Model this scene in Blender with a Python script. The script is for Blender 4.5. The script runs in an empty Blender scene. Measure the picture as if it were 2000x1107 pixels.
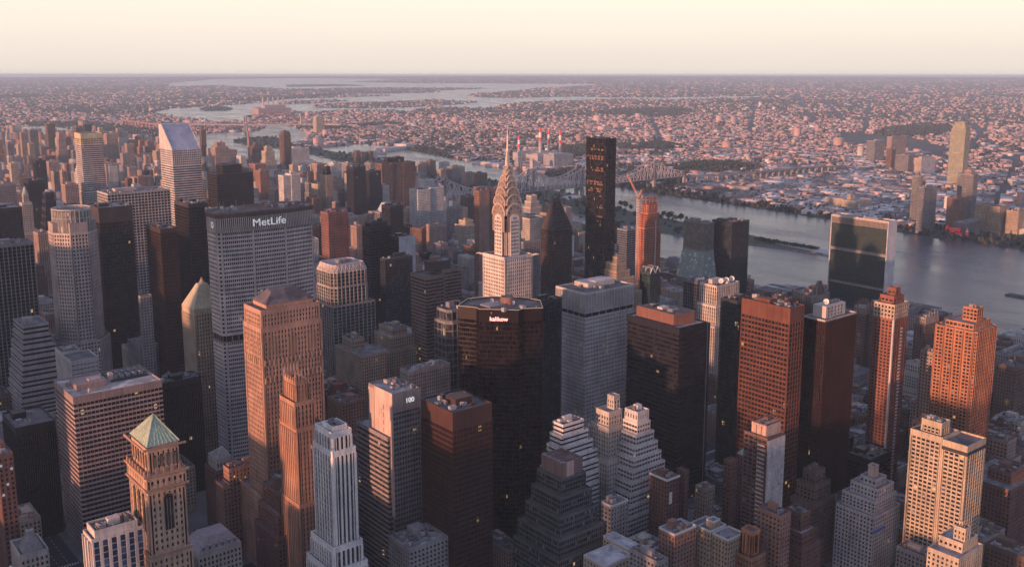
import bpy, math, random
import numpy as np
from mathutils import Vector
R = math.radians
S = bpy.context.scene
C = S.collection
# ------------------------------------------------------------------ camera
# x runs along the cross streets (away from the sunset), y along the avenues, metres, street level z = 0
cam = bpy.data.cameras.new('camera'); co = bpy.data.objects.new('camera', cam); C.objects.link(co)
cam.lens = 36 * 1935 / 2000; cam.sensor_width = 36; cam.shift_y = -82.5 / 2000
cam.clip_start = 1; cam.clip_end = 200000
CAM = Vector((0, 0, 375))
co.location = CAM; co.rotation_euler = (R(80), 0, R(-39))
S.camera = co
# ------------------------------------------------------------------ light
SUN_EL, SUN_OFF = 5.5, 7.0                      # degrees above horizon, degrees turned from -x towards -y
sd = Vector((-math.cos(R(SUN_OFF)) * math.cos(R(SUN_EL)), -math.sin(R(SUN_OFF)) * math.cos(R(SUN_EL)), math.sin(R(SUN_EL))))
sl = bpy.data.lights.new('sun', 'SUN'); so = bpy.data.objects.new('sun', sl); C.objects.link(so)
sl.energy = 5.0; sl.angle = R(0.6); sl.color = (1, .475, .275)
so.rotation_euler = (-sd).to_track_quat('-Z', 'Y').to_euler(); so.location = (-300, -100, 900)
W = bpy.data.worlds.new('World'); S.world = W; W.use_nodes = True
nt = W.node_tree; nt.nodes.clear()
def wn(t, **k):
    n = nt.nodes.new(t)
    for a, b in k.items(): setattr(n, a, b)
    return n
sky = wn('ShaderNodeTexSky', sky_type='NISHITA', sun_disc=False, sun_elevation=R(SUN_EL), air_density=1.2, dust_density=3.0, ozone_density=1.5)
sky.sun_rotation = math.atan2(sd.x, sd.y)
bg1 = wn('ShaderNodeBackground'); bg1.inputs[1].default_value = .05
nt.links.new(sky.outputs[0], bg1.inputs[0])
tc = wn('ShaderNodeTexCoord'); sx = wn('ShaderNodeSeparateXYZ'); nt.links.new(tc.outputs['Generated'], sx.inputs[0])
nz = wn('ShaderNodeTexNoise'); nz.inputs['Scale'].default_value = 3.0; nz.inputs['Detail'].default_value = 4
mp = wn('ShaderNodeMapping'); mp.inputs['Scale'].default_value = (1, 1, 14); nt.links.new(tc.outputs['Generated'], mp.inputs[0]); nt.links.new(mp.outputs[0], nz.inputs[0])
ma = wn('ShaderNodeMath', operation='MULTIPLY_ADD'); nt.links.new(nz.outputs[0], ma.inputs[0]); ma.inputs[1].default_value = .02
nt.links.new(sx.outputs[2], ma.inputs[2])
cr = wn('ShaderNodeValToRGB'); nt.links.new(ma.outputs[0], cr.inputs[0])
el = cr.color_ramp.elements
el[0].position = 0.0; el[0].color = (0.722, 0.636, 0.568, 1)
el[1].position = 1.0; el[1].color = (0.165, 0.205, 0.410, 1)
for p, c in ((.02, (0.757, 0.666, 0.593)), (.045, (0.812, 0.722, 0.636)), (.08, (0.840, 0.752, 0.664)), (.14, (0.757, 0.662, 0.593)), (.27, (0.413, 0.370, 0.447)), (.5, (0.225, 0.255, 0.425))):
    e = el.new(p); e.color = (*c, 1)
cr2 = wn('ShaderNodeValToRGB'); nt.links.new(ma.outputs[0], cr2.inputs[0]); e2 = cr2.color_ramp.elements      # the cooler half of the sky behind the viewpoint
e2[0].position = 0.0; e2[0].color = (0.315, 0.335, 0.430, 1); e2[1].position = 1.0; e2[1].color = (0.125, 0.155, 0.310, 1)
for p, c in ((.12, (0.325, 0.350, 0.450)), (.35, (0.210, 0.240, 0.390))):
    e = e2.new(p); e.color = (*c, 1)
dp = wn('ShaderNodeVectorMath', operation='DOT_PRODUCT'); nt.links.new(tc.outputs['Generated'], dp.inputs[0]); dp.inputs[1].default_value = (.63, .777, 0)
mr = wn('ShaderNodeMapRange', interpolation_type='SMOOTHSTEP'); nt.links.new(dp.outputs['Value'], mr.inputs[0]); mr.inputs[1].default_value = -.25; mr.inputs[2].default_value = .6
mx = wn('ShaderNodeMix', data_type='RGBA'); nt.links.new(mr.outputs[0], mx.inputs[0]); nt.links.new(cr2.outputs[0], mx.inputs[6]); nt.links.new(cr.outputs[0], mx.inputs[7])
bg2 = wn('ShaderNodeBackground'); bg2.inputs[1].default_value = 1.0; nt.links.new(mx.outputs[2], bg2.inputs[0])
ad = wn('ShaderNodeAddShader'); nt.links.new(bg1.outputs[0], ad.inputs[0]); nt.links.new(bg2.outputs[0], ad.inputs[1])
wo = wn('ShaderNodeOutputWorld'); nt.links.new(ad.outputs[0], wo.inputs[0])
S.view_settings.view_transform = 'Standard'; S.view_settings.look = 'None'; S.view_settings.exposure = .25; S.view_settings.gamma = 1
S.cycles.max_bounces = 8; S.cycles.diffuse_bounces = 2; S.cycles.glossy_bounces = 2; S.cycles.transmission_bounces = 2; S.cycles.volume_bounces = 4
S.cycles.use_denoising = True; S.cycles.caustics_reflective = False; S.cycles.caustics_refractive = False
S.cycles.sample_clamp_indirect = 4

# ------------------------------------------------------------------ materials
MATS = {}
def _m(name):
    m = bpy.data.materials.new(name); m.use_nodes = True; t = m.node_tree; t.nodes.clear()
    o = t.nodes.new('ShaderNodeOutputMaterial'); b = t.nodes.new('ShaderNodeBsdfPrincipled'); t.links.new(b.outputs[0], o.inputs[0])
    return m, t, b
def _n(t, ty, **k):
    n = t.nodes.new(ty)
    for a, b in k.items(): setattr(n, a, b)
    return n
def _mix(t, fac, a, b, mode='MIX'):
    n = _n(t, 'ShaderNodeMix', data_type='RGBA', blend_type=mode)
    for s, v in ((n.inputs[0], fac), (n.inputs[6], a), (n.inputs[7], b)):
        if hasattr(v, 'node'): t.links.new(v, s)
        elif isinstance(v, tuple): s.default_value = (*v, 1) if len(v) == 3 else v
        else: s.default_value = v
    return n.outputs[2]
def _noise(t, vec, scale, detail=4, rough=.6):
    n = _n(t, 'ShaderNodeTexNoise'); n.inputs['Scale'].default_value = scale; n.inputs['Detail'].default_value = detail; n.inputs['Roughness'].default_value = rough
    if vec is not None: t.links.new(vec, n.inputs[0])
    return n.outputs[0]
def _ramp(t, f, stops):
    r = _n(t, 'ShaderNodeValToRGB'); t.links.new(f, r.inputs[0]); e = r.color_ramp.elements
    e[0].position, e[0].color = stops[0][0], (*stops[0][1], 1); e[1].position, e[1].color = stops[-1][0], (*stops[-1][1], 1)
    for p, c in stops[1:-1]: x = e.new(p); x.color = (*c, 1)
    return r.outputs[0]
def wall(c, rough=.85, spec=.3, metal=0.):
    k = ('wall', c, rough, metal)
    if k in MATS: return MATS[k]
    m, t, b = _m('masonry')
    tc = _n(t, 'ShaderNodeTexCoord'); oi = _n(t, 'ShaderNodeObjectInfo')
    va = _n(t, 'ShaderNodeVectorMath', operation='ADD'); t.links.new(tc.outputs['Object'], va.inputs[0]); t.links.new(oi.outputs['Location'], va.inputs[1])
    f1 = _noise(t, va.outputs[0], .06, 6)
    mp = _n(t, 'ShaderNodeMapping'); mp.inputs['Scale'].default_value = (.9, .9, .035); t.links.new(va.outputs[0], mp.inputs[0])
    f2 = _noise(t, mp.outputs[0], 1.0, 3)
    f3 = _noise(t, va.outputs[0], 1.3, 3)
    col = _mix(t, 1.0, c, _ramp(t, f1, ((.3, (.72, .72, .75)), (.7, (1.18, 1.15, 1.12)))), 'MULTIPLY')
    col = _mix(t, 1.0, col, _ramp(t, f2, ((.3, (.70, .69, .68)), (.55, (1.06, 1.06, 1.06)))), 'MULTIPLY')
    col = _mix(t, 1.0, col, _ramp(t, f3, ((.3, (.88, .88, .88)), (.7, (1.1, 1.1, 1.1)))), 'MULTIPLY')
    t.links.new(col, b.inputs['Base Color']); b.inputs['Roughness'].default_value = rough; b.inputs['Metallic'].default_value = metal
    b.inputs['Specular IOR Level'].default_value = spec
    MATS[k] = m; return m
def glass(c, fl=3.8, bay=2.4, lit=.0015, rough=.14, spec=.36, var=.6, blind=.05):
    k = ('glass', c, fl, bay, lit, rough, spec, var, blind)
    if k in MATS: return MATS[k]
    m, t, b = _m('window_glass')
    tc = _n(t, 'ShaderNodeTexCoord'); oi = _n(t, 'ShaderNodeObjectInfo')
    d = _n(t, 'ShaderNodeVectorMath', operation='DIVIDE'); t.links.new(tc.outputs['Object'], d.inputs[0]); d.inputs[1].default_value = (bay, bay, fl)
    f = _n(t, 'ShaderNodeVectorMath', operation='FLOOR'); t.links.new(d.outputs[0], f.inputs[0])
    a = _n(t, 'ShaderNodeVectorMath', operation='ADD'); t.links.new(f.outputs[0], a.inputs[0]); t.links.new(oi.outputs['Random'], a.inputs[1])
    w = _n(t, 'ShaderNodeTexWhiteNoise', noise_dimensions='3D'); t.links.new(a.outputs[0], w.inputs[0])
    lo = tuple(x * (1 - var * .5) for x in c); hi = tuple(min(.5, x * (1 + var) + .015) for x in c); bl = tuple(min(.6, x * 2.2 + (blind if max(c) > .027 else min(blind, .015))) for x in c)
    col = _ramp(t, w.outputs[0], ((0, lo), (.5, c), (.86, hi), (.93, bl), (1.0, bl)))
    t.links.new(col, b.inputs['Base Color']); b.inputs['Roughness'].default_value = rough; b.inputs['Specular IOR Level'].default_value = spec
    s = _n(t, 'ShaderNodeMath', operation='GREATER_THAN'); s.inputs[1].default_value = 1 - lit
    w2 = _n(t, 'ShaderNodeTexWhiteNoise', noise_dimensions='3D')
    a2 = _n(t, 'ShaderNodeVectorMath', operation='ADD'); t.links.new(a.outputs[0], a2.inputs[0]); a2.inputs[1].default_value = (7.7, 3.3, 5.1)
    t.links.new(a2.outputs[0], w2.inputs[0]); t.links.new(w2.outputs[0], s.inputs[0])
    b.inputs['Emission Color'].default_value = (1, .62, .25, 1)
    e = _n(t, 'ShaderNodeMath', operation='MULTIPLY'); t.links.new(s.outputs[0], e.inputs[0]); e.inputs[1].default_value = .45
    t.links.new(e.outputs[0], b.inputs['Emission Strength'])
    MATS[k] = m; return m
def plain(c, rough=.7, metal=0., emit=None, es=1., spec=.4):
    k = ('plain', c, rough, metal, emit, es)
    if k in MATS: return MATS[k]
    m, t, b = _m('paint')
    tc = _n(t, 'ShaderNodeTexCoord'); f = _noise(t, tc.outputs['Object'], .5, 4)
    t.links.new(_mix(t, 1.0, c, _ramp(t, f, ((.3, (.85, .85, .85)), (.7, (1.1, 1.1, 1.1)))), 'MULTIPLY'), b.inputs['Base Color'])
    b.inputs['Roughness'].default_value = rough; b.inputs['Metallic'].default_value = metal; b.inputs['Specular IOR Level'].default_value = spec
    if emit: b.inputs['Emission Color'].default_value = (*emit, 1); b.inputs['Emission Strength'].default_value = es
    MATS[k] = m; return m
def roofm(c):
    k = ('roof', c)
    if k in MATS: return MATS[k]
    m, t, b = _m('roofing')
    tc = _n(t, 'ShaderNodeTexCoord'); oi = _n(t, 'ShaderNodeObjectInfo')
    va = _n(t, 'ShaderNodeVectorMath', operation='ADD'); t.links.new(tc.outputs['Object'], va.inputs[0]); t.links.new(oi.outputs['Location'], va.inputs[1])
    v = _n(t, 'ShaderNodeTexVoronoi'); v.inputs['Scale'].default_value = .12; t.links.new(va.outputs[0], v.inputs[0])
    col = _mix(t, 1.0, c, _ramp(t, _noise(t, va.outputs[0], .15, 6), ((.3, (.62, .62, .64)), (.7, (1.3, 1.28, 1.25)))), 'MULTIPLY')
    bw = _n(t, 'ShaderNodeRGBToBW'); t.links.new(v.outputs['Color'], bw.inputs[0])
    col = _mix(t, 1.0, col, _ramp(t, bw.outputs[0], ((.25, (.68, .68, .70)), (.75, (1.25, 1.24, 1.22)))), 'MULTIPLY')
    t.links.new(col, b.inputs['Base Color']); b.inputs['Roughness'].default_value = .9
    MATS[k] = m; return m
LIT = plain((.3, .2, .1), .5, 0, (1, .6, .22), .5)
LITW = plain((.4, .4, .4), .5, 0, (.9, .95, 1.0), .25)
DARKG = glass((.02, .022, .028)); METAL = wall((.30, .30, .32), .5, .5, .3); DARKM = wall((.05, .05, .055), .6)
ROOFS = [roofm((.22, .21, .21)), roofm((.12, .115, .12)), roofm((.36, .35, .35)), roofm((.17, .15, .145))]

# ------------------------------------------------------------------ mesh helpers
class MB:
    def __init__(s): s.v = []; s.f = []; s.m = []; s.sl = []
    def mi(s, mat):
        if mat not in s.sl: s.sl.append(mat)
        return s.sl.index(mat)
    def quad(s, a, b, c, d, mat):
        n = len(s.v); s.v += [tuple(a), tuple(b), tuple(c), tuple(d)]; s.f.append((n, n+1, n+2, n+3)); s.m.append(s.mi(mat))
    def poly(s, pts, mat):
        n = len(s.v); s.v += [tuple(p) for p in pts]; s.f.append(tuple(range(n, n + len(pts)))); s.m.append(s.mi(mat))
    def hexa(s, p, mat):               # p: 4 bottom ccw + 4 top
        n = len(s.v); s.v += [tuple(q) for q in p]; k = s.mi(mat)
        for f in ((3, 2, 1, 0), (4, 5, 6, 7), (0, 1, 5, 4), (1, 2, 6, 5), (2, 3, 7, 6), (3, 0, 4, 7)):
            s.f.append(tuple(n + i for i in f)); s.m.append(k)
    def box(s, x0, y0, z0, x1, y1, z1, mat):
        s.hexa([(x0, y0, z0), (x1, y0, z0), (x1, y1, z0), (x0, y1, z0), (x0, y0, z1), (x1, y0, z1), (x1, y1, z1), (x0, y1, z1)], mat)
    def slab(s, o, t, n, s0, s1, n0, n1, z0, z1, mat):   # box along t (from o), outward n
        P = lambda a, b: (o[0] + t[0]*a + n[0]*b, o[1] + t[1]*a + n[1]*b)
        q = [P(s0, n1), P(s1, n1), P(s1, n0), P(s0, n0)]
        s.hexa([(*a, z0) for a in q] + [(*a, z1) for a in q], mat)
    def prism(s, poly, z0, z1, mat, top=None, poly2=None):
        p2 = poly2 or poly; n = len(poly)
        for i in range(n):
            j = (i + 1) % n
            s.quad((*poly[i], z0), (*poly[j], z0), (*p2[j], z1), (*p2[i], z1), mat)
        s.poly([(*p, z1) for p in p2], top or mat)
    def cyl(s, x, y, r, z0, z1, mat, seg=12, r2=None, top=None):
        r2 = r if r2 is None else r2
        a = [(x + r*math.cos(2*math.pi*i/seg), y + r*math.sin(2*math.pi*i/seg)) for i in range(seg)]
        b = [(x + r2*math.cos(2*math.pi*i/seg), y + r2*math.sin(2*math.pi*i/seg)) for i in range(seg)]
        s.prism(a, z0, z1, mat, top, b)
    def bar(s, a, b, w, mat, h=None):
        a = Vector(a); b = Vector(b); d = (b - a).normalized(); u = Vector((0, 0, 1)) if abs(d.z) < .95 else Vector((1, 0, 0))
        x = d.cross(u).normalized() * w / 2; y = x.cross(d).normalized() * (h or w) / 2
        s.hexa([a-x-y, a+x-y, a+x+y, a-x+y, b-x-y, b+x-y, b+x+y, b-x+y], mat)
    def build(s, name, parent=None, loc=None, smooth=False):
        me = bpy.data.meshes.new(name); me.from_pydata(s.v, [], s.f)
        for m in s.sl: me.materials.append(m)
        if len(s.sl) > 1: me.polygons.foreach_set('material_index', s.m)
        if smooth: me.polygons.foreach_set('use_smooth', [True] * len(s.f))
        o = bpy.data.objects.new(name, me); C.objects.link(o)
        if parent: o.parent = parent
        if loc: o.location = loc
        return o
def tag(o, label=None, cat=None, group=None, kind=None):
    if label: o['label'] = label
    if cat: o['category'] = cat
    if group: o['group'] = group
    if kind: o['kind'] = kind
    return o
def empty(name, label, cat, loc, group=None, rz=0):
    o = bpy.data.objects.new(name, None); C.objects.link(o); o.location = loc; o.rotation_euler.z = rz; o.empty_display_size = 1
    return tag(o, label, cat, group)
def rect(x0, y0, x1, y1): return [(x0, y0), (x1, y0), (x1, y1), (x0, y1)]
def inset(poly, d):
    n = len(poly); out = []
    for i in range(n):
        a, b, c = poly[i-1], poly[i], poly[(i+1) % n]
        t1 = Vector((b[0]-a[0], b[1]-a[1])).normalized(); t2 = Vector((c[0]-b[0], c[1]-b[1])).normalized()
        n1 = Vector((-t1.y, t1.x)); n2 = Vector((-t2.y, t2.x)); k = 1 + n1.dot(n2)
        v = (n1 + n2) * (d / max(k, .3)); out.append((b[0] + v.x, b[1] + v.y))
    return out
# ------------------------------------------------------------------ facades
def ST(wall_, glass_=None, fl=3.8, bay=3.2, pier=1.0, sp=1.5, top=2.5, base=5, po=.18, so=0., span=None, corner=0., pp=1, inset_=.5):
    return dict(wall=wall_, glass=glass_ or DARKG, fl=fl, bay=bay, pier=pier, sp=sp, top=top, base=base, po=po, so=so, span=span or wall_, corner=corner, pp=pp, inn=inset_)
def facade(mb, poly, z0, z1, st, root, panes=None, cap_top=True, base=None):
    n = len(poly); H = z1 - z0; top = st['top'] if cap_top else .4; bs = st['base'] if base is None else base
    inn = st['inn']
    for i in range(n):
        a = Vector(poly[i]); b = Vector(poly[(i+1) % n]); L = (b - a).length
        if L < .8: continue
        t = (b - a) / L; nn = Vector((t.y, -t.x))
        mid = (a + b) / 2; vis = nn.dot(Vector((CAM.x - root[0] - mid.x, CAM.y - root[1] - mid.y))) > 0
        e = .01 + .003 * (i % 2)
        if H - bs - top < 2.5:
            mb.slab(a, t, nn, e, L - e, -inn, st['so'], z0, z1, st['wall']); continue
        zb, zt = z0 + bs, z1 - top
        mb.slab(a, t, nn, e, L - e, -inn, st['so'] + .01, zt, z1, st['wall'])
        if bs > .3: mb.slab(a, t, nn, e, L - e, -inn, st['so'] + .01, z0, zb, st['wall'])
        nf = max(1, round((zt - zb) / st['fl'])); fh = (zt - zb) / nf
        if not vis: nf2, f2 = max(1, nf // 2), None
        sp = st['sp'] * fh / st['fl']
        c = st['corner']
        if sp > .05:
            for k in range(nf):
                z = zb + k * fh
                mb.slab(a, t, nn, e + c, L - e - c, -inn, st['so'], z, z + sp, st['span'])
        if c > 0:
            mb.slab(a, t, nn, e, c, -inn, st['po'], z0, zt, st['wall']); mb.slab(a, t, nn, L - c, L - e, -inn, st['po'], z0, zt, st['wall'])
        if st['pier'] > .02:
            nb = max(1, round((L - 2*c) / st['bay'])); bw = (L - 2*c) / nb; pw = st['pier'] / 2
            for k in range(nb + 1):
                if not vis and k not in (0, nb): continue
                s0 = max(e, c + k*bw - pw); s1 = min(L - e, c + k*bw + pw)
                if s1 - s0 < .05: continue
                mb.slab(a, t, nn, s0, s1, -inn, st['po'], z0, zt, st['wall'])
            if panes is not None and vis:
                for k in range(nb):
                    s0 = c + k*bw + pw; s1 = c + (k+1)*bw - pw
                    for f in range(nf):
                        zz = zb + f*fh + sp; zy = zb + (f+1)*fh
                        p = a + t*s0 - nn*(inn - .12); q = a + t*s1 - nn*(inn - .12)
                        panes.append(((p.x, p.y, zz), (q.x, q.y, zz), (q.x, q.y, zy), (p.x, p.y, zy)))
        elif panes is not None and vis:
            for f in range(nf):
                zz = zb + f*fh + sp; zy = zb + (f+1)*fh
                p = a + t*(c + .3) - nn*(inn - .12); q = a + t*(L - c - .3) - nn*(inn - .12)
                panes.append(((p.x, p.y, zz), (q.x, q.y, zz), (q.x, q.y, zy), (p.x, p.y, zy)))
PM = [glass((.018, .02, .026), lit=0), glass((.03, .032, .04), lit=0, rough=.2), glass((.10, .10, .105), lit=0, rough=.3), LIT]
def put_panes(root, panes, cap, rng, lit=.008, pm=None):
    if not panes: return
    pm = pm or PM
    o = Vector(root.location)
    def size(q):
        c = (Vector(q[0]) + Vector(q[2])) / 2 + o; d = (c - CAM).length
        return -(Vector(q[1]) - Vector(q[0])).length * (q[2][2] - q[0][2]) / d**2
    panes = sorted(panes, key=size)
    rest = MB()
    for i, q in enumerate(panes):
        r = rng.random(); mat = pm[3] if r < lit else pm[2] if r < .09 else pm[1] if r < .35 else pm[0]
        if i < cap:
            m = MB(); m.quad(*q, mat); m.build('lit_or_reflecting_window' if mat is LIT else 'window', root)
        else: rest.quad(*q, mat)
    if rest.f: tag(rest.build('window', root), kind='stuff')
# ------------------------------------------------------------------ roof furniture
def water_tank(root, x, y, z, r=2.2, h=4.2):
    m = MB(); w = wall((.16, .11, .085), .9)
    m.cyl(x, y, r, z + 3, z + 3 + h, w, 14, r * .95); b = m.build('water_tank', root)
    l = MB(); l.cyl(x, y, r * 1.06, z + 3 + h, z + 4.6 + h, wall((.10, .09, .085)), 14, .15); l.build('lid', b)
    for dx, dy in ((1, 1), (1, -1), (-1, 1), (-1, -1)):
        l = MB(); l.bar((x + dx*r*.62, y + dy*r*.62, z), (x + dx*r*.6, y + dy*r*.6, z + 3), .3, DARKM); l.build('leg', b)
def dish(root, x, y, z, r=2.2, az=0., mat=None, name='satellite_dish'):
    m = MB(); mat = mat or plain((.8, .78, .75), .5); u = Vector((-math.sin(az), -math.cos(az), .35)).normalized()
    s = u.cross(Vector((0, 0, 1))).normalized(); w = s.cross(u); c = Vector((x, y, z + r + .8)); n = 14
    rings = [(0, -.28*r), (.6*r, -.18*r), (r, .05*r)]
    pts = [[c + s*(q*math.cos(2*math.pi*i/n)) + w*(q*math.sin(2*math.pi*i/n)) + u*d for i in range(n)] for q, d in rings]
    for k in range(2):
        for i in range(n):
            j = (i+1) % n; m.quad(pts[k][i], pts[k][j], pts[k+1][j], pts[k+1][i], mat)
    m.bar((x, y, z), c, .4, METAL); m.bar(c, c + u*r*.8, .15, METAL)
    m.build(name, root)
def unit_box(root, x, y, z, w, d, h, mat, name='rooftop_unit', fan=False, cap=True):
    m = MB(); m.box(x, y, z, x+w, y+d, z+h, mat)
    if cap and min(w, d) > 1.5: m.box(x-.12, y-.12, z+h, x+w+.12, y+d+.12, z+h+.25, mat)
    o = m.build(name, root)
    if fan:
        f = MB(); r = min(w, d) * .42
        for k in range(max(1, int(max(w, d) / (2.3*r)))):
            cx, cy = (x + r*1.2 + k*2.3*r, y + d/2) if w > d else (x + w/2, y + r*1.2 + k*2.3*r)
            f.cyl(cx, cy, r, z+h+.25, z+h+.9, METAL, 12, r*.9, DARKM)
        f.build('fan', o)
    return o
def clutter(root, x0, y0, x1, y1, z, n, rng, tank=0, pent=True, wallm=None):
    w, d = x1-x0, y1-y0
    if w < 5 or d < 5: return
    n = int(n * 1.7 + .5)
    wm = wallm or METAL
    pl = []
    if pent:
        pw, pd = w*rng.uniform(.25, .45), d*rng.uniform(.25, .45); px, py = x0 + rng.uniform(.15, .9)*(w-pw)*.9, y0 + rng.uniform(.3, .9)*(d-pd)
        unit_box(root, px, py, z, pw, pd, rng.uniform(3, 5.5), wm, 'penthouse'); pl.append((px, py, px+pw, py+pd))
    for i in range(n):
        a, b, h = rng.uniform(1.5, 5), rng.uniform(1.5, 5), rng.uniform(1.1, 3.0)
        for _ in range(8):
            x, y = rng.uniform(x0+.8, max(x0+.9, x1-a-.8)), rng.uniform(y0+.8, max(y0+.9, y1-b-.8))
            if x+a < x1 and y+b < y1 and all(x > q[2]+.3 or x+a < q[0]-.3 or y > q[3]+.3 or y+b < q[1]-.3 for q in pl): break
        else: continue
        pl.append((x, y, x+a, y+b))
        unit_box(root, x, y, z, a, b, h, rng.choice([METAL, wall((.42, .42, .42)), wall((.18, .18, .19)), wm]), 'rooftop_unit', rng.random() < .4)
    for i in range(n):
        a = rng.uniform(3, max(3.2, min(w, d)*.5)); x, y = rng.uniform(x0+.5, x1-1.5), rng.uniform(y0+.5, y1-1.5); m = MB()
        if rng.random() < .5:
            if rng.random() < .5: m.box(x, y, z, min(x+a, x1), y+.7, z+.8, METAL)
            else: m.box(x, y, z, x+.7, min(y+a, y1), z+.8, METAL)
            m.build('duct', root)
        else: m.cyl(x, y, .35, z, z+rng.uniform(1, 2.6), METAL, 8, .35, DARKM); m.build('vent_pipe', root)
    for i in range(tank):
        for _ in range(10):
            x, y = rng.uniform(x0+3, max(x0+3.1, x1-3)), rng.uniform(y0+3, max(y0+3.1, y1-3))
            if all(x-2.5 > q[2] or x+2.5 < q[0] or y-2.5 > q[3] or y+2.5 < q[1] for q in pl): break
        else: continue
        pl.append((x-2.5, y-2.5, x+2.5, y+2.5))
        water_tank(root, x, y, z)
def roof_on(root, poly, z, st, rm, par=1.1, th=.45, coping=None):
    r = MB(); r.poly([(*p, z - .05) for p in inset(poly, .1)], rm); r.build('roof', root)
    if par > 0:
        m = MB(); ip = inset(poly, th); op = inset(poly, -st['so'] - .06); k = coping or st['wall']; n = len(poly)
        for i in range(n):
            j = (i+1) % n
            m.quad((*op[i], z - .3), (*op[j], z - .3), (*op[j], z + par), (*op[i], z + par), k)
            m.quad((*ip[j], z - .3), (*ip[i], z - .3), (*ip[i], z + par), (*ip[j], z + par), k)
            m.quad((*op[i], z + par), (*op[j], z + par), (*ip[j], z + par), (*ip[i], z + par), k)
        m.build('parapet', root)
def tower(name, label, x, y, tiers, st, cat='office tower', group=None, clut=4, cap=0, tank=0, pent=True, rm=None, seed=0, lit=.003, par=1.1, coping=None, pm=None, rz=0):
    """tiers: (poly, z0, z1[, style]) from the ground up"""
    rng = random.Random(seed * 7919 + int(x * 13 + y * 7))
    root = empty(name, label, cat, (x, y, 0), group, rz); loc = (x, y)
    f = MB(); g = MB(); panes = [] if cap else None
    rm = rm or rng.choice(ROOFS)
    for i, T in enumerate(tiers):
        poly, z0, z1 = T[:3]; s = T[3] if len(T) > 3 and T[3] else st
        facade(f, poly, z0, z1, s, loc, panes, base=None if i == 0 else .6)
        g.prism(inset(poly, s['inn'] - .06), z0, z1 - .6, s['glass'])
        roof_on(root, poly, z1, s, rm, par, coping=coping)
    f.build('facade', root); g.build('glazing', root)
    if cap: put_panes(root, panes, cap, rng, lit, pm)
    P = tiers[-1][0]; xs = [p[0] for p in P]; ys = [p[1] for p in P]
    if clut or pent: clutter(root, min(xs)+1, min(ys)+1, max(xs)-1, max(ys)-1, tiers[-1][2], clut, rng, tank, pent, st['wall'])
    return root
def octo(w, d, c, c2=None):
    c2 = c if c2 is None else c2
    return [(c, 0), (w-c, 0), (w, c2), (w, d-c2), (w-c, d), (c, d), (0, d-c2), (0, c2)]
def lettering(text, root, loc, size, rot, mat, name='lettering', depth=.25, stretch=1.0, bold=0.):
    cu = bpy.data.curves.new(name, 'FONT'); cu.body = text; cu.size = size; cu.extrude = depth; cu.align_x = 'CENTER'; cu.align_y = 'CENTER'; cu.offset = bold
    t = bpy.data.objects.new(name + '_text', cu); C.objects.link(t)
    dg = bpy.context.evaluated_depsgraph_get(); me = bpy.data.meshes.new_from_object(t.evaluated_get(dg)); me.name = name
    bpy.data.objects.remove(t); bpy.data.curves.remove(cu)
    me.materials.clear(); me.materials.append(mat)
    o = bpy.data.objects.new(name, me); C.objects.link(o); o.parent = root; o.location = loc; o.rotation_euler = rot; o.scale = (stretch, 1, 1)
    return o
def pyr(mb, x0, y0, x1, y1, z0, z1, mat, f=.02):
    cx, cy = (x0+x1)/2, (y0+y1)/2; hx, hy = (x1-x0)/2*f, (y1-y0)/2*f
    mb.prism(rect(x0, y0, x1, y1), z0, z1, mat, mat, rect(cx-hx, cy-hy, cx+hx, cy+hy))

# ================================================================== the setting
def ground_mat():
    m, t, b = _m('ground')
    tc = _n(t, 'ShaderNodeTexCoord'); v = tc.outputs['Object']
    f = _noise(t, v, .0009, 8, .65); g = _noise(t, v, .02, 5, .7); h = _noise(t, v, .12, 3)
    far = _mix(t, _ramp(t, f, ((.42, (0, 0, 0)), (.58, (1, 1, 1)))), (.075, .070, .075), (.045, .052, .045))
    far = _mix(t, 1.0, far, _ramp(t, g, ((.3, (.6, .6, .6)), (.7, (1.5, 1.4, 1.4)))), 'MULTIPLY')
    far = _mix(t, 1.0, far, _ramp(t, h, ((.3, (.8, .8, .8)), (.7, (1.2, 1.2, 1.2)))), 'MULTIPLY')
    t.links.new(far, b.inputs['Base Color']); b.inputs['Roughness'].default_value = .95
    return m
def water_mat():
    m, t, b = _m('river_water')
    tc = _n(t, 'ShaderNodeTexCoord'); v = tc.outputs['Object']
    b.inputs['Base Color'].default_value = (.085, .088, .105, 1); b.inputs['Roughness'].default_value = .16; b.inputs['IOR'].default_value = 1.333
    mp = _n(t, 'ShaderNodeMapping'); mp.inputs['Rotation'].default_value = (0, 0, .5); mp.inputs['Scale'].default_value = (1, .45, 1); t.links.new(v, mp.inputs[0])
    n1 = _noise(t, mp.outputs[0], .05, 7, .72); n2 = _noise(t, mp.outputs[0], .008, 5)
    t.links.new(_ramp(t, n2, ((.35, (.10, .10, .10)), (.65, (.30, .30, .30)))), b.inputs['Roughness'])
    bp = _n(t, 'ShaderNodeBump'); bp.inputs['Distance'].default_value = 2.5
    mm = _n(t, 'ShaderNodeMath', operation='MULTIPLY'); t.links.new(n2, mm.inputs[0]); mm.inputs[1].default_value = .9
    t.links.new(mm.outputs[0], bp.inputs['Strength']); t.links.new(n1, bp.inputs['Height']); t.links.new(bp.outputs[0], b.inputs['Normal'])
    return m
GM = ground_mat(); WM = water_mat()
def sheet(name, pts, z, mat, kind='structure'):
    m = MB(); m.poly([(p[0], p[1], z) for p in pts], mat); return tag(m.build(name), kind=kind)
sheet('ground', [(39000*math.cos(R(a)), 39000*math.sin(R(a))) for a in range(-12, 103)] + [(-2500, 39000), (-2500, -2500), (39000, -2500)][1:2], 0, GM)
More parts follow.
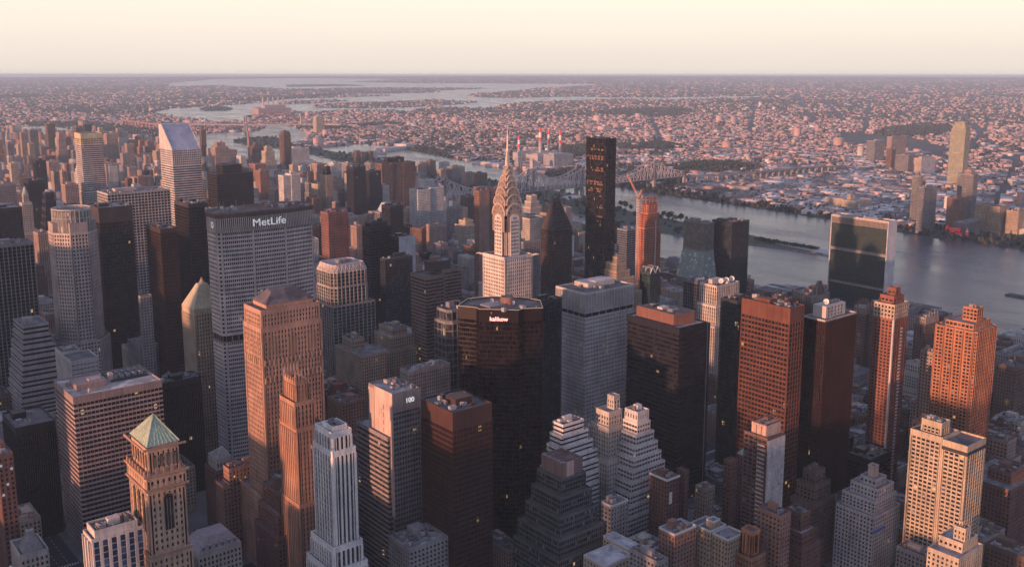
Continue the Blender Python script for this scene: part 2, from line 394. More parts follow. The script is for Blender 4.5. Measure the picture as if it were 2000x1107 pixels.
EAST_RIVER = [(1300, -1500), (1305, 300), (1325, 590), (1362, 760), (1385, 900), (1400, 1500), (1425, 2100), (1470, 2800), (1560, 3400), (1640, 3900), (1900, 4500), (2086, 3900), (2110, 3700), (2072.0, 3733.0), (2062.0, 3588.0), (2136.0, 3528.0), (2256.0, 3679.0), (2541.0, 4141.0), (2420, 3500), (2330, 3000), (2250, 2500), (2199, 2193), (2189, 2069), (2176, 1896), (2162, 1625), (2139, 1390), (2097, 1186), (2080, 1040), (2093, 900), (2100, -1500)]
HARLEM = [(1665.0, 4977.0), (1540.0, 4678.0), (1545.0, 5630.0), (1438.0, 6379.0), (1552.0, 6873.0), (1704.0, 6750.0), (1724.0, 6271.0), (1734.0, 5378.0)]
HELL_GATE = [(1810.0, 4653.0), (1682.0, 4210.0), (1803.0, 4111.0), (1908.0, 4027.0), (2145.0, 4150.0), (2137.0, 3942.0), (2123.0, 3754.0), (2283.0, 3723.0), (2541.0, 4141.0), (2477.0, 4235.0), (2258.0, 4173.0), (2130.0, 4276.0), (2473.0, 4780.0), (2650.0, 5108.0), (2878.0, 5730.0), (2974.0, 6088.0), (2788.0, 5943.0), (2529.0, 5496.0), (2132.0, 5471.0)]
SOUND = [(2882.0, 8255.0), (2764.0, 7481.0), (2711.0, 7234.0), (2801.0, 6977.0), (2713.0, 6616.0), (2904.0, 6544.0), (3106.0, 6820.0), (3773.0, 8029.0), (4151.0, 8559.0), (4103.0, 8306.0), (3759.0, 7313.0), (4042.0, 7558.0), (4388.0, 7663.0), (4597.0, 7362.0), (4574.0, 7005.0), (5225.0, 7689.0), (5350.0, 7588.0), (5435.0, 7227.0), (5612.0, 7228.0), (6572.0, 8116.0), (7441.0, 8217.0), (8169.0, 8297.0), (8656.0, 7673.0), (9594.0, 7626.0), (10325.0, 7682.0), (10567.0, 7902.0), (10254.0, 8070.0), (9094.0, 8284.0), (8572.0, 8706.0), (8508.0, 9290.0), (7529.0, 9298.0), (7411.0, 9646.0), (7488.0, 10116.0), (7736.0, 10484.0), (8237.0, 11010.0), (9729.0, 12014.0), (11678.0, 13550.0), (13931.0, 14519.0), (14895.0, 15603.0), (13729.0, 16954.0), (15750.0, 22565.0), (15829.0, 25312.0), (15156.0, 29152.0), (11835.0, 28546.0), (8170.0, 22303.0), (6913.0, 18881.0), (8083.0, 19255.0), (7666.0, 15492.0), (6881.0, 11786.0), (7001.0, 11079.0), (6306.0, 10803.0), (5265.0, 10649.0), (4231.0, 9465.0), (3512.0, 9076.0), (3228.0, 8873.0)]
sheet('river', EAST_RIVER, .5, WM); sheet('river', HARLEM, .6, WM); sheet('river', HELL_GATE, .7, WM); sheet('bay_water', SOUND, .8, WM)
ISL = dict(
 rikers=[(4504.0, 8580.0), (4936.0, 9071.0), (5363.0, 9191.0), (5695.0, 9117.0), (6267.0, 9384.0), (6500.0, 9419.0), (6392.0, 8454.0), (5906.0, 8109.0), (5092.0, 7797.0), (4607.0, 7897.0), (4373.0, 8232.0)],
 strip=[(4470.0, 9271.0), (4954.0, 10021.0), (5594.0, 10040.0), (5570.0, 9733.0), (5309.0, 9529.0), (4774.0, 9202.0)],
 wooded=[(3390.0, 8537.0), (3589.0, 8866.0), (3726.0, 8903.0), (3650.0, 8462.0), (3498.0, 8251.0), (3322.0, 8266.0)],
 islet=[(3800.0, 8272.0), (3911.0, 8320.0), (3853.0, 8096.0), (3678.0, 7978.0)],
 neck=[(7496.0, 15148.0), (9014.0, 15433.0), (10136.0, 14525.0), (10585.0, 13632.0), (9058.0, 12980.0), (8335.0, 11971.0), (7475.0, 11961.0), (7009.0, 12004.0)],
 shoal=[(9117.0, 18417.0), (10248.0, 18589.0), (10078.0, 16961.0), (8434.0, 17039.0)],
 shore=[(12214.0, 21391.0), (15223.0, 24343.0), (20780.0, 28516.0), (24742.0, 27557.0), (16239.0, 16670.0), (14144.0, 17466.0), (12539.0, 18766.0)])
LANDM = GM
for k in ('rikers', 'strip', 'wooded', 'islet', 'neck', 'shoal', 'shore'): sheet('island', ISL[k], 2.5, LANDM)
ROOSEVELT = [(1728, 1117), (1745, 1125), (1795, 1369), (1828, 1642), (1850, 1800), (1976, 2133), (2010, 2500), (2060, 3000), (2120, 3500), (2150, 3900), (2196.0, 4380.0), (2346.0, 4882.0), (2338.0, 4988.0), (2126.0, 4916.0), (2039.0, 4716.0), (1994.0, 4425.0), (2059.0, 4184.0), (1960, 3500), (1850, 2900), (1770, 2300), (1745, 2087), (1690, 1700), (1675, 1519), (1674, 1457), (1705, 1299)]
GRASS = None
def grass_mat():
    m, t, b = _m('grass'); tc = _n(t, 'ShaderNodeTexCoord'); f = _noise(t, tc.outputs['Object'], .03, 6, .7)
    t.links.new(_ramp(t, f, ((.3, (.035, .05, .03)), (.6, (.07, .085, .05)), (.75, (.14, .13, .11)))), b.inputs['Base Color']); b.inputs['Roughness'].default_value = .95
    return m
GRASS = grass_mat()
ri = MB(); ri.prism([tuple(p) for p in ROOSEVELT], -.5, 3.0, wall((.3, .28, .26)), GRASS); tag(ri.build('island'), kind='structure')
quay = MB(); quay.prism([(1720, 1085), (1752, 1090), (1775, 1260), (1742, 1262)], -.4, 3.6, wall((.55, .53, .51)), plain((.5, .49, .47), .8)); tag(quay.build('quay'), kind='structure')
rk = MB(); rk.prism([(1647.9, 733.3), (1666.0, 733.2), (1664.4, 700.9), (1646.6, 701.2), (1645.2, 721.2)], .3, 2.2, wall((.12, .11, .10)), GRASS); tag(rk.build('islet'), kind='structure')
emb = MB(); 
for a, b_ in (((1300, -600), (1305, 300)), ((1305, 300), (1325, 590)), ((1325, 590), (1362, 760))):
    emb.bar((a[0]-6, a[1], 2), (b_[0]-6, b_[1], 2), 14, wall((.25, .24, .25)), 4)
tag(emb.build('river_wall'), kind='structure')
# streets and pavements of the near blocks
ASPH = plain((.05, .05, .054), .9); WALKM = wall((.20, .195, .19))
road = MB()
AVX = [35, 165, 322, 455, 605, 730, 965, 1245]        # kerb-to-kerb starts of the avenues
for x in AVX: road.quad((x, -100, .12), (x + 22, -100, .12), (x + 22, 2200, .12), (x, 2200, .12), ASPH)
for k in range(0, 27):
    y = 20 + k * 80.5
    road.quad((0, y, .20), (1290, y, .20), (1290, y + 11, .20), (0, y + 11, .20), ASPH)
tag(road.build('road'), kind='structure')
mk = MB(); WP = plain((.75, .74, .70), .8)
for x in AVX:
    for k in range(140):
        for o in (7.2, 14.4): mk.quad((x+o, 150 + k*7, .28), (x+o+.25, 150 + k*7, .28), (x+o+.25, 153 + k*7, .28), (x+o, 153 + k*7, .28), WP)
    for k in range(1, 14):
        for yy in (20 + k*80.5 - 4.5, 20 + k*80.5 + 12.5):
            for q in range(11): mk.quad((x + 1 + q*1.9, yy, .28), (x + 1.9 + q*1.9, yy, .28), (x + 1.9 + q*1.9, yy + 3, .28), (x + 1 + q*1.9, yy + 3, .28), WP)
tag(mk.build('road_marking'), kind='structure')
pv = MB()
for i in range(len(AVX) - 1):
    for k in range(0, 20):
        x0, x1 = AVX[i] + 22, AVX[i+1]; y0, y1 = 31 + k*80.5, 20 + (k+1)*80.5
        pv.box(x0, y0, 0, x1, y1, .35, WALKM)
tag(pv.build('pavement'), kind='structure')

# ------------------------------------------------------------------ far city, counted by nobody
rs = np.random.RandomState(5)
fwd = np.array([math.sin(R(39)) * math.cos(R(10)), math.cos(R(39)) * math.cos(R(10)), -math.sin(R(10))]); rgt = np.array([math.cos(R(39)), -math.sin(R(39)), 0]); upv = np.cross(rgt, fwd)
def scatter(n, d0, d1, power=1.0):
    """random ground points inside the view wedge, thinner with distance"""
    u = rs.rand(n); d = 1 / (1/d0 + u * (1/d1 - 1/d0)) if power == 1 else d0 * (d1/d0) ** u
    a = R(39) + np.arctan((rs.rand(n) * 2.5 - 1.25) * 1000 / 1935)
    return np.stack([d * np.sin(a), d * np.cos(a)], 1), d
def inpoly(P, poly):
    x, y = P[:, 0], P[:, 1]; r = np.zeros(len(P), bool); n = len(poly)
    for i in range(n):
        x0, y0 = poly[i]; x1, y1 = poly[(i+1) % n]
        with np.errstate(divide='ignore', invalid='ignore'):
            c = ((y0 > y) != (y1 > y)) & (x < (x1-x0) * (y-y0) / (y1-y0 + 1e-12) + x0)
        r ^= c
    return r
def wet(P, margin=True):
    r = np.zeros(len(P), bool)
    for w in (EAST_RIVER, HARLEM, HELL_GATE, SOUND): r |= inpoly(P, w)
    l = np.zeros(len(P), bool)
    for k, w in ISL.items(): l |= inpoly(P, w)
    l |= inpoly(P, ROOSEVELT)
    return (r & ~l)
PARKS = [[(5098.0, 3069.0), (5673.0, 3331.0), (6129.0, 3383.0), (6229.0, 3228.0), (5804.0, 2967.0), (5230.0, 2749.0), (5036.0, 2804.0), (4980.0, 2951.0)], [(2058.0, 2582.0), (2569.0, 2741.0), (2328.0, 2483.0), (1902.0, 2349.0)], [(2695.0, 2690.0), (2901.0, 2628.0), (2628.0, 2261.0), (2299.0, 1996.0), (2238.0, 2231.0)], [(2811.0, 2546.0), (3003.0, 2599.0), (3155.0, 2531.0), (3097.0, 2314.0), (2938.0, 2205.0), (2762.0, 2259.0), (2689.0, 2362.0)], [(5547.0, 5866.0), (6254.0, 6286.0), (6960.0, 6136.0), (6360.0, 5439.0), (5748.0, 5065.0), (5499.0, 5470.0)], [(3007.0, 3415.0), (3290.0, 3494.0), (2891.0, 3069.0), (2736.0, 3042.0)], [(3383.0, 3379.0), (3715.0, 3403.0), (3622.0, 3186.0), (3391.0, 3105.0), (3165.0, 3144.0)], [(2255.0, 3680.0), (2551.0, 4093.0), (2598.0, 3897.0), (2516.0, 3534.0), (2388.0, 3265.0), (2209.0, 3242.0), (2202.0, 3416.0)], [(1734.0, 3320.0), (1974.0, 3600.0), (1938.0, 3461.0), (1852.0, 3224.0), (1679.0, 3029.0)], [(2864.0, 13590.0), (3396.0, 14608.0), (3422.0, 13688.0), (2683.0, 12740.0)], [(4568.0, 10760.0), (5812.0, 11752.0), (7570.0, 12965.0), (5913.0, 11121.0), (4474.0, 10007.0)], [(2866.0, 5604.0), (3067.0, 5646.0), (3587.0, 5747.0), (3595.0, 5509.0), (3137.0, 5384.0), (2892.0, 5325.0)], [(1899.0, 2789.0), (1981.0, 2784.0), (1914.0, 2547.0), (1788.0, 2393.0), (1774.0, 2520.0)], [(1653.0, 7313.0), (2013.0, 7183.0), (2093.0, 6577.0), (2136.0, 5876.0), (1775.0, 5109.0), (1781.0, 5439.0), (1783.0, 6481.0), (1617.0, 6891.0)]]
def parkish(P):
    r = np.zeros(len(P), bool)
    for q in PARKS: r |= inpoly(P, q)
    for k in ('wooded', 'islet', 'shoal'): r |= inpoly(P, ISL[k])
    return r
def vmat(name, rough=.9, noise=.25):
    m, t, b = _m(name); at_ = _n(t, 'ShaderNodeAttribute', attribute_name='tint')
    tc = _n(t, 'ShaderNodeTexCoord'); f = _noise(t, tc.outputs['Object'], noise, 2)
    t.links.new(_mix(t, 1.0, at_.outputs['Color'], _ramp(t, f, ((.3, (.8, .8, .8)), (.7, (1.15, 1.15, 1.15)))), 'MULTIPLY'), b.inputs['Base Color']); b.inputs['Roughness'].default_value = rough
    b.inputs['Specular IOR Level'].default_value = .2
    return m
def np_mesh(name, V, F, tint, mat, nper):
    me = bpy.data.meshes.new(name); nv, nf = len(V), len(F)
    me.vertices.add(nv); me.vertices.foreach_set('co', V.astype(np.float32).ravel())
    me.loops.add(nf * nper); me.loops.foreach_set('vertex_index', F.astype(np.int32).ravel())
    me.polygons.add(nf); me.polygons.foreach_set('loop_start', np.arange(0, nf * nper, nper, dtype=np.int32))
    me.update(calc_edges=True)
    a = me.attributes.new('tint', 'FLOAT_COLOR', 'FACE'); a.data.foreach_set('color', tint.astype(np.float32).ravel())
    me.materials.append(mat)
    o = bpy.data.objects.new(name, me); C.objects.link(o); return o
def boxes(name, cx, cy, w, d, h, rot, wallc, roofc, mat, z0=0.):
    n = len(cx); c, s = np.cos(rot), np.sin(rot)
    sx = np.array([-1, 1, 1, -1]) * .5; sy = np.array([-1, -1, 1, 1]) * .5
    X = cx[:, None] + (sx * w[:, None]) * c[:, None] - (sy * d[:, None]) * s[:, None]
    Y = cy[:, None] + (sx * w[:, None]) * s[:, None] + (sy * d[:, None]) * c[:, None]
    zz = np.zeros_like(X) + z0; zt = zz + h[:, None]
    V = np.concatenate([np.stack([X, Y, zz], 2), np.stack([X, Y, zt], 2)], 1).reshape(-1, 3)
    f = np.array([[4, 5, 6, 7], [0, 1, 5, 4], [1, 2, 6, 5], [2, 3, 7, 6], [3, 0, 4, 7]])
    F = (np.arange(n)[:, None, None] * 8 + f[None]).reshape(-1, 4)
    T = np.ones((n, 5, 4)); T[:, 0, :3] = roofc; T[:, 1:, :3] = wallc[:, None, :]
    return np_mesh(name, V, F, T.reshape(-1, 4), mat, 4)
def blobs(name, cx, cy, r, h, tint, mat, z0=0.):
    n = len(cx); seg = 6
    ang = np.arange(seg) / seg * 2*np.pi
    jr = 1 + (rs.rand(n, 3, seg) - .5) * .55
    lev = [(.75, .12), (1.0, .5), (.62, .85)]
    VV = []
    for k, (q, zz) in enumerate(lev):
        rr = r[:, None] * q * jr[:, k]
        VV.append(np.stack([cx[:, None] + rr*np.cos(ang + k*.5), cy[:, None] + rr*np.sin(ang + k*.5), z0 + h[:, None] * (zz + (rs.rand(n, seg) - .5)*.18)], 2))
    VV.append(np.stack([cx, cy, z0 + h], 1)[:, None, :])
    V = np.concatenate(VV, 1).reshape(-1, 3); st = 3*seg + 1
    f = []
    for k in range(2):
        for i in range(seg):
            j = (i+1) % seg; f += [[k*seg+i, k*seg+j, (k+1)*seg+j], [k*seg+i, (k+1)*seg+j, (k+1)*seg+i]]
    for i in range(seg): f.append([2*seg+i, 2*seg+(i+1) % seg, 3*seg])
    f = np.array(f); F = (np.arange(n)[:, None, None]*st + f[None]).reshape(-1, 3)
    T = np.ones((n, len(f), 4)); T[:, :, :3] = tint[:, None, :] * (1 + (rs.rand(n, len(f), 1) - .5)*.5)
    return np_mesh(name, V, F, T.reshape(-1, 4), mat, 3)
WALLC = np.array([[.42, .24, .19], [.46, .28, .22], [.36, .19, .16], [.50, .40, .33], [.55, .50, .45], [.33, .27, .25], [.60, .57, .54], [.40, .34, .30], [.48, .30, .26]])
ROOFC = np.array([[.20, .19, .20], [.34, .32, .33], [.50, .48, .48], [.14, .13, .14], [.28, .24, .23], [.62, .60, .60]])
FARM = vmat('masonry_far'); LEAFM = vmat('foliage_far', .95, .4)
def far_city(name, n, d0, d1, seed, label):
    global rs; rs = np.random.RandomState(seed)
    P, d = scatter(n, d0, d1)
    man = (P[:, 0] < 1480) & (P[:, 1] < 6500)
    keep = ~wet(P) & ~inpoly(P, ROOSEVELT) & ~man & ~((P[:, 1] < 2600) & wet(P - np.array([85., 0])))
    pk = parkish(P); keep &= ~pk | (rs.rand(n) < .04)
    # street grid: two districts with their own direction
    dist_id = ((np.sin(P[:, 0]/1700 + 1.3) + np.cos(P[:, 1]/2100)) > 0)
    th = np.where(dist_id, .42, -.18)
    u = P[:, 0]*np.cos(th) + P[:, 1]*np.sin(th); v = -P[:, 0]*np.sin(th) + P[:, 1]*np.cos(th)
    fu, fv = np.mod(u, 78) / 78, np.mod(v, 230) / 230
    keep &= (fu > .22) & (fv > .10)
    keep &= ~inpoly(P, [(5109.0, 3288.0), (5036.0, 2804.0), (4431.0, 2263.0), (3923.0, 2022.0), (4248.0, 2411.0), (4354.0, 2799.0)]) & ~inpoly(P, [(2306.0, 2023.0), (2547.0, 1999.0), (2436.0, 1853.0), (2240.0, 1829.0)])
    # arteries running away from the river
    for (ax, ay, bx, by, wd) in [(11706.0, 7878.0, 6088.0, 3883.0, 26), (12611.0, 8883.0, 5816.0, 3942.0, 22), (4446.0, 1971.0, 2529.0, 1184.0, 22), (11222.0, 6822.0, 5143.0, 3145.0, 20), (10250.0, 5330.0, 3774.0, 1668.0, 20), (12676.0, 9627.0, 4632.0, 3559.0, 20), (13514.0, 12925.0, 3247.0, 2943.0, 18), (8785.0, 4101.0, 3409.0, 1734.0, 18)]:
        L = math.hypot(bx-ax, by-ay); tx, ty = (bx-ax)/L, (by-ay)/L
        s = (P[:, 0]-ax)*tx + (P[:, 1]-ay)*ty; o = abs(-(P[:, 0]-ax)*ty + (P[:, 1]-ay)*tx)
        keep &= ~((o < wd) & (s > 0) & (s < L))
    P, d, th = P[keep], d[keep], th[keep]; n = len(P)
    tree = rs.rand(n) < np.clip(.30 + .32*(np.sin(P[:, 0]/640)*np.sin(P[:, 1]/810) > .35) + (d > 9000)*.25, 0, .8)
    B = ~tree; Pb, db = P[B], d[B]; nb = len(Pb)
    px_ = db / 990.0
    w = np.maximum(rs.uniform(8, 26, nb), px_ * rs.uniform(1.1, 2.6, nb)); dd = np.maximum(rs.uniform(8, 20, nb), px_ * rs.uniform(1.1, 2.6, nb))
    h = rs.uniform(5, 11, nb) + (db > 9000) * 2
    big = rs.rand(nb) < .04; h[big] += rs.uniform(3, 11, big.sum()); w[big] *= 1.5
    hall = rs.rand(nb) < np.where(db < 3900, .20, np.where(db < 5200, .06, .01)); w[hall] = rs.uniform(40, 110, hall.sum()); dd[hall] = rs.uniform(30, 70, hall.sum()); h[hall] = rs.uniform(6, 11, hall.sum()); rc_h = hall
    tall = rs.rand(nb) < np.where(db < 4500, .0008, .002); h[tall] = rs.uniform(24, 50, tall.sum()); w[tall] = rs.uniform(22, 60, tall.sum()); dd[tall] = rs.uniform(16, 28, tall.sum())
    # brick terraces dominate to the east, pale sheds near the river
    wc = WALLC[rs.randint(0, len(WALLC), nb)].copy(); rc = ROOFC[rs.randint(0, len(ROOFC), nb)].copy()
    brick = rs.rand(nb) < np.clip((db - 2600) / 4200, .1, .6); wc[brick] = np.array([.46, .29, .26]) * rs.uniform(.8, 1.15, (brick.sum(), 1)); rc[brick] *= np.array([.98, .88, .87])
    wc = np.minimum(.75, wc * 1.15 + .05); wc *= rs.uniform(.8, 1.2, (nb, 1)); rc *= rs.uniform(.8, 1.4, (nb, 1))
    o = boxes(name, Pb[:, 0], Pb[:, 1], w, dd, h, th[B], wc, rc, FARM); tag(o, label, 'far buildings', kind='stuff')
    T = tree; Pt, dt = P[T], d[T]; k = len(Pt)
    return Pt, dt
t1, e1 = far_city('far_housing', 70000, 2550, 6000, 11, 'dense low brick houses and pale sheds of the district across the river')
t2, e2 = far_city('far_housing', 60000, 5600, 34000, 12, 'hazy carpet of small distant houses reaching to the horizon')
rs = np.random.RandomState(3)
def park_trees(q, n):
    q = np.array(q); lo, hi = q.min(0), q.max(0); P = lo + rs.rand(n*3, 2) * (hi-lo); P = P[inpoly(P, [tuple(a) for a in q])][:n]; return P
pt = [park_trees(q, 900) for q in PARKS] + [park_trees(ISL[k], 500) for k in ('wooded', 'islet', 'shoal', 'neck', 'shore')]
RS = np.array([tuple(p) for p in ROOSEVELT]); rp = RS.min(0) + rs.rand(2600, 2) * (RS.max(0) - RS.min(0)); rp = rp[inpoly(rp, ROOSEVELT) & (rp[:, 1] > 1350)]
# trees along the far bank
bk = []
Q = [(2100, -200), (2093, 900), (2080, 1040), (2097, 1186), (2139, 1390), (2162, 1625), (2176, 1896), (2189, 2069), (2199, 2193)]
for a, b_ in zip(Q, Q[1:]):
    L = math.hypot(b_[0]-a[0], b_[1]-a[1]); n = int(L / 2.6)
    s = rs.rand(n); bk.append(np.stack([a[0] + (b_[0]-a[0])*s + rs.uniform(5, 130, n), a[1] + (b_[1]-a[1])*s], 1))
AT = np.concatenate(pt + [rp[:1300]] + bk + [t1, t2]); dT = np.hypot(AT[:, 0], AT[:, 1])
ok = ~wet(AT) ; AT, dT = AT[ok], dT[ok]
rr = np.maximum(rs.uniform(3.5, 7.5, len(AT)), dT / 990 * 1.1); hh = np.minimum(rs.uniform(7, 15, len(AT)) + (dT > 8000)*3, 18)
tc_ = np.array([.045, .052, .036]) * rs.uniform(.65, 1.5, (len(AT), 1)) + np.array([.02, .006, 0]) * rs.rand(len(AT), 1)
tag(blobs('far_trees', AT[:, 0], AT[:, 1], rr, hh, tc_, LEAFM, 0.), 'dark street trees and park woods among the distant houses', 'trees', kind='stuff')

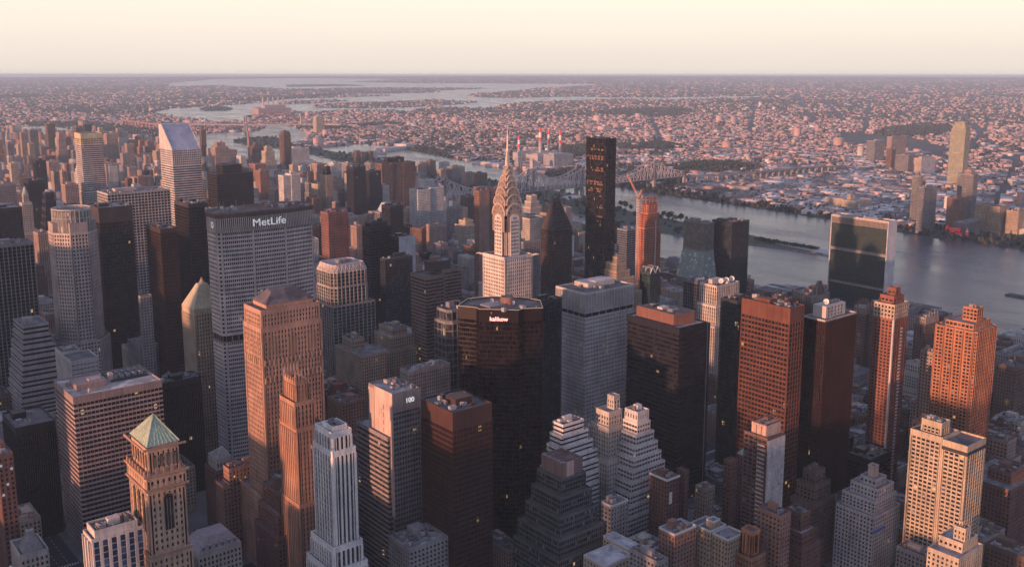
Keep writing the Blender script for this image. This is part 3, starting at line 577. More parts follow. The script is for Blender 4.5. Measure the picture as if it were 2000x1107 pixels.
# ================================================================== the buildings
BX = {'whiteroof': (193.3, 765.7, 67.2, 51.9, 128), 'merc': (166.8, 516.4, 14.0, 29.2, 172), 'whiteblue': (143.5, 523.1, 19.6, 15.0, 130), 'pyrlow': (118.5, 615.2, 15.8, 25.0, 85), 'leftdark': (123.8, 684.0, 9.2, 53.4, 125), 'blackleft': (162.7, 819.7, 29.5, 44.3, 95), 'greyopen': (218.7, 863.6, 22.6, 66.9, 128), 'darkpipes': (281.2, 826.9, 35.0, 20.0, 105), 'ml': (342.7, 838.4, 92.8, 31.3, 246), 'stripesleft': (211.4, 1131.6, 46.9, 24.4, 190), 'terrace': (222.6, 1045.1, 23.8, 41.7, 120), 'bear': (278.4, 1070.2, 35.6, 88.4, 230), 'unioncarbide': (337.7, 1166.8, 38.0, 45.0, 215), 'gridwhite': (401.0, 1341.0, 82.9, 45.0, 209), 'darkred': (361.1, 1036.3, 17.5, 43.7, 205), 'dark16': (425.1, 1121.2, 22.7, 45.1, 217), 'slimgrey': (337.3, 1041.0, 11.9, 6.4, 135), 'lowgrey': (339.9, 1061.7, 20.0, 40.0, 75), 'helmsley': (335.6, 885.1, 15.8, 21.5, 150), 'blackbox': (640.6, 1558.9, 63.3, 25.4, 200), 'turq': (658.4, 1696.1, 18.6, 30.0, 180), 'citi': (584.5, 1599.1, 47.9, 55.9, 243), 'yellowtop': (587.9, 2115.1, 43.2, 44.0, 240), 'lincoln': (291.4, 643.9, 48.2, 21.4, 205), 'spikes': (288.7, 590.2, 18.1, 22.3, 150), 'white275': (280.5, 523.9, 15.2, 25.4, 150), 'p100': (350.5, 564.6, 22.6, 32.2, 150), 'p90': (360.7, 507.4, 32.8, 37.3, 150), 'brown1': (496.3, 857.9, 30.0, 55.0, 82), 'brown2': (530.2, 877.1, 58.8, 38.0, 88), 'lowwhite': (522.4, 808.6, 50.0, 18.0, 72), 'teal': (523.3, 963.4, 47.9, 43.0, 152), 'redbrown': (687.7, 1272.7, 32.9, 23.1, 165), 'black34': (674.4, 1135.0, 34.0, 20.0, 162), 'whiteslab': (700.8, 1104.8, 25.2, 24.2, 150), 'darkglass36': (646.0, 1051.6, 41.5, 12.2, 135), 'banded': (579.5, 861.2, 47.2, 15.7, 160), 'chamfer': (574.6, 814.6, 46.6, 24.1, 125), 'kali': (447.6, 592.9, 61.3, 26.8, 190), 'darkglass40': (538.2, 629.7, 28.3, 10.2, 175), 'chanin': (843.0, 1016.8, 30.1, 4.4, 140), 'browntall': (867.7, 1148.9, 35.2, 11.2, 195), 'tri': (835.0, 947.3, 33.9, 20.2, 180), 'trump': (1100.7, 1123.3, 22.7, 45.8, 262), 'orange': (1060.3, 996.4, 36.3, 16.6, 175), 'darkglass48': (1113.1, 1085.4, 26.7, 22.8, 120), 'step49': (862.8, 857.7, 39.3, 26.5, 130), 'un1': (1089.7, 908.4, 19.0, 41.1, 154), 'un2': (1126.6, 890.5, 39.6, 36.5, 154), 'msmall': (913.5, 848.6, 19.0, 17.9, 115), 'grid52': (884.2, 743.9, 28.6, 23.6, 125), 'whitestripe': (850.0, 689.5, 55.8, 16.0, 135), 'b1097': (577.8, 612.4, 60.3, 30.6, 180), 'black55': (596.1, 520.2, 33.6, 59.0, 165), 'teal57': (691.3, 537.4, 21.7, 18.3, 170), 'red58': (635.4, 443.0, 18.6, 46.5, 190), 'black59': (675.7, 438.1, 44.3, 20.0, 175), 'brick60': (766.3, 430.8, 22.1, 17.1, 175), 'pink63': (838.5, 431.8, 11.8, 11.7, 120), 'cor': (787.5, 371.4, 36.1, 32.7, 165), 'low64': (735.3, 370.6, 17.8, 20.4, 92), 'cream': (654.3, 306.9, 26.5, 42.3, 115), 'wtall': (531.6, 383.7, 19.3, 19.1, 130), 'sA': (456.3, 504.9, 20.1, 11.2, 120), 'sB': (507.2, 480.1, 13.6, 14.7, 116), 'stone69': (494.2, 496.7, 14.9, 9.7, 134), 'stepglass': (427.7, 473.9, 19.0, 22.0, 108), 'lowc': (328.8, 512.9, 31.0, 26.0, 62), 'b72': (504.8, 447.8, 12.5, 16.4, 85), 'b74': (614.2, 399.5, 18.5, 8.9, 75), 'w75': (631.9, 358.7, 20.7, 14.5, 76), 'c76': (589.0, 275.9, 31.7, 14.9, 75), 'o77': (501.6, 370.0, 8.1, 9.1, 75), 'un': (1309.1, 755.0, 22.7, 92.6, 154), 'm1': (1000.0, 4017.8, 27.2, 30.0, 160), 'm2': (866.1, 3360.5, 21.5, 25.0, 165), 'm3': (837.1, 3707.9, 21.1, 25.0, 150), 'm4': (842.8, 3610.9, 25.6, 25.0, 165), 'm5': (801.6, 3455.5, 15.3, 25.0, 130), 'm6': (1019.5, 3718.0, 15.6, 25.0, 160), 'm7': (1048.4, 3469.7, 37.1, 30.0, 150), 'm8': (643.6, 2995.8, 18.2, 25.0, 110), 'm9': (607.9, 2575.8, 24.2, 30.0, 150), 'm10': (641.8, 3049.8, 69.5, 40.0, 70), 'm11': (465.1, 2036.6, 28.2, 35.0, 160), 'm12': (462.3, 1902.0, 15.6, 30.0, 150), 'm13': (458.3, 2282.2, 38.4, 40.0, 130), 'm14': (394.8, 1783.0, 15.8, 20.0, 150), 'm15': (314.5, 1621.8, 44.2, 40.0, 165), 'm16': (591.2, 2285.3, 7.4, 20.0, 150), 'm17': (656.2, 2407.6, 12.4, 20.0, 150), 'm18': (827.7, 2737.3, 21.4, 20.0, 110), 'm19': (547.5, 2101.7, 25.5, 30.0, 140), 'n1': (1403.4, 2882.9, 33.4, 25.0, 172), 'n2': (1473.0, 2967.6, 68.3, 30.0, 110), 'n3': (975.6, 1999.9, 38.3, 30.0, 140), 'n4': (1328.3, 2844.8, 30.6, 28.0, 130), 'n6': (1471.4, 3248.1, 40.1, 25.0, 110), 'n7': (1081.5, 2006.9, 17.0, 30.0, 145), 'n8': (1539.3, 2801.3, 35.1, 35.0, 70), 'n9': (1049.6, 2282.7, 24.5, 30.0, 120), 'n10': (1232.8, 2999.1, 43.6, 40.0, 138), 'n11': (1313.3, 3097.0, 33.4, 30.0, 105), 'n12': (1320.6, 3326.3, 16.3, 20.0, 160), 'r1': (1053.3, 1833.4, 29.9, 30.0, 165), 'r2': (1129.5, 1896.9, 30.3, 28.0, 145), 'r3': (1223.3, 1995.5, 93.2, 30.0, 150), 'r4': (1060.3, 1599.8, 63.0, 30.0, 140), 'r5': (1165.4, 1901.1, 17.5, 25.0, 110), 'r6': (945.8, 1518.1, 27.4, 30.0, 125), 'r7': (944.7, 1552.1, 24.3, 25.0, 110), 'r8': (1097.8, 1500.8, 30.4, 30.0, 85), 'r9': (1104.4, 1536.1, 28.2, 30.0, 105), 'r10': (1198.3, 1625.0, 22.3, 25.0, 110), 'r12': (1811.3, 3127.5, 57.5, 40.0, 75), 'q1': (2998.1, 1494.3, 32.0, 46.9, 205), 'q2': (2222.1, 1208.3, 24.0, 24.0, 118), 'q3': (2123.3, 1141.7, 56.6, 14.7, 105), 'q4': (2334.1, 1137.2, 32.7, 38.9, 120), 'q5': (2226.1, 1112.3, 33.5, 28.1, 75), 'q6': (2263.1, 1034.6, 34.8, 29.2, 60), 'q7': (3288.5, 1835.5, 34.4, 50.8, 65), 'q8': (3263.6, 1773.7, 93.6, 25.0, 60), 'q9': (3633.3, 2104.3, 110.5, 20.0, 100), 'q10': (3316.0, 1917.3, 27.5, 20.0, 80), 'q11': (3568.4, 2137.3, 70.4, 35.7, 85), 'q12': (2307.2, 1424.9, 74.9, 102.9, 28), 'q13': (2150.8, 1056.4, 70.5, 25.0, 32), 'q14': (2279.1, 999.0, 50.9, 27.4, 52), 'g1': (1040.3, 708.5, 5.4, 15.1, 97), 'g2': (1055.5, 705.9, 41.2, 9.8, 90), 'g3': (1055.8, 629.9, 8.9, 16.5, 90), 'g4': (1057.4, 615.5, 6.7, 10.0, 100), 'g5': (1083.3, 569.6, 31.7, 13.4, 85), 'f2': (460.0, 400.1, 21.1, 13.9, 75), 'f3': (489.3, 380.0, 16.4, 32.3, 70), 'f4': (533.9, 456.8, 5.1, 7.5, 80), 'f5': (578.8, 450.1, 8.6, 6.4, 78), 'f5b': (607.9, 455.6, 11.6, 11.0, 72), 'f6': (560.3, 458.2, 10.8, 10.1, 58), 'f7': (458.0, 456.4, 16.6, 10.1, 75), 'f8': (434.4, 390.9, 9.5, 24.5, 68), 'f1': (422.2, 425.3, 57.6, 20.4, 55), 'l1': (288.7, 735.8, 11.6, 23.1, 62), 'l2': (281.3, 690.4, 28.5, 10.6, 72), 'l3': (273.8, 684.6, 5.7, 14.5, 62), 'l4': (285.9, 614.1, 20.0, 26.0, 78), 'l5': (225.4, 612.3, 30.1, 26.0, 52), 'l6': (316.7, 682.0, 5.2, 36.9, 75), 's1': (733.1, 454.4, 22.0, 20.0, 54), 's2': (731.3, 423.6, 32.0, 22.0, 48), 'x1': (733.4, 308.7, 56.4, 19.4, 60), 'x2': (1056.8, 460.4, 73.5, 14.2, 70), 'x3': (983.4, 420.0, 74.8, 19.7, 80), 'c77': (523.4, 364.3, 11.2, 18.6, 82), 'c78': (557.3, 370.4, 16.2, 20.3, 65), 'dk1': (777.7, 505.4, 33.4, 25.3, 60), 'gr1': (810.1, 1054.0, 29.7, 19.8, 80), 'yy1': (1136.4, 1352.1, 32.8, 24.0, 130), 'mk1': (460.3, 849.3, 26.4, 15.8, 52), 'mk2': (439.1, 797.9, 24.5, 27.9, 60), 'st1': (449.6, 493.8, 12.5, 5.5, 60), 'i1': (1911.6, 2865.5, 27.8, 22.0, 46), 'i2': (1944.5, 2857.1, 25.9, 22.0, 50), 'i3': (1828.1, 2622.4, 26.3, 24.0, 46), 'i4': (1868.3, 2619.0, 53.6, 26.0, 52), 'i5': (1805.5, 2452.7, 37.5, 26.0, 50), 'i6': (1804.8, 2386.4, 31.3, 26.0, 54), 'i7': (1681.2, 2515.6, 22.6, 22.0, 50), 'i8': (2006.9, 2868.9, 31.0, 22.0, 40), 'fl': (594.4, 761.7, 41.3, 16.0, 148)}
GB = glass((.026, .032, .044), lit=.002, blind=.03); GT = glass((.022, .045, .047), lit=.002, blind=.03); GBR = glass((.040, .026, .024), lit=.004, rough=.1)
GBLK = glass((.012, .012, .018), lit=.0015, rough=.1, var=.3); GGREY = glass((.06, .062, .07), lit=.004, rough=.2); GUN = glass((.024, .042, .039), fl=3.7, bay=1.6, lit=.0005, var=.15, rough=.3, blind=0, spec=.8)
CONC = (.40, .375, .36); LIME = (.52, .47, .42); BRICK = (.33, .19, .15); DBRICK = (.20, .11, .09); TAN = (.46, .36, .27); WHITE = (.66, .64, .62); BLACK = (.035, .033, .038)
BRONZE = (.085, .055, .047); GREY = (.26, .25, .26); CREAM = (.55, .46, .36); PINKB = (.42, .31, .27)
def w_(c, **k): return wall(c, **k)
STY = dict(
 bandw=ST(w_(WHITE), fl=3.7, pier=0, sp=1.9, top=4, so=.15), bandc=ST(w_(CONC), fl=3.8, pier=.5, bay=1.9, sp=1.7, top=3),
 bandb=ST(w_((.23, .17, .15)), GBR, fl=3.8, pier=0, sp=1.9, top=3, so=.15), blackband=ST(w_((.030, .028, .036), rough=.4), GBLK, fl=3.9, pier=.18, bay=4.5, sp=1.5, top=5, po=.1),
 blackvert=ST(w_((.028, .026, .032), rough=.4), GBLK, fl=3.9, pier=.4, bay=1.6, sp=1.0, top=5, po=.35), curtain=ST(w_((.05, .055, .065), rough=.4), GB, fl=3.9, pier=.14, bay=1.8, sp=.5, top=2, po=.06),
 tealcur=ST(w_((.04, .06, .065), rough=.4), GT, fl=3.9, pier=.14, bay=1.8, sp=.6, top=2, po=.06),
 gridw=ST(w_((.50, .47, .45)), fl=3.8, bay=3.4, pier=1.0, sp=1.3, top=4, po=.1), gridg=ST(w_(GREY), fl=3.6, bay=2.8, pier=1.1, sp=1.5, top=3, po=.1),
 brick=ST(w_(BRICK), fl=3.3, bay=2.9, pier=1.5, sp=1.5, top=2, po=.06), dbrick=ST(w_(DBRICK), fl=3.4, bay=2.9, pier=1.5, sp=1.6, top=2, po=.08), tan=ST(w_(TAN), fl=3.4, bay=2.8, pier=1.4, sp=1.5, top=2, po=.08),
 stone=ST(w_(LIME), fl=3.7, bay=2.7, pier=1.3, sp=1.5, top=3, po=.22), stripes=ST(w_((.40, .375, .37)), GBLK, fl=3.9, bay=4.2, pier=.9, sp=.5, top=2.5, po=.6),
 white=ST(w_(WHITE), fl=3.1, bay=2.8, pier=1.3, sp=1.3, top=2, po=.08), pink=ST(w_(PINKB), fl=3.1, bay=3.0, pier=1.5, sp=1.4, top=2, po=.08), cream=ST(w_(CREAM), fl=3.1, bay=3.0, pier=1.5, sp=1.4, top=2, po=.08),
 grey=ST(w_((.33, .31, .31)), fl=3.2, bay=3.0, pier=1.4, sp=1.5, top=2, po=.08), brown=ST(w_((.19, .125, .10)), GBR, fl=3.4, bay=3.0, pier=1.2, sp=1.6, top=3, po=.1),
 greyglass=ST(w_((.30, .30, .32), rough=.5), GGREY, fl=3.5, bay=2.2, pier=.3, sp=1.1, top=2, po=.1))
def one(key, name, label, sty, cat='office tower', **k):
    x, y, w, d, h = BX[key]; st = STY[sty] if isinstance(sty, str) else sty
    return tower(name, label, x, y, k.pop('tiers', None) or [(rect(0, 0, w, d), 0, h)], st, cat, **k)
def set_backs(w, d, h, steps):
    """steps: (fraction of height, inset west, inset south, inset east, inset north)"""
    z = 0; out = []
    for f, a, b, c, e in steps: out.append((rect(a, b, w-c, d-e), z, h*f)); z = h*f
    return out

# ---- slab with the big white letters: long octagon, three facets to the south
x, y, w, d, h = BX['ml']; d = 36
stM = ST(w_((.58, .515, .50)), glass((.015, .015, .02), fl=3.85, bay=1.75, lit=.002), fl=3.85, bay=1.75, pier=.5, sp=1.75, top=0.4, base=1, po=-.1, so=.1, corner=.9)
stV = ST(w_((.56, .50, .48)), GBLK, fl=14, bay=1.75, pier=.75, sp=.1, top=.8, base=.3, po=.35); stL = ST(w_((.20, .18, .17)), GBLK, fl=8, bay=5.2, pier=1.1, sp=.2, top=.5, base=.2, po=-.4, inset_=1.2)
P = [(0, 10.), (30, 0.), (68, 0), (96, 10), (96, 26), (68, 36), (30, 36), (0, 26)]
P = [(0, 3.0), (3.2, 0.0), (31.5, -4.2), (63.5, -4.2), (93.5, 1.0), (95.5, 12), (95.5, 24), (63.5, 36), (31.5, 36), (0, 24)]
z1, z2, z3, z4 = 128, 134.5, 229, 242
ml = tower('office_slab', 'huge grey concrete slab with white letters MetLife across its crown', x, y - 0, [(P, 0, z1, stM), (inset(P, .6), z1, z2, stL), (P, z2, z3, stM), (P, z3, z4, stV), (inset(P, -1.0), z4, 246, ST(w_((.12, .09, .085)), top=1, base=1, fl=20))], stM, clut=9, cap=0, seed=1, pent=False, rm=roofm((.20, .15, .13)), coping=w_((.25, .18, .16)))
WL = plain((.9, .9, .9), .5, 0, (1, 1, 1), .25)
lettering('MetLife', ml, (47.5, -4.85, 235.6), 9.6, (R(90), 0, 0), WL, bold=0, stretch=1.14)
lg = MB()
for k in range(8):
    a = k * math.pi / 4; c, s_ = math.cos(a), math.sin(a)
    q = [(-.55, 10 + 2.4*c - .9*s_, 235.5 + 2.4*s_ + .9*c), (-.55, 10 + 3.3*c, 235.5 + 3.3*s_), (-.55, 10 + 2.4*c + .9*s_, 235.5 + 2.4*s_ - .9*c), (-.55, 10 + 1.2*c, 235.5 + 1.2*s_)]
    lg.poly(q, WL)
lg.build('emblem', ml)
m = MB()
for k in range(7): m.box(36 + k*7.5, 4, 247, 36.6 + k*7.5, 30, 247.8, w_((.30, .2, .17)))
for k in range(3): m.box(36, 5 + k*11, 247.85, 82, 5.5 + k*11, 248.5, w_((.30, .2, .17)))
m.build('roof_frame', ml)
for k in range(5):
    m = MB(); q = 8 + k*6; m.bar((q, 12 + (k*5) % 9, 246), (q, 12 + (k*5) % 9, 255 - k % 3), .3, METAL); m.build('mast', ml)
for q in (56, 71, 78): dish(ml, q, 4 + q/20, 246, 1.3)
for q in (14, 24): dish(ml, q, 22, 246, 1.6)

# ---- art deco tower with the stainless sunburst crown
cx, cy = 588, 733
ch = empty('art_deco_skyscraper', 'pale brick tower with a tiered silver sunburst crown and needle spire', 'skyscraper', (cx, cy, 0))
WB = w_((.70, .63, .58)); stC = ST(WB, fl=3.6, bay=2.6, pier=1.2, sp=1.5, top=2.5, base=3, po=.12, corner=1.5); stU = ST(WB, fl=3.6, bay=2.4, pier=1.15, sp=1.4, top=.5, base=1, po=.12, corner=1.2)
f = MB(); g = MB(); pn = []
T = [(rect(-24, -24, 24, 24), 0, 120, stC), ([(-17, -17), (17, -17), (17, 17), (-17, 17)], 120, 197, stC)]
# plan with re-entrant corners above the eagles
c_, s2 = 5.5, 11.0
PL = [(-s2+c_, -s2), (s2-c_, -s2), (s2-c_, -s2+3.2), (s2-3.2, -s2+3.2), (s2-3.2, -s2+c_), (s2, -s2+c_), (s2, s2-c_), (s2-3.2, s2-c_), (s2-3.2, s2-3.2), (s2-c_, s2-3.2), (s2-c_, s2), (-s2+c_, s2), (-s2+c_, s2-3.2), (-s2+3.2, s2-3.2), (-s2+3.2, s2-c_), (-s2, s2-c_), (-s2, -s2+c_), (-s2+3.2, -s2+c_), (-s2+3.2, -s2+3.2), (-s2+c_, -s2+3.2)]
T.append((PL, 197, 231, stU))
for p, a, b, s_ in T:
    facade(f, p, a, b, s_, (cx, cy)); g.prism(inset(p, .44), a, b - .3, s_['glass']); roof_on(ch, p, b, s_, ROOFS[0], .8)
for a in range(4):   # low side wings with rounded stepped top
    pass
f.build('facade', ch); g.build('glazing', ch)
STEEL = wall((.80, .64, .52), .33, .6, .3); DKS = plain((.10, .08, .075), .4); STEELD = wall((.46, .35, .29), .4, .6, .3)
def arch_pts(hw, z0, zs, n=10): return [(-hw, z0)] + [(-hw*math.cos(math.pi*i/n), zs + hw*1.15*math.sin(math.pi*i/n)) for i in range(n+1)] + [(hw, z0)]
# seven nested arches per side, each set further in and higher
lev = [(10.6, 229, 236.0, 11.0), (9.7, 240, 245.5, 9.9), (8.2, 249, 254.0, 8.3), (6.6, 257, 261.5, 6.7), (5.1, 264, 268.0, 5.2), (3.8, 270, 274.0, 3.9), (2.6, 276, 279.5, 2.7)]
for i, (hw, z0, zs, off) in enumerate(lev):
    m = MB(); pr = arch_pts(hw * .86, z0 - 9, zs); n = len(pr)
    for k in range(4):
        c, s_ = math.cos(k*math.pi/2), math.sin(k*math.pi/2)
        X = lambda u, v, z: (u*c - v*s_, u*s_ + v*c, z)
        m.poly([X(u, -off, z) for u, z in pr][::1], STEELD)
        for j in range(1, n-2):
            m.quad(X(pr[j][0], -off, pr[j][1]), X(pr[j][0], 0, pr[j][1]), X(pr[j+1][0], 0, pr[j+1][1]), X(pr[j+1][0], -off, pr[j+1][1]), STEEL)
        # raised rim
        for j in range(1, n-2):
            a, b = pr[j], pr[j+1]; q = 1.10
            A = (a[0]*q, zs + (a[1]-zs)*q); B = (b[0]*q, zs + (b[1]-zs)*q)
            m.quad(X(a[0], -off-.35, a[1]), X(b[0], -off-.35, b[1]), X(B[0], -off-.35, B[1]), X(A[0], -off-.35, A[1]), STEEL)
            m.quad(X(A[0], -off-.35, A[1]), X(B[0], -off-.35, B[1]), X(B[0], -off+.3, B[1]), X(A[0], -off+.3, A[1]), STEEL)
    t = m.build('crown_arch', ch)
    m = MB()
    for k in range(4):
        c, s_ = math.cos(k*math.pi/2), math.sin(k*math.pi/2); X = lambda u, v, z: (u*c - v*s_, u*s_ + v*c, z)
        nt_ = 5 if i < 5 else 3
        for j in range(nt_):
            a = math.pi * (j + .5) / nt_; r0, r1 = hw*.58, hw*.78; da = math.pi / nt_ * .22
            q = lambda r, aa: X(-r*math.cos(aa), -off-.12, zs + 1.15*r*math.sin(aa))
            m.poly([q(r0, a-da), q(r0, a+da), q(r1, a)], DKS)
    m.build('triangular_window', t)
m = MB(); m.prism([(-2.1, -2.1), (2.1, -2.1), (2.1, 2.1), (-2.1, 2.1)], 278, 296, STEEL, STEEL, [(-1.0, -1.0), (1.0, -1.0), (1.0, 1.0), (-1.0, 1.0)])
m.cyl(0, 0, .9, 296, 319, STEEL, 8, .12); m.build('spire', ch)
for i, (a, b) in enumerate(((-1, -1), (1, -1), (1, 1), (-1, 1))):
    m = MB(); m.bar((a*16, b*16, 196), (a*20, b*20, 197.6), 1.6, STEEL, 1.4); m.bar((a*20, b*20, 197.6), (a*21.5, b*21.5, 196.8), .8, STEEL); m.build('eagle_gargoyle', ch)
m = MB()
for k in range(4):
    c, s_ = math.cos(k*math.pi/2), math.sin(k*math.pi/2); X = lambda u, v, z: (u*c - v*s_, u*s_ + v*c, z)
    for hw, vv, zb in ((5.5, -12.9, 206),):
        pr = [(-hw, 197)] + [(-hw*math.cos(math.pi*i/8), 232 + hw*.9*math.sin(math.pi*i/8)) for i in range(9)] + [(hw, 197)]
        m.poly([X(u, -s2-.4, z) for u, z in pr], WB)
        for j in range(len(pr)-1): m.quad(X(pr[j][0], -s2-.4, pr[j][1]), X(pr[j][0], -s2+3, pr[j][1]), X(pr[j+1][0], -s2+3, pr[j+1][1]), X(pr[j+1][0], -s2-.4, pr[j+1][1]), WB)
m.build('arched_bay', ch)
wn_ = MB()
for k in range(4):
    c, s_ = math.cos(k*math.pi/2), math.sin(k*math.pi/2); X = lambda u, v, z: (u*c - v*s_, u*s_ + v*c, z)
    for r_ in range(10):
        for u in (-3.6, -1.2, 1.2, 3.6):
            if r_ == 9 and abs(u) > 2: continue
            z = 199.5 + r_*3.6; wn_.quad(X(u-.6, -s2-.44, z), X(u+.6, -s2-.44, z), X(u+.6, -s2-.44, z+2), X(u-.6, -s2-.44, z+2), DARKG)
tag(wn_.build('window', ch), kind='stuff')

# ---- slant-topped white tower
x, y, w, d, h = BX['citi']; hN = 279.4
stW = ST(w_((.62, .58, .56)), GB, fl=3.9, pier=0, sp=2.0, top=.4, so=.12, base=30)
ct = tower('slant_roofed_tower', 'white striped tower with a 45 degree slanted metal roof', x, y, [(rect(0, 0, w, d), 0, 214, stW), (rect(0, 0, w, d), 214, 241, ST(w_((.62, .58, .56)), top=1, base=30))], stW, clut=0, pent=False, par=0)
m = MB(); k = d; zt = 281; SM = wall((.62, .63, .66), .38, .5, .5); WW = w_((.62, .58, .56))
A = [(0, 0, 241), (w, 0, 241), (w, d*.80, zt), (0, d*.80, zt), (0, d, zt), (w, d, zt), (w, d, 241), (0, d, 241)]
m.quad(A[0], A[1], A[2], A[3], SM); m.quad(A[3], A[2], A[5], A[4], SM); m.quad(A[7], A[4], A[5], A[6], WW); m.poly([A[0], A[3], A[4], A[7]], WW); m.poly([A[1], A[6], A[5], A[2]], WW)
for i in range(1, 24):
    u = w*i/24; m.bar((u, 0, 241.2), (u, d*.80, zt+.2), .35, SM, .5)
m.bar((.5, 0, 241.5), (.5, d*.80, zt+.6), 1.0, WW, 1.6); m.bar((w-.5, 0, 241.5), (w-.5, d*.80, zt+.6), 1.0, WW, 1.6)
m.build('slanted_roof', ct)

# ---- octagonal granite tower with ribbed glass crown
x, y = BX['bear'][:2]; sq = 37.; Pq = octo(sq+3, sq+10, 12, 14); stB = ST(w_((.52, .44, .41)), GB, fl=3.9, bay=3.0, pier=1.35, sp=1.7, top=1.2, base=2, po=.16, corner=1.0)
bx_, by_ = (281.2, 1058.6)
P0 = [(p[0]-22, p[1]-4) for p in octo(54, 58, 15, 17)]; P1 = [(p[0]-17, p[1]) for p in octo(44, 49, 13, 15)]
bt = tower('octagonal_tower', 'octagonal pink granite tower crowned by a ribbed glass drum', bx_, by_, [(P0, 0, 92), (P1, 92, 206)], stB, clut=0, pent=False, seed=3, cap=0)
m = MB(); FR = w_((.55, .50, .45)); GC = glass((.16, .16, .155), lit=0, rough=.25, var=.2)
Pc = inset(P1, 2.2); n = len(Pc); cc = (5.0, 24.5)
m2 = MB()
ring = [(cc[0] + 18.6*math.cos(2*math.pi*(i+.5)/28), cc[1] + 20.8*math.sin(2*math.pi*(i+.5)/28)) for i in range(28)]
m2.prism(ring, 206, 228, GC, ROOFS[0]); gl = m2.build('glass_crown', bt)
for i in range(28):
    p = ring[i]; q = ring[(i+1) % 28]
    m.bar((p[0], p[1], 206), (p[0], p[1], 230.5), .8, FR); m.bar((p[0], p[1], 230), (q[0], q[1], 230), .9, FR, 1.0); m.bar((p[0], p[1], 221), (q[0], q[1], 221), .5, FR)
    v = Vector((p[0]-cc[0], p[1]-cc[1])).normalized() * 3.5; m.bar((p[0], p[1], 230), (p[0]-v.x, p[1]-v.y, 229), .5, FR)
m.build('crown_rib', gl)
for px_, py_, ww, dd in ((-16.6, 15.6, 5, 17), (-4, .4, 17, 5), (21, 15.6, 5.6, 17)):
    m = MB(); m.box(px_, py_, 206, px_+ww, py_+dd, 217, w_((.43, .36, .33))); m.build('shoulder_pavilion', bt)

# ---- terracotta tower with green copper pyramid
x, y, w, d, h = BX['merc']; w, d = 17.5, 27.
TC = (.58, .39, .28); stT = ST(w_(TC), fl=3.7, bay=2.9, pier=1.7, sp=1.7, top=3.2, base=3, po=.2, corner=1.6, inset_=.6)
x0, y0 = x - 2.2, y - 1.5
mt = tower('terracotta_tower', 'ornate orange terracotta tower with a pale green copper pyramid roof', x0, y0, [(rect(-2.5, -2, w+3.5, d+3), 0, 112), (rect(-1, -1, w+2, d+2), 112, 150), (rect(-1.6, -1.6, w+2.6, d+2.6), 150, 158), (rect(1.0, 1.0, w+.2, d), 158, 173)], stT, clut=0, cap=100, pent=False, seed=4, par=1.0)
m = MB(); CU = wall((.40, .50, .38), .7); CY = wall((.60, .58, .40), .7)
a = rect(.4, .4, w+.8, d+.6); ap = (w/2+.6, d/2); zt = 187
for i in range(4):
    j = (i+1) % 4; m.poly([(*a[i], 173.6), (*a[j], 173.6), (ap[0], ap[1], zt)], CU)
m.build('pyramid_roof', mt)
m = MB()
for i in range(4):
    j = (i+1) % 4
    for q in range(1, 8):
        s_ = q/8; p = (a[i][0]*(1-s_) + a[j][0]*s_, a[i][1]*(1-s_) + a[j][1]*s_); r_ = 1 - abs(s_-.5)*2
        m.bar((p[0], p[1], 173.7), (p[0] + (ap[0]-p[0])*r_*.96, p[1] + (ap[1]-p[1])*r_*.96, 173.7 + (zt-173.7)*r_*.96), .22, CU, .3)
m.build('standing_seam', mt)
for i in range(4):
    m = MB(); p = a[i]; m.bar((p[0], p[1], 173.7), (ap[0], ap[1], zt+.1), .45, CU); m.build('hip', mt)
OR = w_((.44, .27, .19))
for z, e in ((150, .7), (158, 1.0), (112, .9), (173, .4)):
    m = MB(); m.box(-2.0-e, -2.0-e, z-.7, w+3.0+e, -1.7, z+.5, OR); m.box(-2.0-e, -1.66, z-.72, -1.7, d+3, z+.48, OR); m.build('cornice', mt)
m = MB()
for q in range(7): m.box(-2.6, -2 + q*4.6, 158.6, -1.8, -.6 + q*4.6, 161.4, OR)
for q in range(5): m.box(-1 + q*4.2, -2.7, 158.6, .4 + q*4.2, -1.9, 161.4, OR)
m.build('balustrade', mt)
def arch_window(root, c, ww, z0, z1, face, mat=None, name='arched_window'):
    m = MB(); n = 8; zs = z1 - ww/2; pr = [(-ww/2, z0), (ww/2, z0)] + [(ww/2*math.cos(math.pi*i/n), zs + ww/2*math.sin(math.pi*i/n)) for i in range(n+1)]
    Xf = (lambda u, z, o: (c[0]+u, c[1]-o, z)) if face == 's' else (lambda u, z, o: (c[0]-o, c[1]-u, z))
    m.poly([Xf(u, z, .24) for u, z in pr], mat or PM[0])
    o = m.build(name, root)
    m = MB(); q = 1.16
    for i in range(1, len(pr)):
        a, b = pr[i], pr[(i+1) % len(pr)]
        if i == len(pr)-1: b = (-ww/2, z0)
        A = (a[0]*q, zs + (a[1]-zs)*(q if a[1] > zs else 1)); B = (b[0]*q, zs + (b[1]-zs)*(q if b[1] > zs else 1))
        m.quad(Xf(a[0], a[1], .5), Xf(b[0], b[1], .5), Xf(B[0], B[1], .5), Xf(A[0], A[1], .5), root_frame)
    for u in (-ww/6, ww/6): m.quad(Xf(u-.15, z0, .4), Xf(u+.15, z0, .4), Xf(u+.15, zs, .4), Xf(u-.15, zs, .4), root_frame)
    m.build('window_frame', o)
root_frame = w_((.42, .28, .19))
arch_window(mt, (9.5, -1.35), 5.0, 125, 146, 's')
for q in (5, 12, 19): arch_window(mt, (-1.35, q+1.5), 3.2, 124, 146, 'w')
for z in (165.3,):
    for q in (4.2, 8, 11.8, 15.2): arch_window(mt, (q, .75), 1.9, z-4, z+3.2, 's')
    for q in (4, 8, 12, 16, 20, 24): arch_window(mt, (.75, q), 1.9, z-4, z+3.2, 'w')

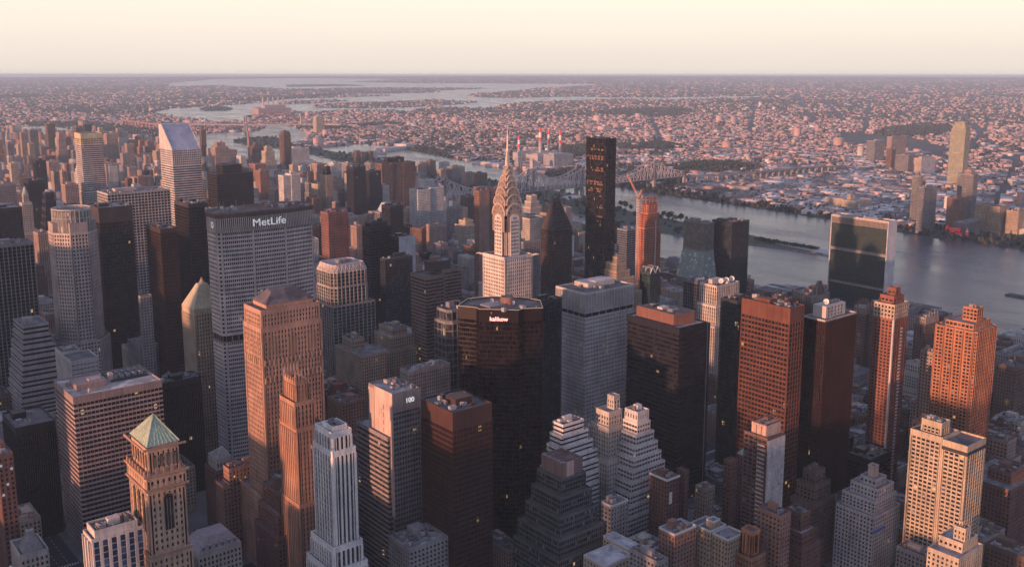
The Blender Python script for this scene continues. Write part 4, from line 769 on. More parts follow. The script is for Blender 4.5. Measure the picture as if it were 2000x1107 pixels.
# ---- big brick-and-tan tower with gothic arches
x, y, w, d, h = BX['lincoln']; d = 30
LB = (.46, .285, .215); stLn = ST(w_(LB), fl=3.75, bay=2.55, pier=1.35, sp=1.7, top=2.5, base=4, po=.16, corner=2.2)
ln = tower('gothic_office_tower', 'broad orange brick tower with gothic arched windows and dark hipped roof', x, y, [(rect(-2, 8, w+6, d+16), 0, 62), (rect(0, 0, w, d), 0.02, 190, stLn), (rect(.8, .8, w-.8, d-.8), 190, 203)], stLn, clut=0, cap=100, pent=False, seed=5)
m = MB(); RD = roofm((.13, .115, .13)); m.prism(rect(7, 5, w-4, d-3), 203.2, 206.5, w_(LB)); m.prism(rect(6.4, 4.4, w-3.4, d-2.4), 206.5, 215, RD, RD, rect(15, 12, w-13, d-11)); m.build('hipped_roof', ln)
root_frame = w_((.50, .33, .23))
for q in (8, 24, 40):
    for e in (-2.6, 0, 2.6): arch_window(ln, (q+e, .2), 1.9, 170, 183 + (2 if e == 0 else 0), 's')
for q in (7, 14, 22): arch_window(ln, (.2, q), 2.2, 170, 184, 'w')
m = MB()
for q in range(14):
    for z in (163, 150): m.box(1.5 + q*3.4, -.75, z, 2.6 + q*3.4, -.2, z+4.2, root_frame)
for q in range(8): m.box(-.75, 2 + q*3.4, 163, -.2, 3.1 + q*3.4, 167.2, root_frame)
m.build('balcony_front', ln)

# ---- deco brick shaft with finials
x, y, w, d, h = BX['spikes']; SB = (.46, .26, .18); stS = ST(w_(SB), GBR, fl=3.6, bay=2.7, pier=1.6, sp=1.2, top=2, base=3, po=.5, corner=1.5)
sp_ = tower('finial_topped_tower', 'slender orange brick tower topped with a comb of stone finials', x, y, [(rect(-1, -3.5, w+5, d+5), 0, 78), (rect(0, -1.5, w+3, d+2), 78, 132), (rect(0, 0, w-3.5, d), 132, h), (rect(2.6, 2.4, w-5.5, d-3), h, 164)], stS, clut=0, cap=100, pent=False, seed=6)
for q in range(5):
    for s_ in (2.7, d-3.2):
        m = MB(); u = 2.9 + q*(w-8.6)/4; m.box(u-.55, s_-.55, 163, u+.55, s_+.55, 168, w_(SB)); m.prism(rect(u-.55, s_-.55, u+.55, s_+.55), 168, 173, w_((.5, .36, .28)), None, rect(u-.08, s_-.08, u+.08, s_+.08)); m.build('finial', sp_)
for q in range(4):
    m = MB(); u = 5.2 + q*(d-8)/4; m.box(2.1, u-.5, 163, 3.2, u+.5, 167.5, w_(SB)); m.build('finial', sp_)

# ---- slim white limestone tower in the foreground
x, y, w, d, h = BX['white275']; LW = (.86, .83, .79); stWh = ST(w_(LW), GBLK, fl=3.7, bay=3.2, pier=1.35, sp=.9, top=3, base=3, po=.45, corner=2.4, span=w_((.10, .09, .09)))
wt = tower('limestone_tower', 'slim white limestone tower with dark vertical window strips', x, y, [(rect(-6, -5, w+5, d+3), 0, 62), (rect(-3, -2.5, w+3, d+2), 62, 76), (rect(0, 0, w+1.5, d), 76, 138), (rect(0.6, 1.2, w-.5, d-2), 138, h), (rect(3, 4, w-2, d-8), h, 152.5)], stWh, clut=5, cap=100, seed=7, pent=False, tank=0)
# ---- tower numbered 100
x, y, w, d, h = BX['p100']; st1 = ST(w_((.50, .40, .36)), GB, fl=3.8, pier=0, sp=1.8, top=8, so=.12, base=4); stBl = ST(w_((.62, .50, .45)), fl=30, bay=30, pier=29, sp=20, top=8, base=4)
p1 = tower('numbered_tower', 'pink faced tower with the number 100 below its roof', x, y, [(rect(-3, 3, w+3, d+14), 0, 118, ST(w_((.30, .26, .26)), GB, fl=3.8, pier=0, sp=1.8, top=2, so=.1)), (rect(0, 0, w, d), 0.05, h, ST(w_((.30, .25, .25)), GB, fl=3.8, bay=2.2, pier=.7, sp=1.9, top=9, po=.05, base=4))], st1, clut=3, cap=0, seed=8, pent=False)
m = MB(); m.box(-.5, -.6, 60, -.24, d*.74, h+1.2, w_((.64, .50, .44))); m.box(-.42, d*.74+.6, 70, -.22, d, h-1, w_((.5, .40, .36))); m.box(-.5, -.62, h-13, w+.3, -.3, h+1.5, w_((.46, .33, .29))); m.build('blank_wall', p1)
lettering('100', p1, (w*.60, -.75, h-6.0), 5.0, (R(90), 0, 0), plain((.9, .9, .9), .5, 0, (1, 1, 1), .5))
m = MB()
for q in range(14): m.box(-.58, d*.36, 64 + q*5.6, -.48, d*.36+.5, 67.5 + q*5.6, DARKM)
m.build('slit_window', p1)
for q in range(3): 
    m = MB(); m.cyl(w*.35 + q*4.6, d*.4, 2.0, h, h+2.4, METAL, 14, 1.8, DARKM); m.build('cooling_fan', p1)

# ---- bronze block, and its neighbours
one('p90', 'bronze_tower', 'flat topped bronze tower with dishes on its roof in the foreground', ST(w_((.085, .043, .037), rough=.5), GBLK, fl=3.75, bay=1.5, pier=.25, sp=1.4, top=12, po=.3, base=3), clut=6, cap=0, seed=9, rm=ROOFS[1])
x, y, w, d, h = BX['p90']
t = bpy.data.objects['bronze_tower']
for q in range(2): dish(t, w*.45 + q*5, d*.42, h, 1.7, -.6)
# ---- pinwheel dark tower with the lit sign
x, y, w, d, h = BX['kali']; kx, ky = (447.6, 592.9); fx = 30.5
# front face runs diagonally (south-west), two angled wings behind it
c2_ = 1/math.sqrt(2); L = fx
def kp(u, v): return (u*c2_ + v*c2_, -u*c2_ + v*c2_)
Pk = [kp(0, 0), kp(L, 0), kp(L+3, 5), kp(L+18, 9), kp(L+14, 34), kp(L-4, 44), kp(4, 44), kp(-14, 34), kp(-18, 9), kp(-3, 5)]
KW = w_((.017, .010, .012), rough=.35); stK = ST(KW, glass((.010, .006, .008), fl=3.7, bay=1.5, lit=.002, rough=.12, blind=.004), fl=3.7, bay=1.6, pier=.12, sp=1.0, top=9, po=.06, base=3)
kt = tower('angular_glass_tower', 'dark maroon glass tower with angled corners and lit sign at its crown', kx, ky, [(Pk, 0, 190)], stK, clut=3, cap=0, seed=10, pent=False, rm=ROOFS[1], par=.8)
m = MB(); NE = plain((.6, .5, .35), .5, 0, (1, .80, .48), .06)
for i in range(len(Pk)):
    a, b = Pk[i], Pk[(i+1) % len(Pk)]; m.bar((*a, 191.1), (*b, 191.1), .3, NE, .3)
m.build('light_strip', kt)
q = kp(L/2, -.7); lettering('kalikow', kt, (q[0], q[1], 183.6), 4.6, (R(90), 0, R(-45)), plain((.9, .5, .45), .5, 0, (1, .62, .55), 1.0), bold=.05)
m = MB(); q = kp(L*.62, 24); m.cyl(q[0], q[1], 5.2, 190, 196, w_((.30, .17, .14)), 20, None, ROOFS[1]); m.build('penthouse', kt)
m = MB(); q = kp(L*.3, 16); m.box(q[0]-8, q[1]-6, 190, q[0]+8, q[1]+7, 191.5, METAL); m.build('roof_deck', kt)
q = kp(L*.25, 18); dish(kt, q[0], q[1], 191.5, 1.6); q = kp(L*.8, 20); dish(kt, q[0], q[1], 190, 1.4)

# ---- copper-green glass crown with zigzag gables
x, y, w, d, h = BX['teal']; stA = ST(w_((.42, .37, .36)), GT, fl=3.8, bay=2.6, pier=1.2, sp=1.6, top=2, po=.2); stG = ST(w_((.42, .37, .36)), GT, fl=3.8, bay=5.2, pier=1.1, sp=.5, top=1, po=.5)
PT = octo(w, d, 6, 6)
tl = tower('zigzag_crowned_tower', 'grey and teal glass tower with a white zigzag crown', x, y, [(rect(-1.5, -1.5, w+5, d+2), 0, 110, stG), (PT, 110, 131, stG), (inset(PT, .6), 131, 149, stG)], stA, clut=4, seed=11, pent=True)
m = MB(); ZW = w_((.62, .56, .54)); ip = inset(PT, .2); op = inset(PT, 4)
for i in range(8):
    a = Vector(ip[i]); b = Vector(ip[(i+1) % 8]); a2 = Vector(op[i]); b2 = Vector(op[(i+1) % 8])
    nz_ = max(2, round((b-a).length / 5.0))
    m.quad((*a, 147), (*b, 147), (*b2, 155.5), (*a2, 155.5), w_((.30, .30, .29)))
    for k in range(nz_):
        s0, s1, sm = k/nz_, (k+1)/nz_, (k+.5)/nz_
        P_ = lambda s_, t_: (*( (a*(1-s_) + b*s_)*(1-t_) + (a2*(1-s_) + b2*s_)*t_ ), 147.2 + 8.4*t_)
        m.bar(P_(s0, 0), P_(sm, .95), .9, ZW); m.bar(P_(sm, .95), P_(s1, 0), .9, ZW); m.bar(P_(s0, .95), P_(sm, .05), .6, ZW); m.bar(P_(sm, .05), P_(s1, .95), .6, ZW)
    m.bar((*a2, 155.6), (*b2, 155.6), 1.3, ZW)
m.poly([(*p, 155.5) for p in op], ROOFS[2]); m.build('zigzag_crown', tl)
for q in range(3): unit_box(tl, 16 + q*6, 14, 155.6, 4.5, 8, 3, METAL, 'rooftop_unit', True)

# ---- old gold-roofed tower beside the slab
x, y, w, d, h = BX['helmsley']; w = 30
hm = tower('gold_roofed_tower', 'lit stone tower with a golden green mansard roof left of the big slab', x, y + 2, [(rect(0, 0, w, 30), 0, 150)], ST(w_((.50, .40, .30)), fl=3.7, bay=2.6, pier=1.3, sp=1.4, top=5, po=.4, corner=1.6), clut=0, pent=False, seed=12)
m = MB(); m.prism(rect(0, 0, w, 30), 151, 172, wall((.55, .50, .34), .6), None, rect(11, 11, w-11, 19)); m.cyl(w/2, 15, 3, 172, 178, w_((.5, .42, .3)), 8, .3); m.build('mansard_roof', hm)

# ---- the plain ones
NEAR = dict(
 whiteroof=('striped_office_block', 'wide striped office block with an empty pale flat roof', ST(w_((.36, .27, .25)), GBLK, fl=3.9, bay=3.0, pier=.10, sp=1.5, top=5, so=.15, po=.3, base=3, span=w_((.52, .41, .38))), dict(clut=2, cap=0, rm=roofm((.55, .51, .47)), seed=21)),
 whiteblue=('white_finned_tower', 'white finned tower with blue glass strips in the bottom left corner', ST(w_((.68, .62, .57)), glass((.05, .075, .14), lit=0, rough=.1), fl=3.7, bay=4.6, pier=1.7, sp=.4, top=1, po=.9, base=3), dict(clut=6, cap=0, seed=22, rm=ROOFS[1])),
 pyrlow=('skylight_topped_block', 'low block with a ribbed glass pyramid skylight in the bottom left corner', 'stone', dict(clut=0, pent=False, seed=23)),
 leftdark=('dark_brick_block', 'dark building with pale lit windows cut by the left edge', 'dbrick', dict(clut=3, cap=60, seed=24, lit=.10, pm=[PM[0], PM[1], PM[2], LITW])),
 blackleft=('black_slab', 'black windowless looking slab left of the striped office block', 'blackvert', dict(clut=2, seed=25)),
 greyopen=('pale_blank_tower', 'pale blank walled tower with a sunken open roof plant', ST(w_((.50, .47, .46)), GB, fl=3.8, bay=3.4, pier=.4, sp=3.1, top=3, po=.06, inset_=.3), dict(clut=6, pent=False, seed=26, rm=ROOFS[1])),
 darkpipes=('dark_glass_block', 'dark glass block with roof pipework behind the striped office block', 'blackvert', dict(clut=10, seed=27, rm=ROOFS[0])),
 stripesleft=('dark_finned_tower', 'dark tower with pale vertical fins at the left edge', ST(w_((.34, .31, .30)), GBLK, fl=3.9, bay=4.4, pier=.8, sp=.4, top=2.5, po=.7), dict(clut=4, seed=28)),
 unioncarbide=('black_steel_tower', 'charcoal steel tower behind the octagonal tower', ST(w_((.07, .058, .055), rough=.5), glass((.035, .032, .035), lit=.003, rough=.15, blind=.01), fl=3.9, bay=1.6, pier=.22, sp=1.2, top=17, po=.25), dict(clut=4, seed=29)),
 gridwhite=('white_grid_tower', 'wide white grid tower behind the charcoal steel tower', ST(w_((.46, .42, .40)), GBLK, fl=3.9, bay=4.4, pier=.9, sp=1.4, top=1.5, po=.2), dict(clut=8, seed=30)),
 darkred=('dark_red_tower', 'dark tower with a thin red sunlit strip', ST(w_((.075, .048, .044), rough=.45), GBLK, fl=3.8, bay=1.5, pier=.4, sp=1.0, top=4, po=.2), dict(clut=3, seed=31)),
 dark16=('dark_blue_tower', 'dark blue glass tower just left of the big slab', ST(w_((.06, .055, .06), rough=.4), GBLK, fl=3.8, bay=1.8, pier=.3, sp=.9, top=4, po=.2), dict(clut=5, seed=32)),
 slimgrey=('slim_grey_block', 'slim grey block in front of the dark red tower', 'grey', dict(clut=2, seed=33)),
 lowgrey=('cluttered_roof_block', 'low grey block with a cluttered roof below the dark red tower', 'grey', dict(clut=12, seed=34)),
 blackbox=('black_two_tier_tower', 'squat black tower with a smaller black box on top behind the big slab', ST(w_((.05, .045, .05), rough=.45), GBLK, fl=3.9, bay=2.0, pier=.2, sp=1.6, top=1, po=.1), dict(clut=0, pent=False, seed=35)),
 turq=('turquoise_block', 'small cream and turquoise block below the slant roofed tower', ST(w_((.50, .48, .38)), GT, fl=4, bay=4, pier=1.0, sp=2.0, top=3), dict(clut=3, seed=36)),
 yellowtop=('yellow_topped_tower', 'white banded tower with a plain yellow crown', ST(w_((.62, .58, .57)), GB, fl=4.1, bay=2.4, pier=.06, sp=1.7, top=.5, so=.12), dict(clut=0, pent=False, seed=37)),
 brown1=('brown_brick_block', 'brown brick block with many windows below the zigzag crown', 'tan', dict(clut=6, cap=100, seed=38)),
 brown2=('tan_brick_block', 'tan brick block with stepped roofs right of the zigzag crown', 'tan', dict(clut=6, cap=100, seed=39)),
 lowwhite=('white_roofed_block', 'low pale block with a white dish on its roof', 'stone', dict(clut=5, seed=40, rm=ROOFS[2])),
 redbrown=('red_granite_tower', 'reddish granite tower half lit just right of the big slab', ST(w_((.24, .125, .11)), fl=3.8, bay=3.6, pier=2.0, sp=2.2, top=3, po=.05), dict(clut=6, seed=41, rm=ROOFS[2])),
 black34=('plain_black_tower', 'plain black tower right of the red granite tower', 'blackband', dict(clut=3, seed=42)),
 whiteslab=('white_end_slab', 'dark slab with one blank white end wall', 'blackband', dict(clut=2, seed=43)),
 darkglass36=('blue_glass_block', 'dark blue glass block with a pale lit band left of the brown banded tower', 'curtain', dict(clut=3, seed=44)),
 fl=('fluted_orange_block', 'stepped block with glowing orange flutes at the foot of the silver crowned tower', ST(w_((.66, .42, .27)), GBR, fl=12, bay=3.6, pier=2.0, sp=1.0, top=1.5, po=1.1, base=1), dict(clut=3, seed=145)),
 banded=('brown_banded_tower', 'brown and grey banded tower left of the angular glass tower', 'bandb', dict(clut=5, seed=45)),
 chamfer=('chamfered_glass_tower', 'blue grey gridded glass tower with sloped shoulders', ST(w_((.25, .25, .27), rough=.5), GB, fl=7.6, bay=6, pier=.6, sp=.8, top=2, po=.25), dict(clut=4, seed=46)),
 darkglass40=('black_glass_annex', 'black glass block tucked right of the angular glass tower', 'curtain', dict(clut=3, seed=47)),
 chanin=('deco_grey_block', 'grey brick block standing behind the silver crowned tower', 'grey', dict(clut=3, seed=48)),
 browntall=('brown_blank_tower', 'tall brown tower with blank reddish wall left of the silver crown', ST(w_((.24, .145, .12)), GBR, fl=3.8, bay=3.4, pier=.2, sp=3.0, top=3, po=.03), dict(clut=2, seed=49)),
 trump=('black_glass_skyscraper', 'tallest plain black glass slab with a flat top before the river', ST(w_((.020, .016, .019), rough=.3), glass((.012, .010, .013), fl=3.7, bay=2.4, lit=.004, rough=.07), fl=3.7, bay=2.4, pier=.12, sp=.7, top=1, po=.04), dict(clut=2, seed=50, pent=False)),
 darkglass48=('blue_banded_slab', 'blue banded glass slab squeezed beside the black glass skyscraper', ST(w_((.22, .25, .30)), GB, fl=3.6, pier=0, sp=1.1, top=2, so=.1), dict(clut=2, seed=51)),
 step49=('terraced_apartment_block', 'tan terraced apartment block right of the silver crowned tower', 'tan', dict(clut=4, seed=52)),
 msmall=('green_glass_tower', 'small dark green glass tower with an M shaped gable top', ST(w_((.05, .075, .085), rough=.4), GT, fl=3.8, bay=2, pier=.15, sp=.6, top=2, po=.08), dict(clut=0, pent=False, seed=53)),
 grid52=('dark_gridded_tower', 'dark gridded tower with white domes on its roof', ST(w_((.20, .19, .20)), GBLK, fl=3.9, bay=3.4, pier=.4, sp=.5, top=2, po=.3), dict(clut=3, seed=54)),
 whitestripe=('white_ribbed_tower', 'white ribbed stepped tower with three dishes in a row', ST(w_((.62, .55, .48)), GBLK, fl=3.8, bay=3.0, pier=1.3, sp=.6, top=1.5, po=.4), dict(clut=2, seed=55)),
 b1097=('pale_gridded_tower', 'pale metal tower with small square windows right of the lit sign', ST(w_((.57, .54, .54), rough=.5), glass((.03, .032, .04), fl=3.7, bay=1.9, lit=.008), fl=3.7, bay=1.9, pier=.9, sp=1.9, top=.6, po=.05), dict(clut=3, seed=56)),
 black55=('black_wide_tower', 'wide black tower with a brown penthouse on its roof', ST(w_((.024, .024, .034), rough=.4), GBLK, fl=3.9, bay=1.5, pier=.10, sp=1.8, top=5, po=.05, so=.06), dict(clut=2, seed=57, pent=False)),
 teal57=('teal_speckled_tower', 'dark teal glass tower speckled with lit windows', ST(w_((.04, .05, .055), rough=.4), GT, fl=3.8, bay=2.0, pier=.35, sp=.8, top=2, po=.2), dict(clut=2, seed=58)),
 red58=('red_brown_tower', 'tall red brown tower with sunlit orange piers', ST(w_((.16, .062, .043), rough=.6), GBLK, fl=3.9, bay=3.1, pier=.6, sp=1.5, top=12, po=.2, corner=.8), dict(clut=5, seed=59, rm=ROOFS[1])),
 black59=('black_red_finned_tower', 'black glass tower with dark red fins and a white roof pavilion', ST(w_((.055, .024, .022), rough=.5), GBLK, fl=3.9, bay=1.9, pier=.35, sp=.4, top=1.5, po=.5), dict(clut=2, seed=60, pent=False, coping=w_((.5, .47, .45)))),
 brick60=('slim_brick_tower', 'slim red brick apartment tower with white window strips', ST(w_((.28, .115, .085)), fl=3.0, bay=3.4, pier=1.3, sp=1.3, top=2, po=.1, corner=1.2), dict(clut=0, pent=False, seed=61)),
 pink63=('pink_slim_block', 'slim pink apartment block left of the orange ribbed tower', 'pink', dict(clut=2, seed=62)),
 low64=('orange_low_block', 'sunlit orange brick block in front of the orange ribbed tower', ST(w_((.45, .235, .15)), fl=3.2, bay=2.8, pier=1.4, sp=1.5, top=2), dict(clut=8, cap=60, tank=1, seed=63)),
 stone69=('grey_stone_stepped_tower', 'grey stone stepped tower left of the white striped pyramid', 'stone', dict(clut=2, tank=1, seed=64, cap=60)),
 lowc=('white_roofed_low_block', 'low dark block with a pale roof at the bottom centre', 'grey', dict(clut=9, seed=65, rm=roofm((.45, .43, .41)), cap=40)),
 b72=('brown_cornice_block', 'brown brick block with a white cornice and a white painted sign panel', 'dbrick', dict(clut=10, seed=66, cap=80)),
 b74=('brown_setback_block', 'brown setback block left of the white stepped apartments', 'brown', dict(clut=3, seed=67, cap=60)),
 c76=('cream_corner_block', 'cream block with a tank tower in the bottom right corner', 'cream', dict(clut=8, seed=68, cap=80)),
)
for k, (nm, lb, st, op) in NEAR.items():
    x, y, w, d, h = BX[k]
    if k == 'blackbox': op['tiers'] = [(rect(0, 0, w, d+14), 0, h-58, STY['stripes']), (rect(0, 0, w, d+14), h-58, h), (rect(14, 8, w-16, d+8), h, h+14)]
    if k == 'fl': op['tiers'] = [(rect(-2, -3, w+3, d+3), 0, h-14), (rect(0, 0, w, d), h-14, h), (rect(4, 3, 13, 13), h, h+9, STY['brown'])]
    if k == 'whiteblue': op['tiers'] = [(rect(-8, 0, w, d), 0, h-4), (rect(-6, .5, w-3, d-.5), h-4, h)]
    if k == 'greyopen': op['tiers'] = [(rect(0, 0, w, 30), 0, h), (rect(.0, 30.2, 16, 50), 0, h+1)]
    if k == 'yellowtop': op['tiers'] = [(rect(-1, -2, w+8, d), 0, 120), (rect(0, 0, w, d), 120, 217), (rect(0, 0, w, d), 217, h, ST(w_((.66, .56, .36)), top=10, base=12))]
    if k == 'brown2': op['tiers'] = [(rect(0, 0, w, d), 0, h-14), (rect(16, 4, w-3, d), h-14, h), (rect(22, 10, w-18, d), h, h+7)]
    if k == 'brown1': op['tiers'] = [(rect(0, 0, w, d), 0, h), (rect(4, 24, 18, 46), h, h+11)]
    if k == 'banded': op['tiers'] = [(rect(-3, -4, w*.45, d+10), 0, h-6), (rect(w*.45+.05, 0, w, d+10), 0, h-2), (octo(30, 18, 5) and [(p[0]+8, p[1]+2) for p in octo(30, 18, 5)], h-2, h+7, ST(w_((.07, .06, .065)), top=8))]
    if k == 'chamfer': op['tiers'] = [(octo(w, d+6, 6, 5), 0, h-12), (inset(octo(w, d+6, 6, 5), 2.5), h-12, h)]
    if k == 'step49': op['tiers'] = [(rect(-4, -4, w+2, d), 0, h-36)] + [(rect(i*2.2, i*2.4, w-i*5.5, d), h-36+i*9, h-27+i*9) for i in range(4)] + [(rect(10, 10, 18, 18), h, h+8)]
    if k == 'whitestripe': op['tiers'] = [(rect(-8, -6, w*.9, d+8), 0, h-44), (rect(-4, -3, w*.8, d+8), h-44, h-22), (rect(0, 0, w*.7, d+8), h-22, h)]
    if k == 'b1097': op['tiers'] = [(rect(0, 0, w, d+8), 0, h-22), (inset(rect(0, 0, w, d+8), .35), h-22, h-17.5, ST(w_((.3, .29, .3)), GBLK, fl=10, bay=8, pier=.8, sp=.1, top=.3, base=.2)), (rect(0, 0, w, d+8), h-17.5, h, ST(w_((.57, .54, .54)), GBLK, fl=20, bay=1.9, pier=.85, sp=.1, top=.8, base=.3, po=.3))]
    if k == 'stone69': op['tiers'] = [(rect(-5, -4, w+6, d+10), 0, 88), (rect(-2, -2, w+2, d+7), 88, 112), (rect(0, 0, w*.9, d+4), 112, 123), (rect(8, 3, 14, 10), 123, 133)]
    if k == 'b74': op['tiers'] = [(rect(-5, -3, w+5, d+8), 0, h-22), (rect(-1, -1, w+1, d+6), h-22, h-9), (rect(2, 1, w-4, d+3), h-9, h+1)]
    if k == 'c76': op['tiers'] = [(rect(0, 0, w, d+6), 0, h-9), (rect(10, 3, w-2, d+4), h-9, h-3), (rect(13, 3.4, 20, 11), h-3, h+6)]
    if k == 'black34': op['tiers'] = [(rect(0, 0, w, d), 0, h), (rect(3, 3, w-4, d-3), h, h+6, STY['curtain'])]
    if k == 'brick60': op['tiers'] = [(rect(0, 0, w, d+2), 0, h-12), (rect(0, 0, w, d+2), h-12, h, ST(w_((.50, .40, .31)), fl=3, bay=3, pier=1.4, sp=1.3, top=1)), (rect(5, 4, w-1, d), h, h+6, 0) , (rect(11, 6, w-4, d-3), h+6, h+12, 0)]
    if k == 'p90': pass
    if k == 'l5': pass
    o = one(k, nm, lb, st, **op); NEAR[k] = o
o = NEAR['brick60']; x, y, w, d, h = BX['brick60']; m = MB()
for q in range(48): m.box(w*.52, -.5, 12 + q*3.0, w*.52+3.4, -.2, 13.5 + q*3.0, w_((.62, .60, .60)))
m.box(-.4, -.4, 5, 1.2, 1.0, h-12, w_((.62, .58, .56))); m.build('white_window_strip', o)
o = NEAR['whiteslab']; x, y, w, d, h = BX['whiteslab']; m = MB(); m.box(-.2, -.7, 0, w+.2, -.25, h+1.4, w_((.60, .59, .60))); m.build('blank_end_wall', o)
o = NEAR['browntall']; x, y, w, d, h = BX['browntall']; m = MB(); m.box(.1, -.5, 0, w*.55, -.1, h+1, w_((.34, .215, .18))); m.build('blank_end_wall', o)
o = NEAR['black55']; x, y, w, d, h = BX['black55']
m = MB(); m.prism([(4, 10), (26, 6), (29, 9), (29, 30), (24, 48), (4, 52)], h, h+9.5, w_((.23, .115, .095)), ROOFS[1]); m.build('penthouse', o)
for q in range(3): unit_box(o, 9, 16 + q*11, h+9.6, 8, 6, 1.6, [METAL, w_((.6, .56, .5)), DARKM][q], 'rooftop_unit', q != 1)
m = MB(); m.box(33.8, 6, 0, 46, 40, h-3, w_((.05, .05, .06), rough=.4)); m.box(33.9, 5.6, 5, 34.6, 5.95, h-4, w_((.5, .48, .47))); m.box(42, 5.6, 5, 42.6, 5.95, h-4, w_((.5, .48, .47))); m.build('service_core', o)
o = NEAR['black59']; x, y, w, d, h = BX['black59']; m = MB(); m.box(8, 5, h, w-9, d-3, h+10, w_((.58, .54, .50))); m.build('roof_pavilion', o)
dish(o, 12, 8, h+10, 2.3, 1.0); 
for q in range(4): unit_box(o, 15 + q*4.5, 8, h+10.1, 3, 4, 1.8, METAL, 'rooftop_unit', True)
m = MB()
for r_ in range(3):
    for q in range(5): m.box(w-9+.02, 6 + q*2.4, h+1.6 + r_*2.8, w-8.9, 7.2 + q*2.4, h+3 + r_*2.8, DARKM); m.box(11 + q*4.6, 4.88, h+1.6+r_*2.8, 12.4 + q*4.6, 4.97, h+3+r_*2.8, DARKM)
tag(m.build('window', o), kind='stuff')
o = NEAR['trump']; x, y, w, d, h = BX['trump']; rg = random.Random(12); AMB = plain((.25, .12, .06), .5, 0, (1, .38, .15), .12)  # amber emission on west panes stands in for sunset reflections in the glass
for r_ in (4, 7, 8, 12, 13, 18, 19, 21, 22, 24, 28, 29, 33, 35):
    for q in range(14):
        if rg.random() < (.62 if q > 6 else .35) and (r_ < 24 or 8 < q): m = MB(); z = h - 4 - r_*3.7; u = d - 4 - q*2.6; m.quad((-.06, u, z), (-.06, u-1.7, z), (-.06, u-1.7, z+2.4), (-.06, u, z+2.4), AMB); m.build('lit_or_reflecting_window', o)
o = NEAR['grid52']; x, y, w, d, h = BX['grid52']
for q in range(4):
    m = MB(); m.cyl(7 + q*3.6, 9, 2.3, h+.2, h+2.4, w_((.66, .63, .6)), 12, 2.1); m.cyl(7 + q*3.6, 9, 2.1, h+2.4, h+4, w_((.66, .63, .6)), 12, .5); m.build('white_dome', o)
o = NEAR['whitestripe']
for q in range(3): dish(o, 14 + q*9.5, 6, BX['whitestripe'][4], 3.0, .9)
o = NEAR['lowwhite']; dish(o, 30, 5, BX['lowwhite'][4], 3.2, .8)
o = NEAR['msmall']; x, y, w, d, h = BX['msmall']; m = MB()
for s_ in (0, 1): m.poly([(s_*w/2, .2, h), ((s_+1)*w/2, .2, h), ((s_+.5)*w/2, .2, h+8)], GT); m.poly([(.2, s_*d/2, h), (.2, s_*d/2 + d/4, h+8), (.2, (s_+1)*d/2, h)], GT)
for s_ in (0, 1):
    for u in (0, 1): m.quad((s_*w/2 + u*w/4, .2, h + 8*u), (s_*w/2 + (u+1)*w/4, .2, h + 8*(1-u)), (s_*w/2 + (u+1)*w/4, d-.2, h + 8*(1-u)), (s_*w/2 + u*w/4, d-.2, h + 8*u), ROOFS[0]); m.bar((s_*w/2 + u*w/4, 0, h + 8*u), (s_*w/2 + (u+1)*w/4, 0, h + 8*(1-u)), .9, w_((.6, .6, .6)))
m.build('gable_crown', o)
o = NEAR['b1097']; x, y, w, d, h = BX['b1097']; m = MB(); m.box(w*.3, d*.5, h, w*.85, d+3, h+4.2, w_((.50, .47, .45))); m.build('penthouse', o)
o = NEAR['whiteroof']; x, y, w, d, h = BX['whiteroof']
m = MB(); m.box(w*.52, d*.42, h, w*.96, d*.95, h+1.3, DARKM); m.build('plant_deck', o)
for q in range(5):
    for r_ in range(2): unit_box(o, w*.56 + q*5, d*.48 + r_*9, h+1.3, 3.4, 6, 2.0, METAL, 'rooftop_unit', True)
unit_box(o, 18, 22, h, 9, 7, 5.5, w_((.56, .44, .41)), 'penthouse'); unit_box(o, 34, 24, h, 3, 5, 6.5, w_((.56, .44, .41)), 'chimney_stack')
o = NEAR['pyrlow']; x, y, w, d, h = BX['pyrlow']; m = MB(); SKM = wall((.30, .29, .29), .5)
a = rect(2, 2, w-2, 14); b_ = rect(w/2-1.8, 6.6, w/2+1.8, 9.8); m.prism(a, h, h+12, SKM, DARKM, b_)
for i in range(4):
    j = (i+1) % 4
    for q in range(9):
        s_ = q/8; p = [a[i][t]*(1-s_) + a[j][t]*s_ for t in (0, 1)]; r_ = [b_[i][t]*(1-s_) + b_[j][t]*s_ for t in (0, 1)]; m.bar((*p, h), (*r_, h+12), .18, METAL)
m.prism(b_, h+12, h+13.6, w_((.6, .58, .56)), DARKM); m.build('pyramid_skylight', o)
o = NEAR['b72']; x, y, w, d, h = BX['b72']; m = MB(); m.box(w*.2, -.5, h-19, w*.42, -.2, h-10, plain((.8, .79, .76), .7)); m.build('sign_panel', o)
m = MB(); m.box(-.7, -.7, h-.9, w+.7, -.2, h+.7, plain((.7, .68, .66), .7)); m.box(-.72, -.18, h-.92, -.2, d, h+.68, plain((.7, .68, .66), .7)); m.build('cornice', o)

# ---- slim green-white slab by the river
x, y, w, d, h = BX['un']; 
un = empty('riverside_glass_slab', 'thin green glass slab with a white marble end wall beside the river', 'office tower', (x, y, 0))
stU1 = ST(w_((.075, .098, .095), rough=.4), GUN, fl=3.7, bay=1.6, pier=.16, sp=.9, top=.5, po=.2, base=4, corner=0); fw_ = MB(); fe_ = MB(); g = MB()
LV = ST(w_((.33, .30, .28)), fl=3.7, bay=1.6, pier=.1, sp=3.0, top=.3, base=.2, po=.02)
for a, b, s_ in ((0, 52, stU1), (52, 56, LV), (56, 102, stU1), (102, 107, LV), (107, 143, stU1), (143, 154, ST(w_((.48, .38, .34)), GUN, fl=11, bay=2, pier=.7, sp=.1, top=2.2, base=.3, po=.25))):
    for e, f in ((((0, d), (0, 0)), fw_), (((w, 0), (w, d)), fe_)): facade(f, [e[0], e[1]], a, b, s_, (x, y), base=.3)
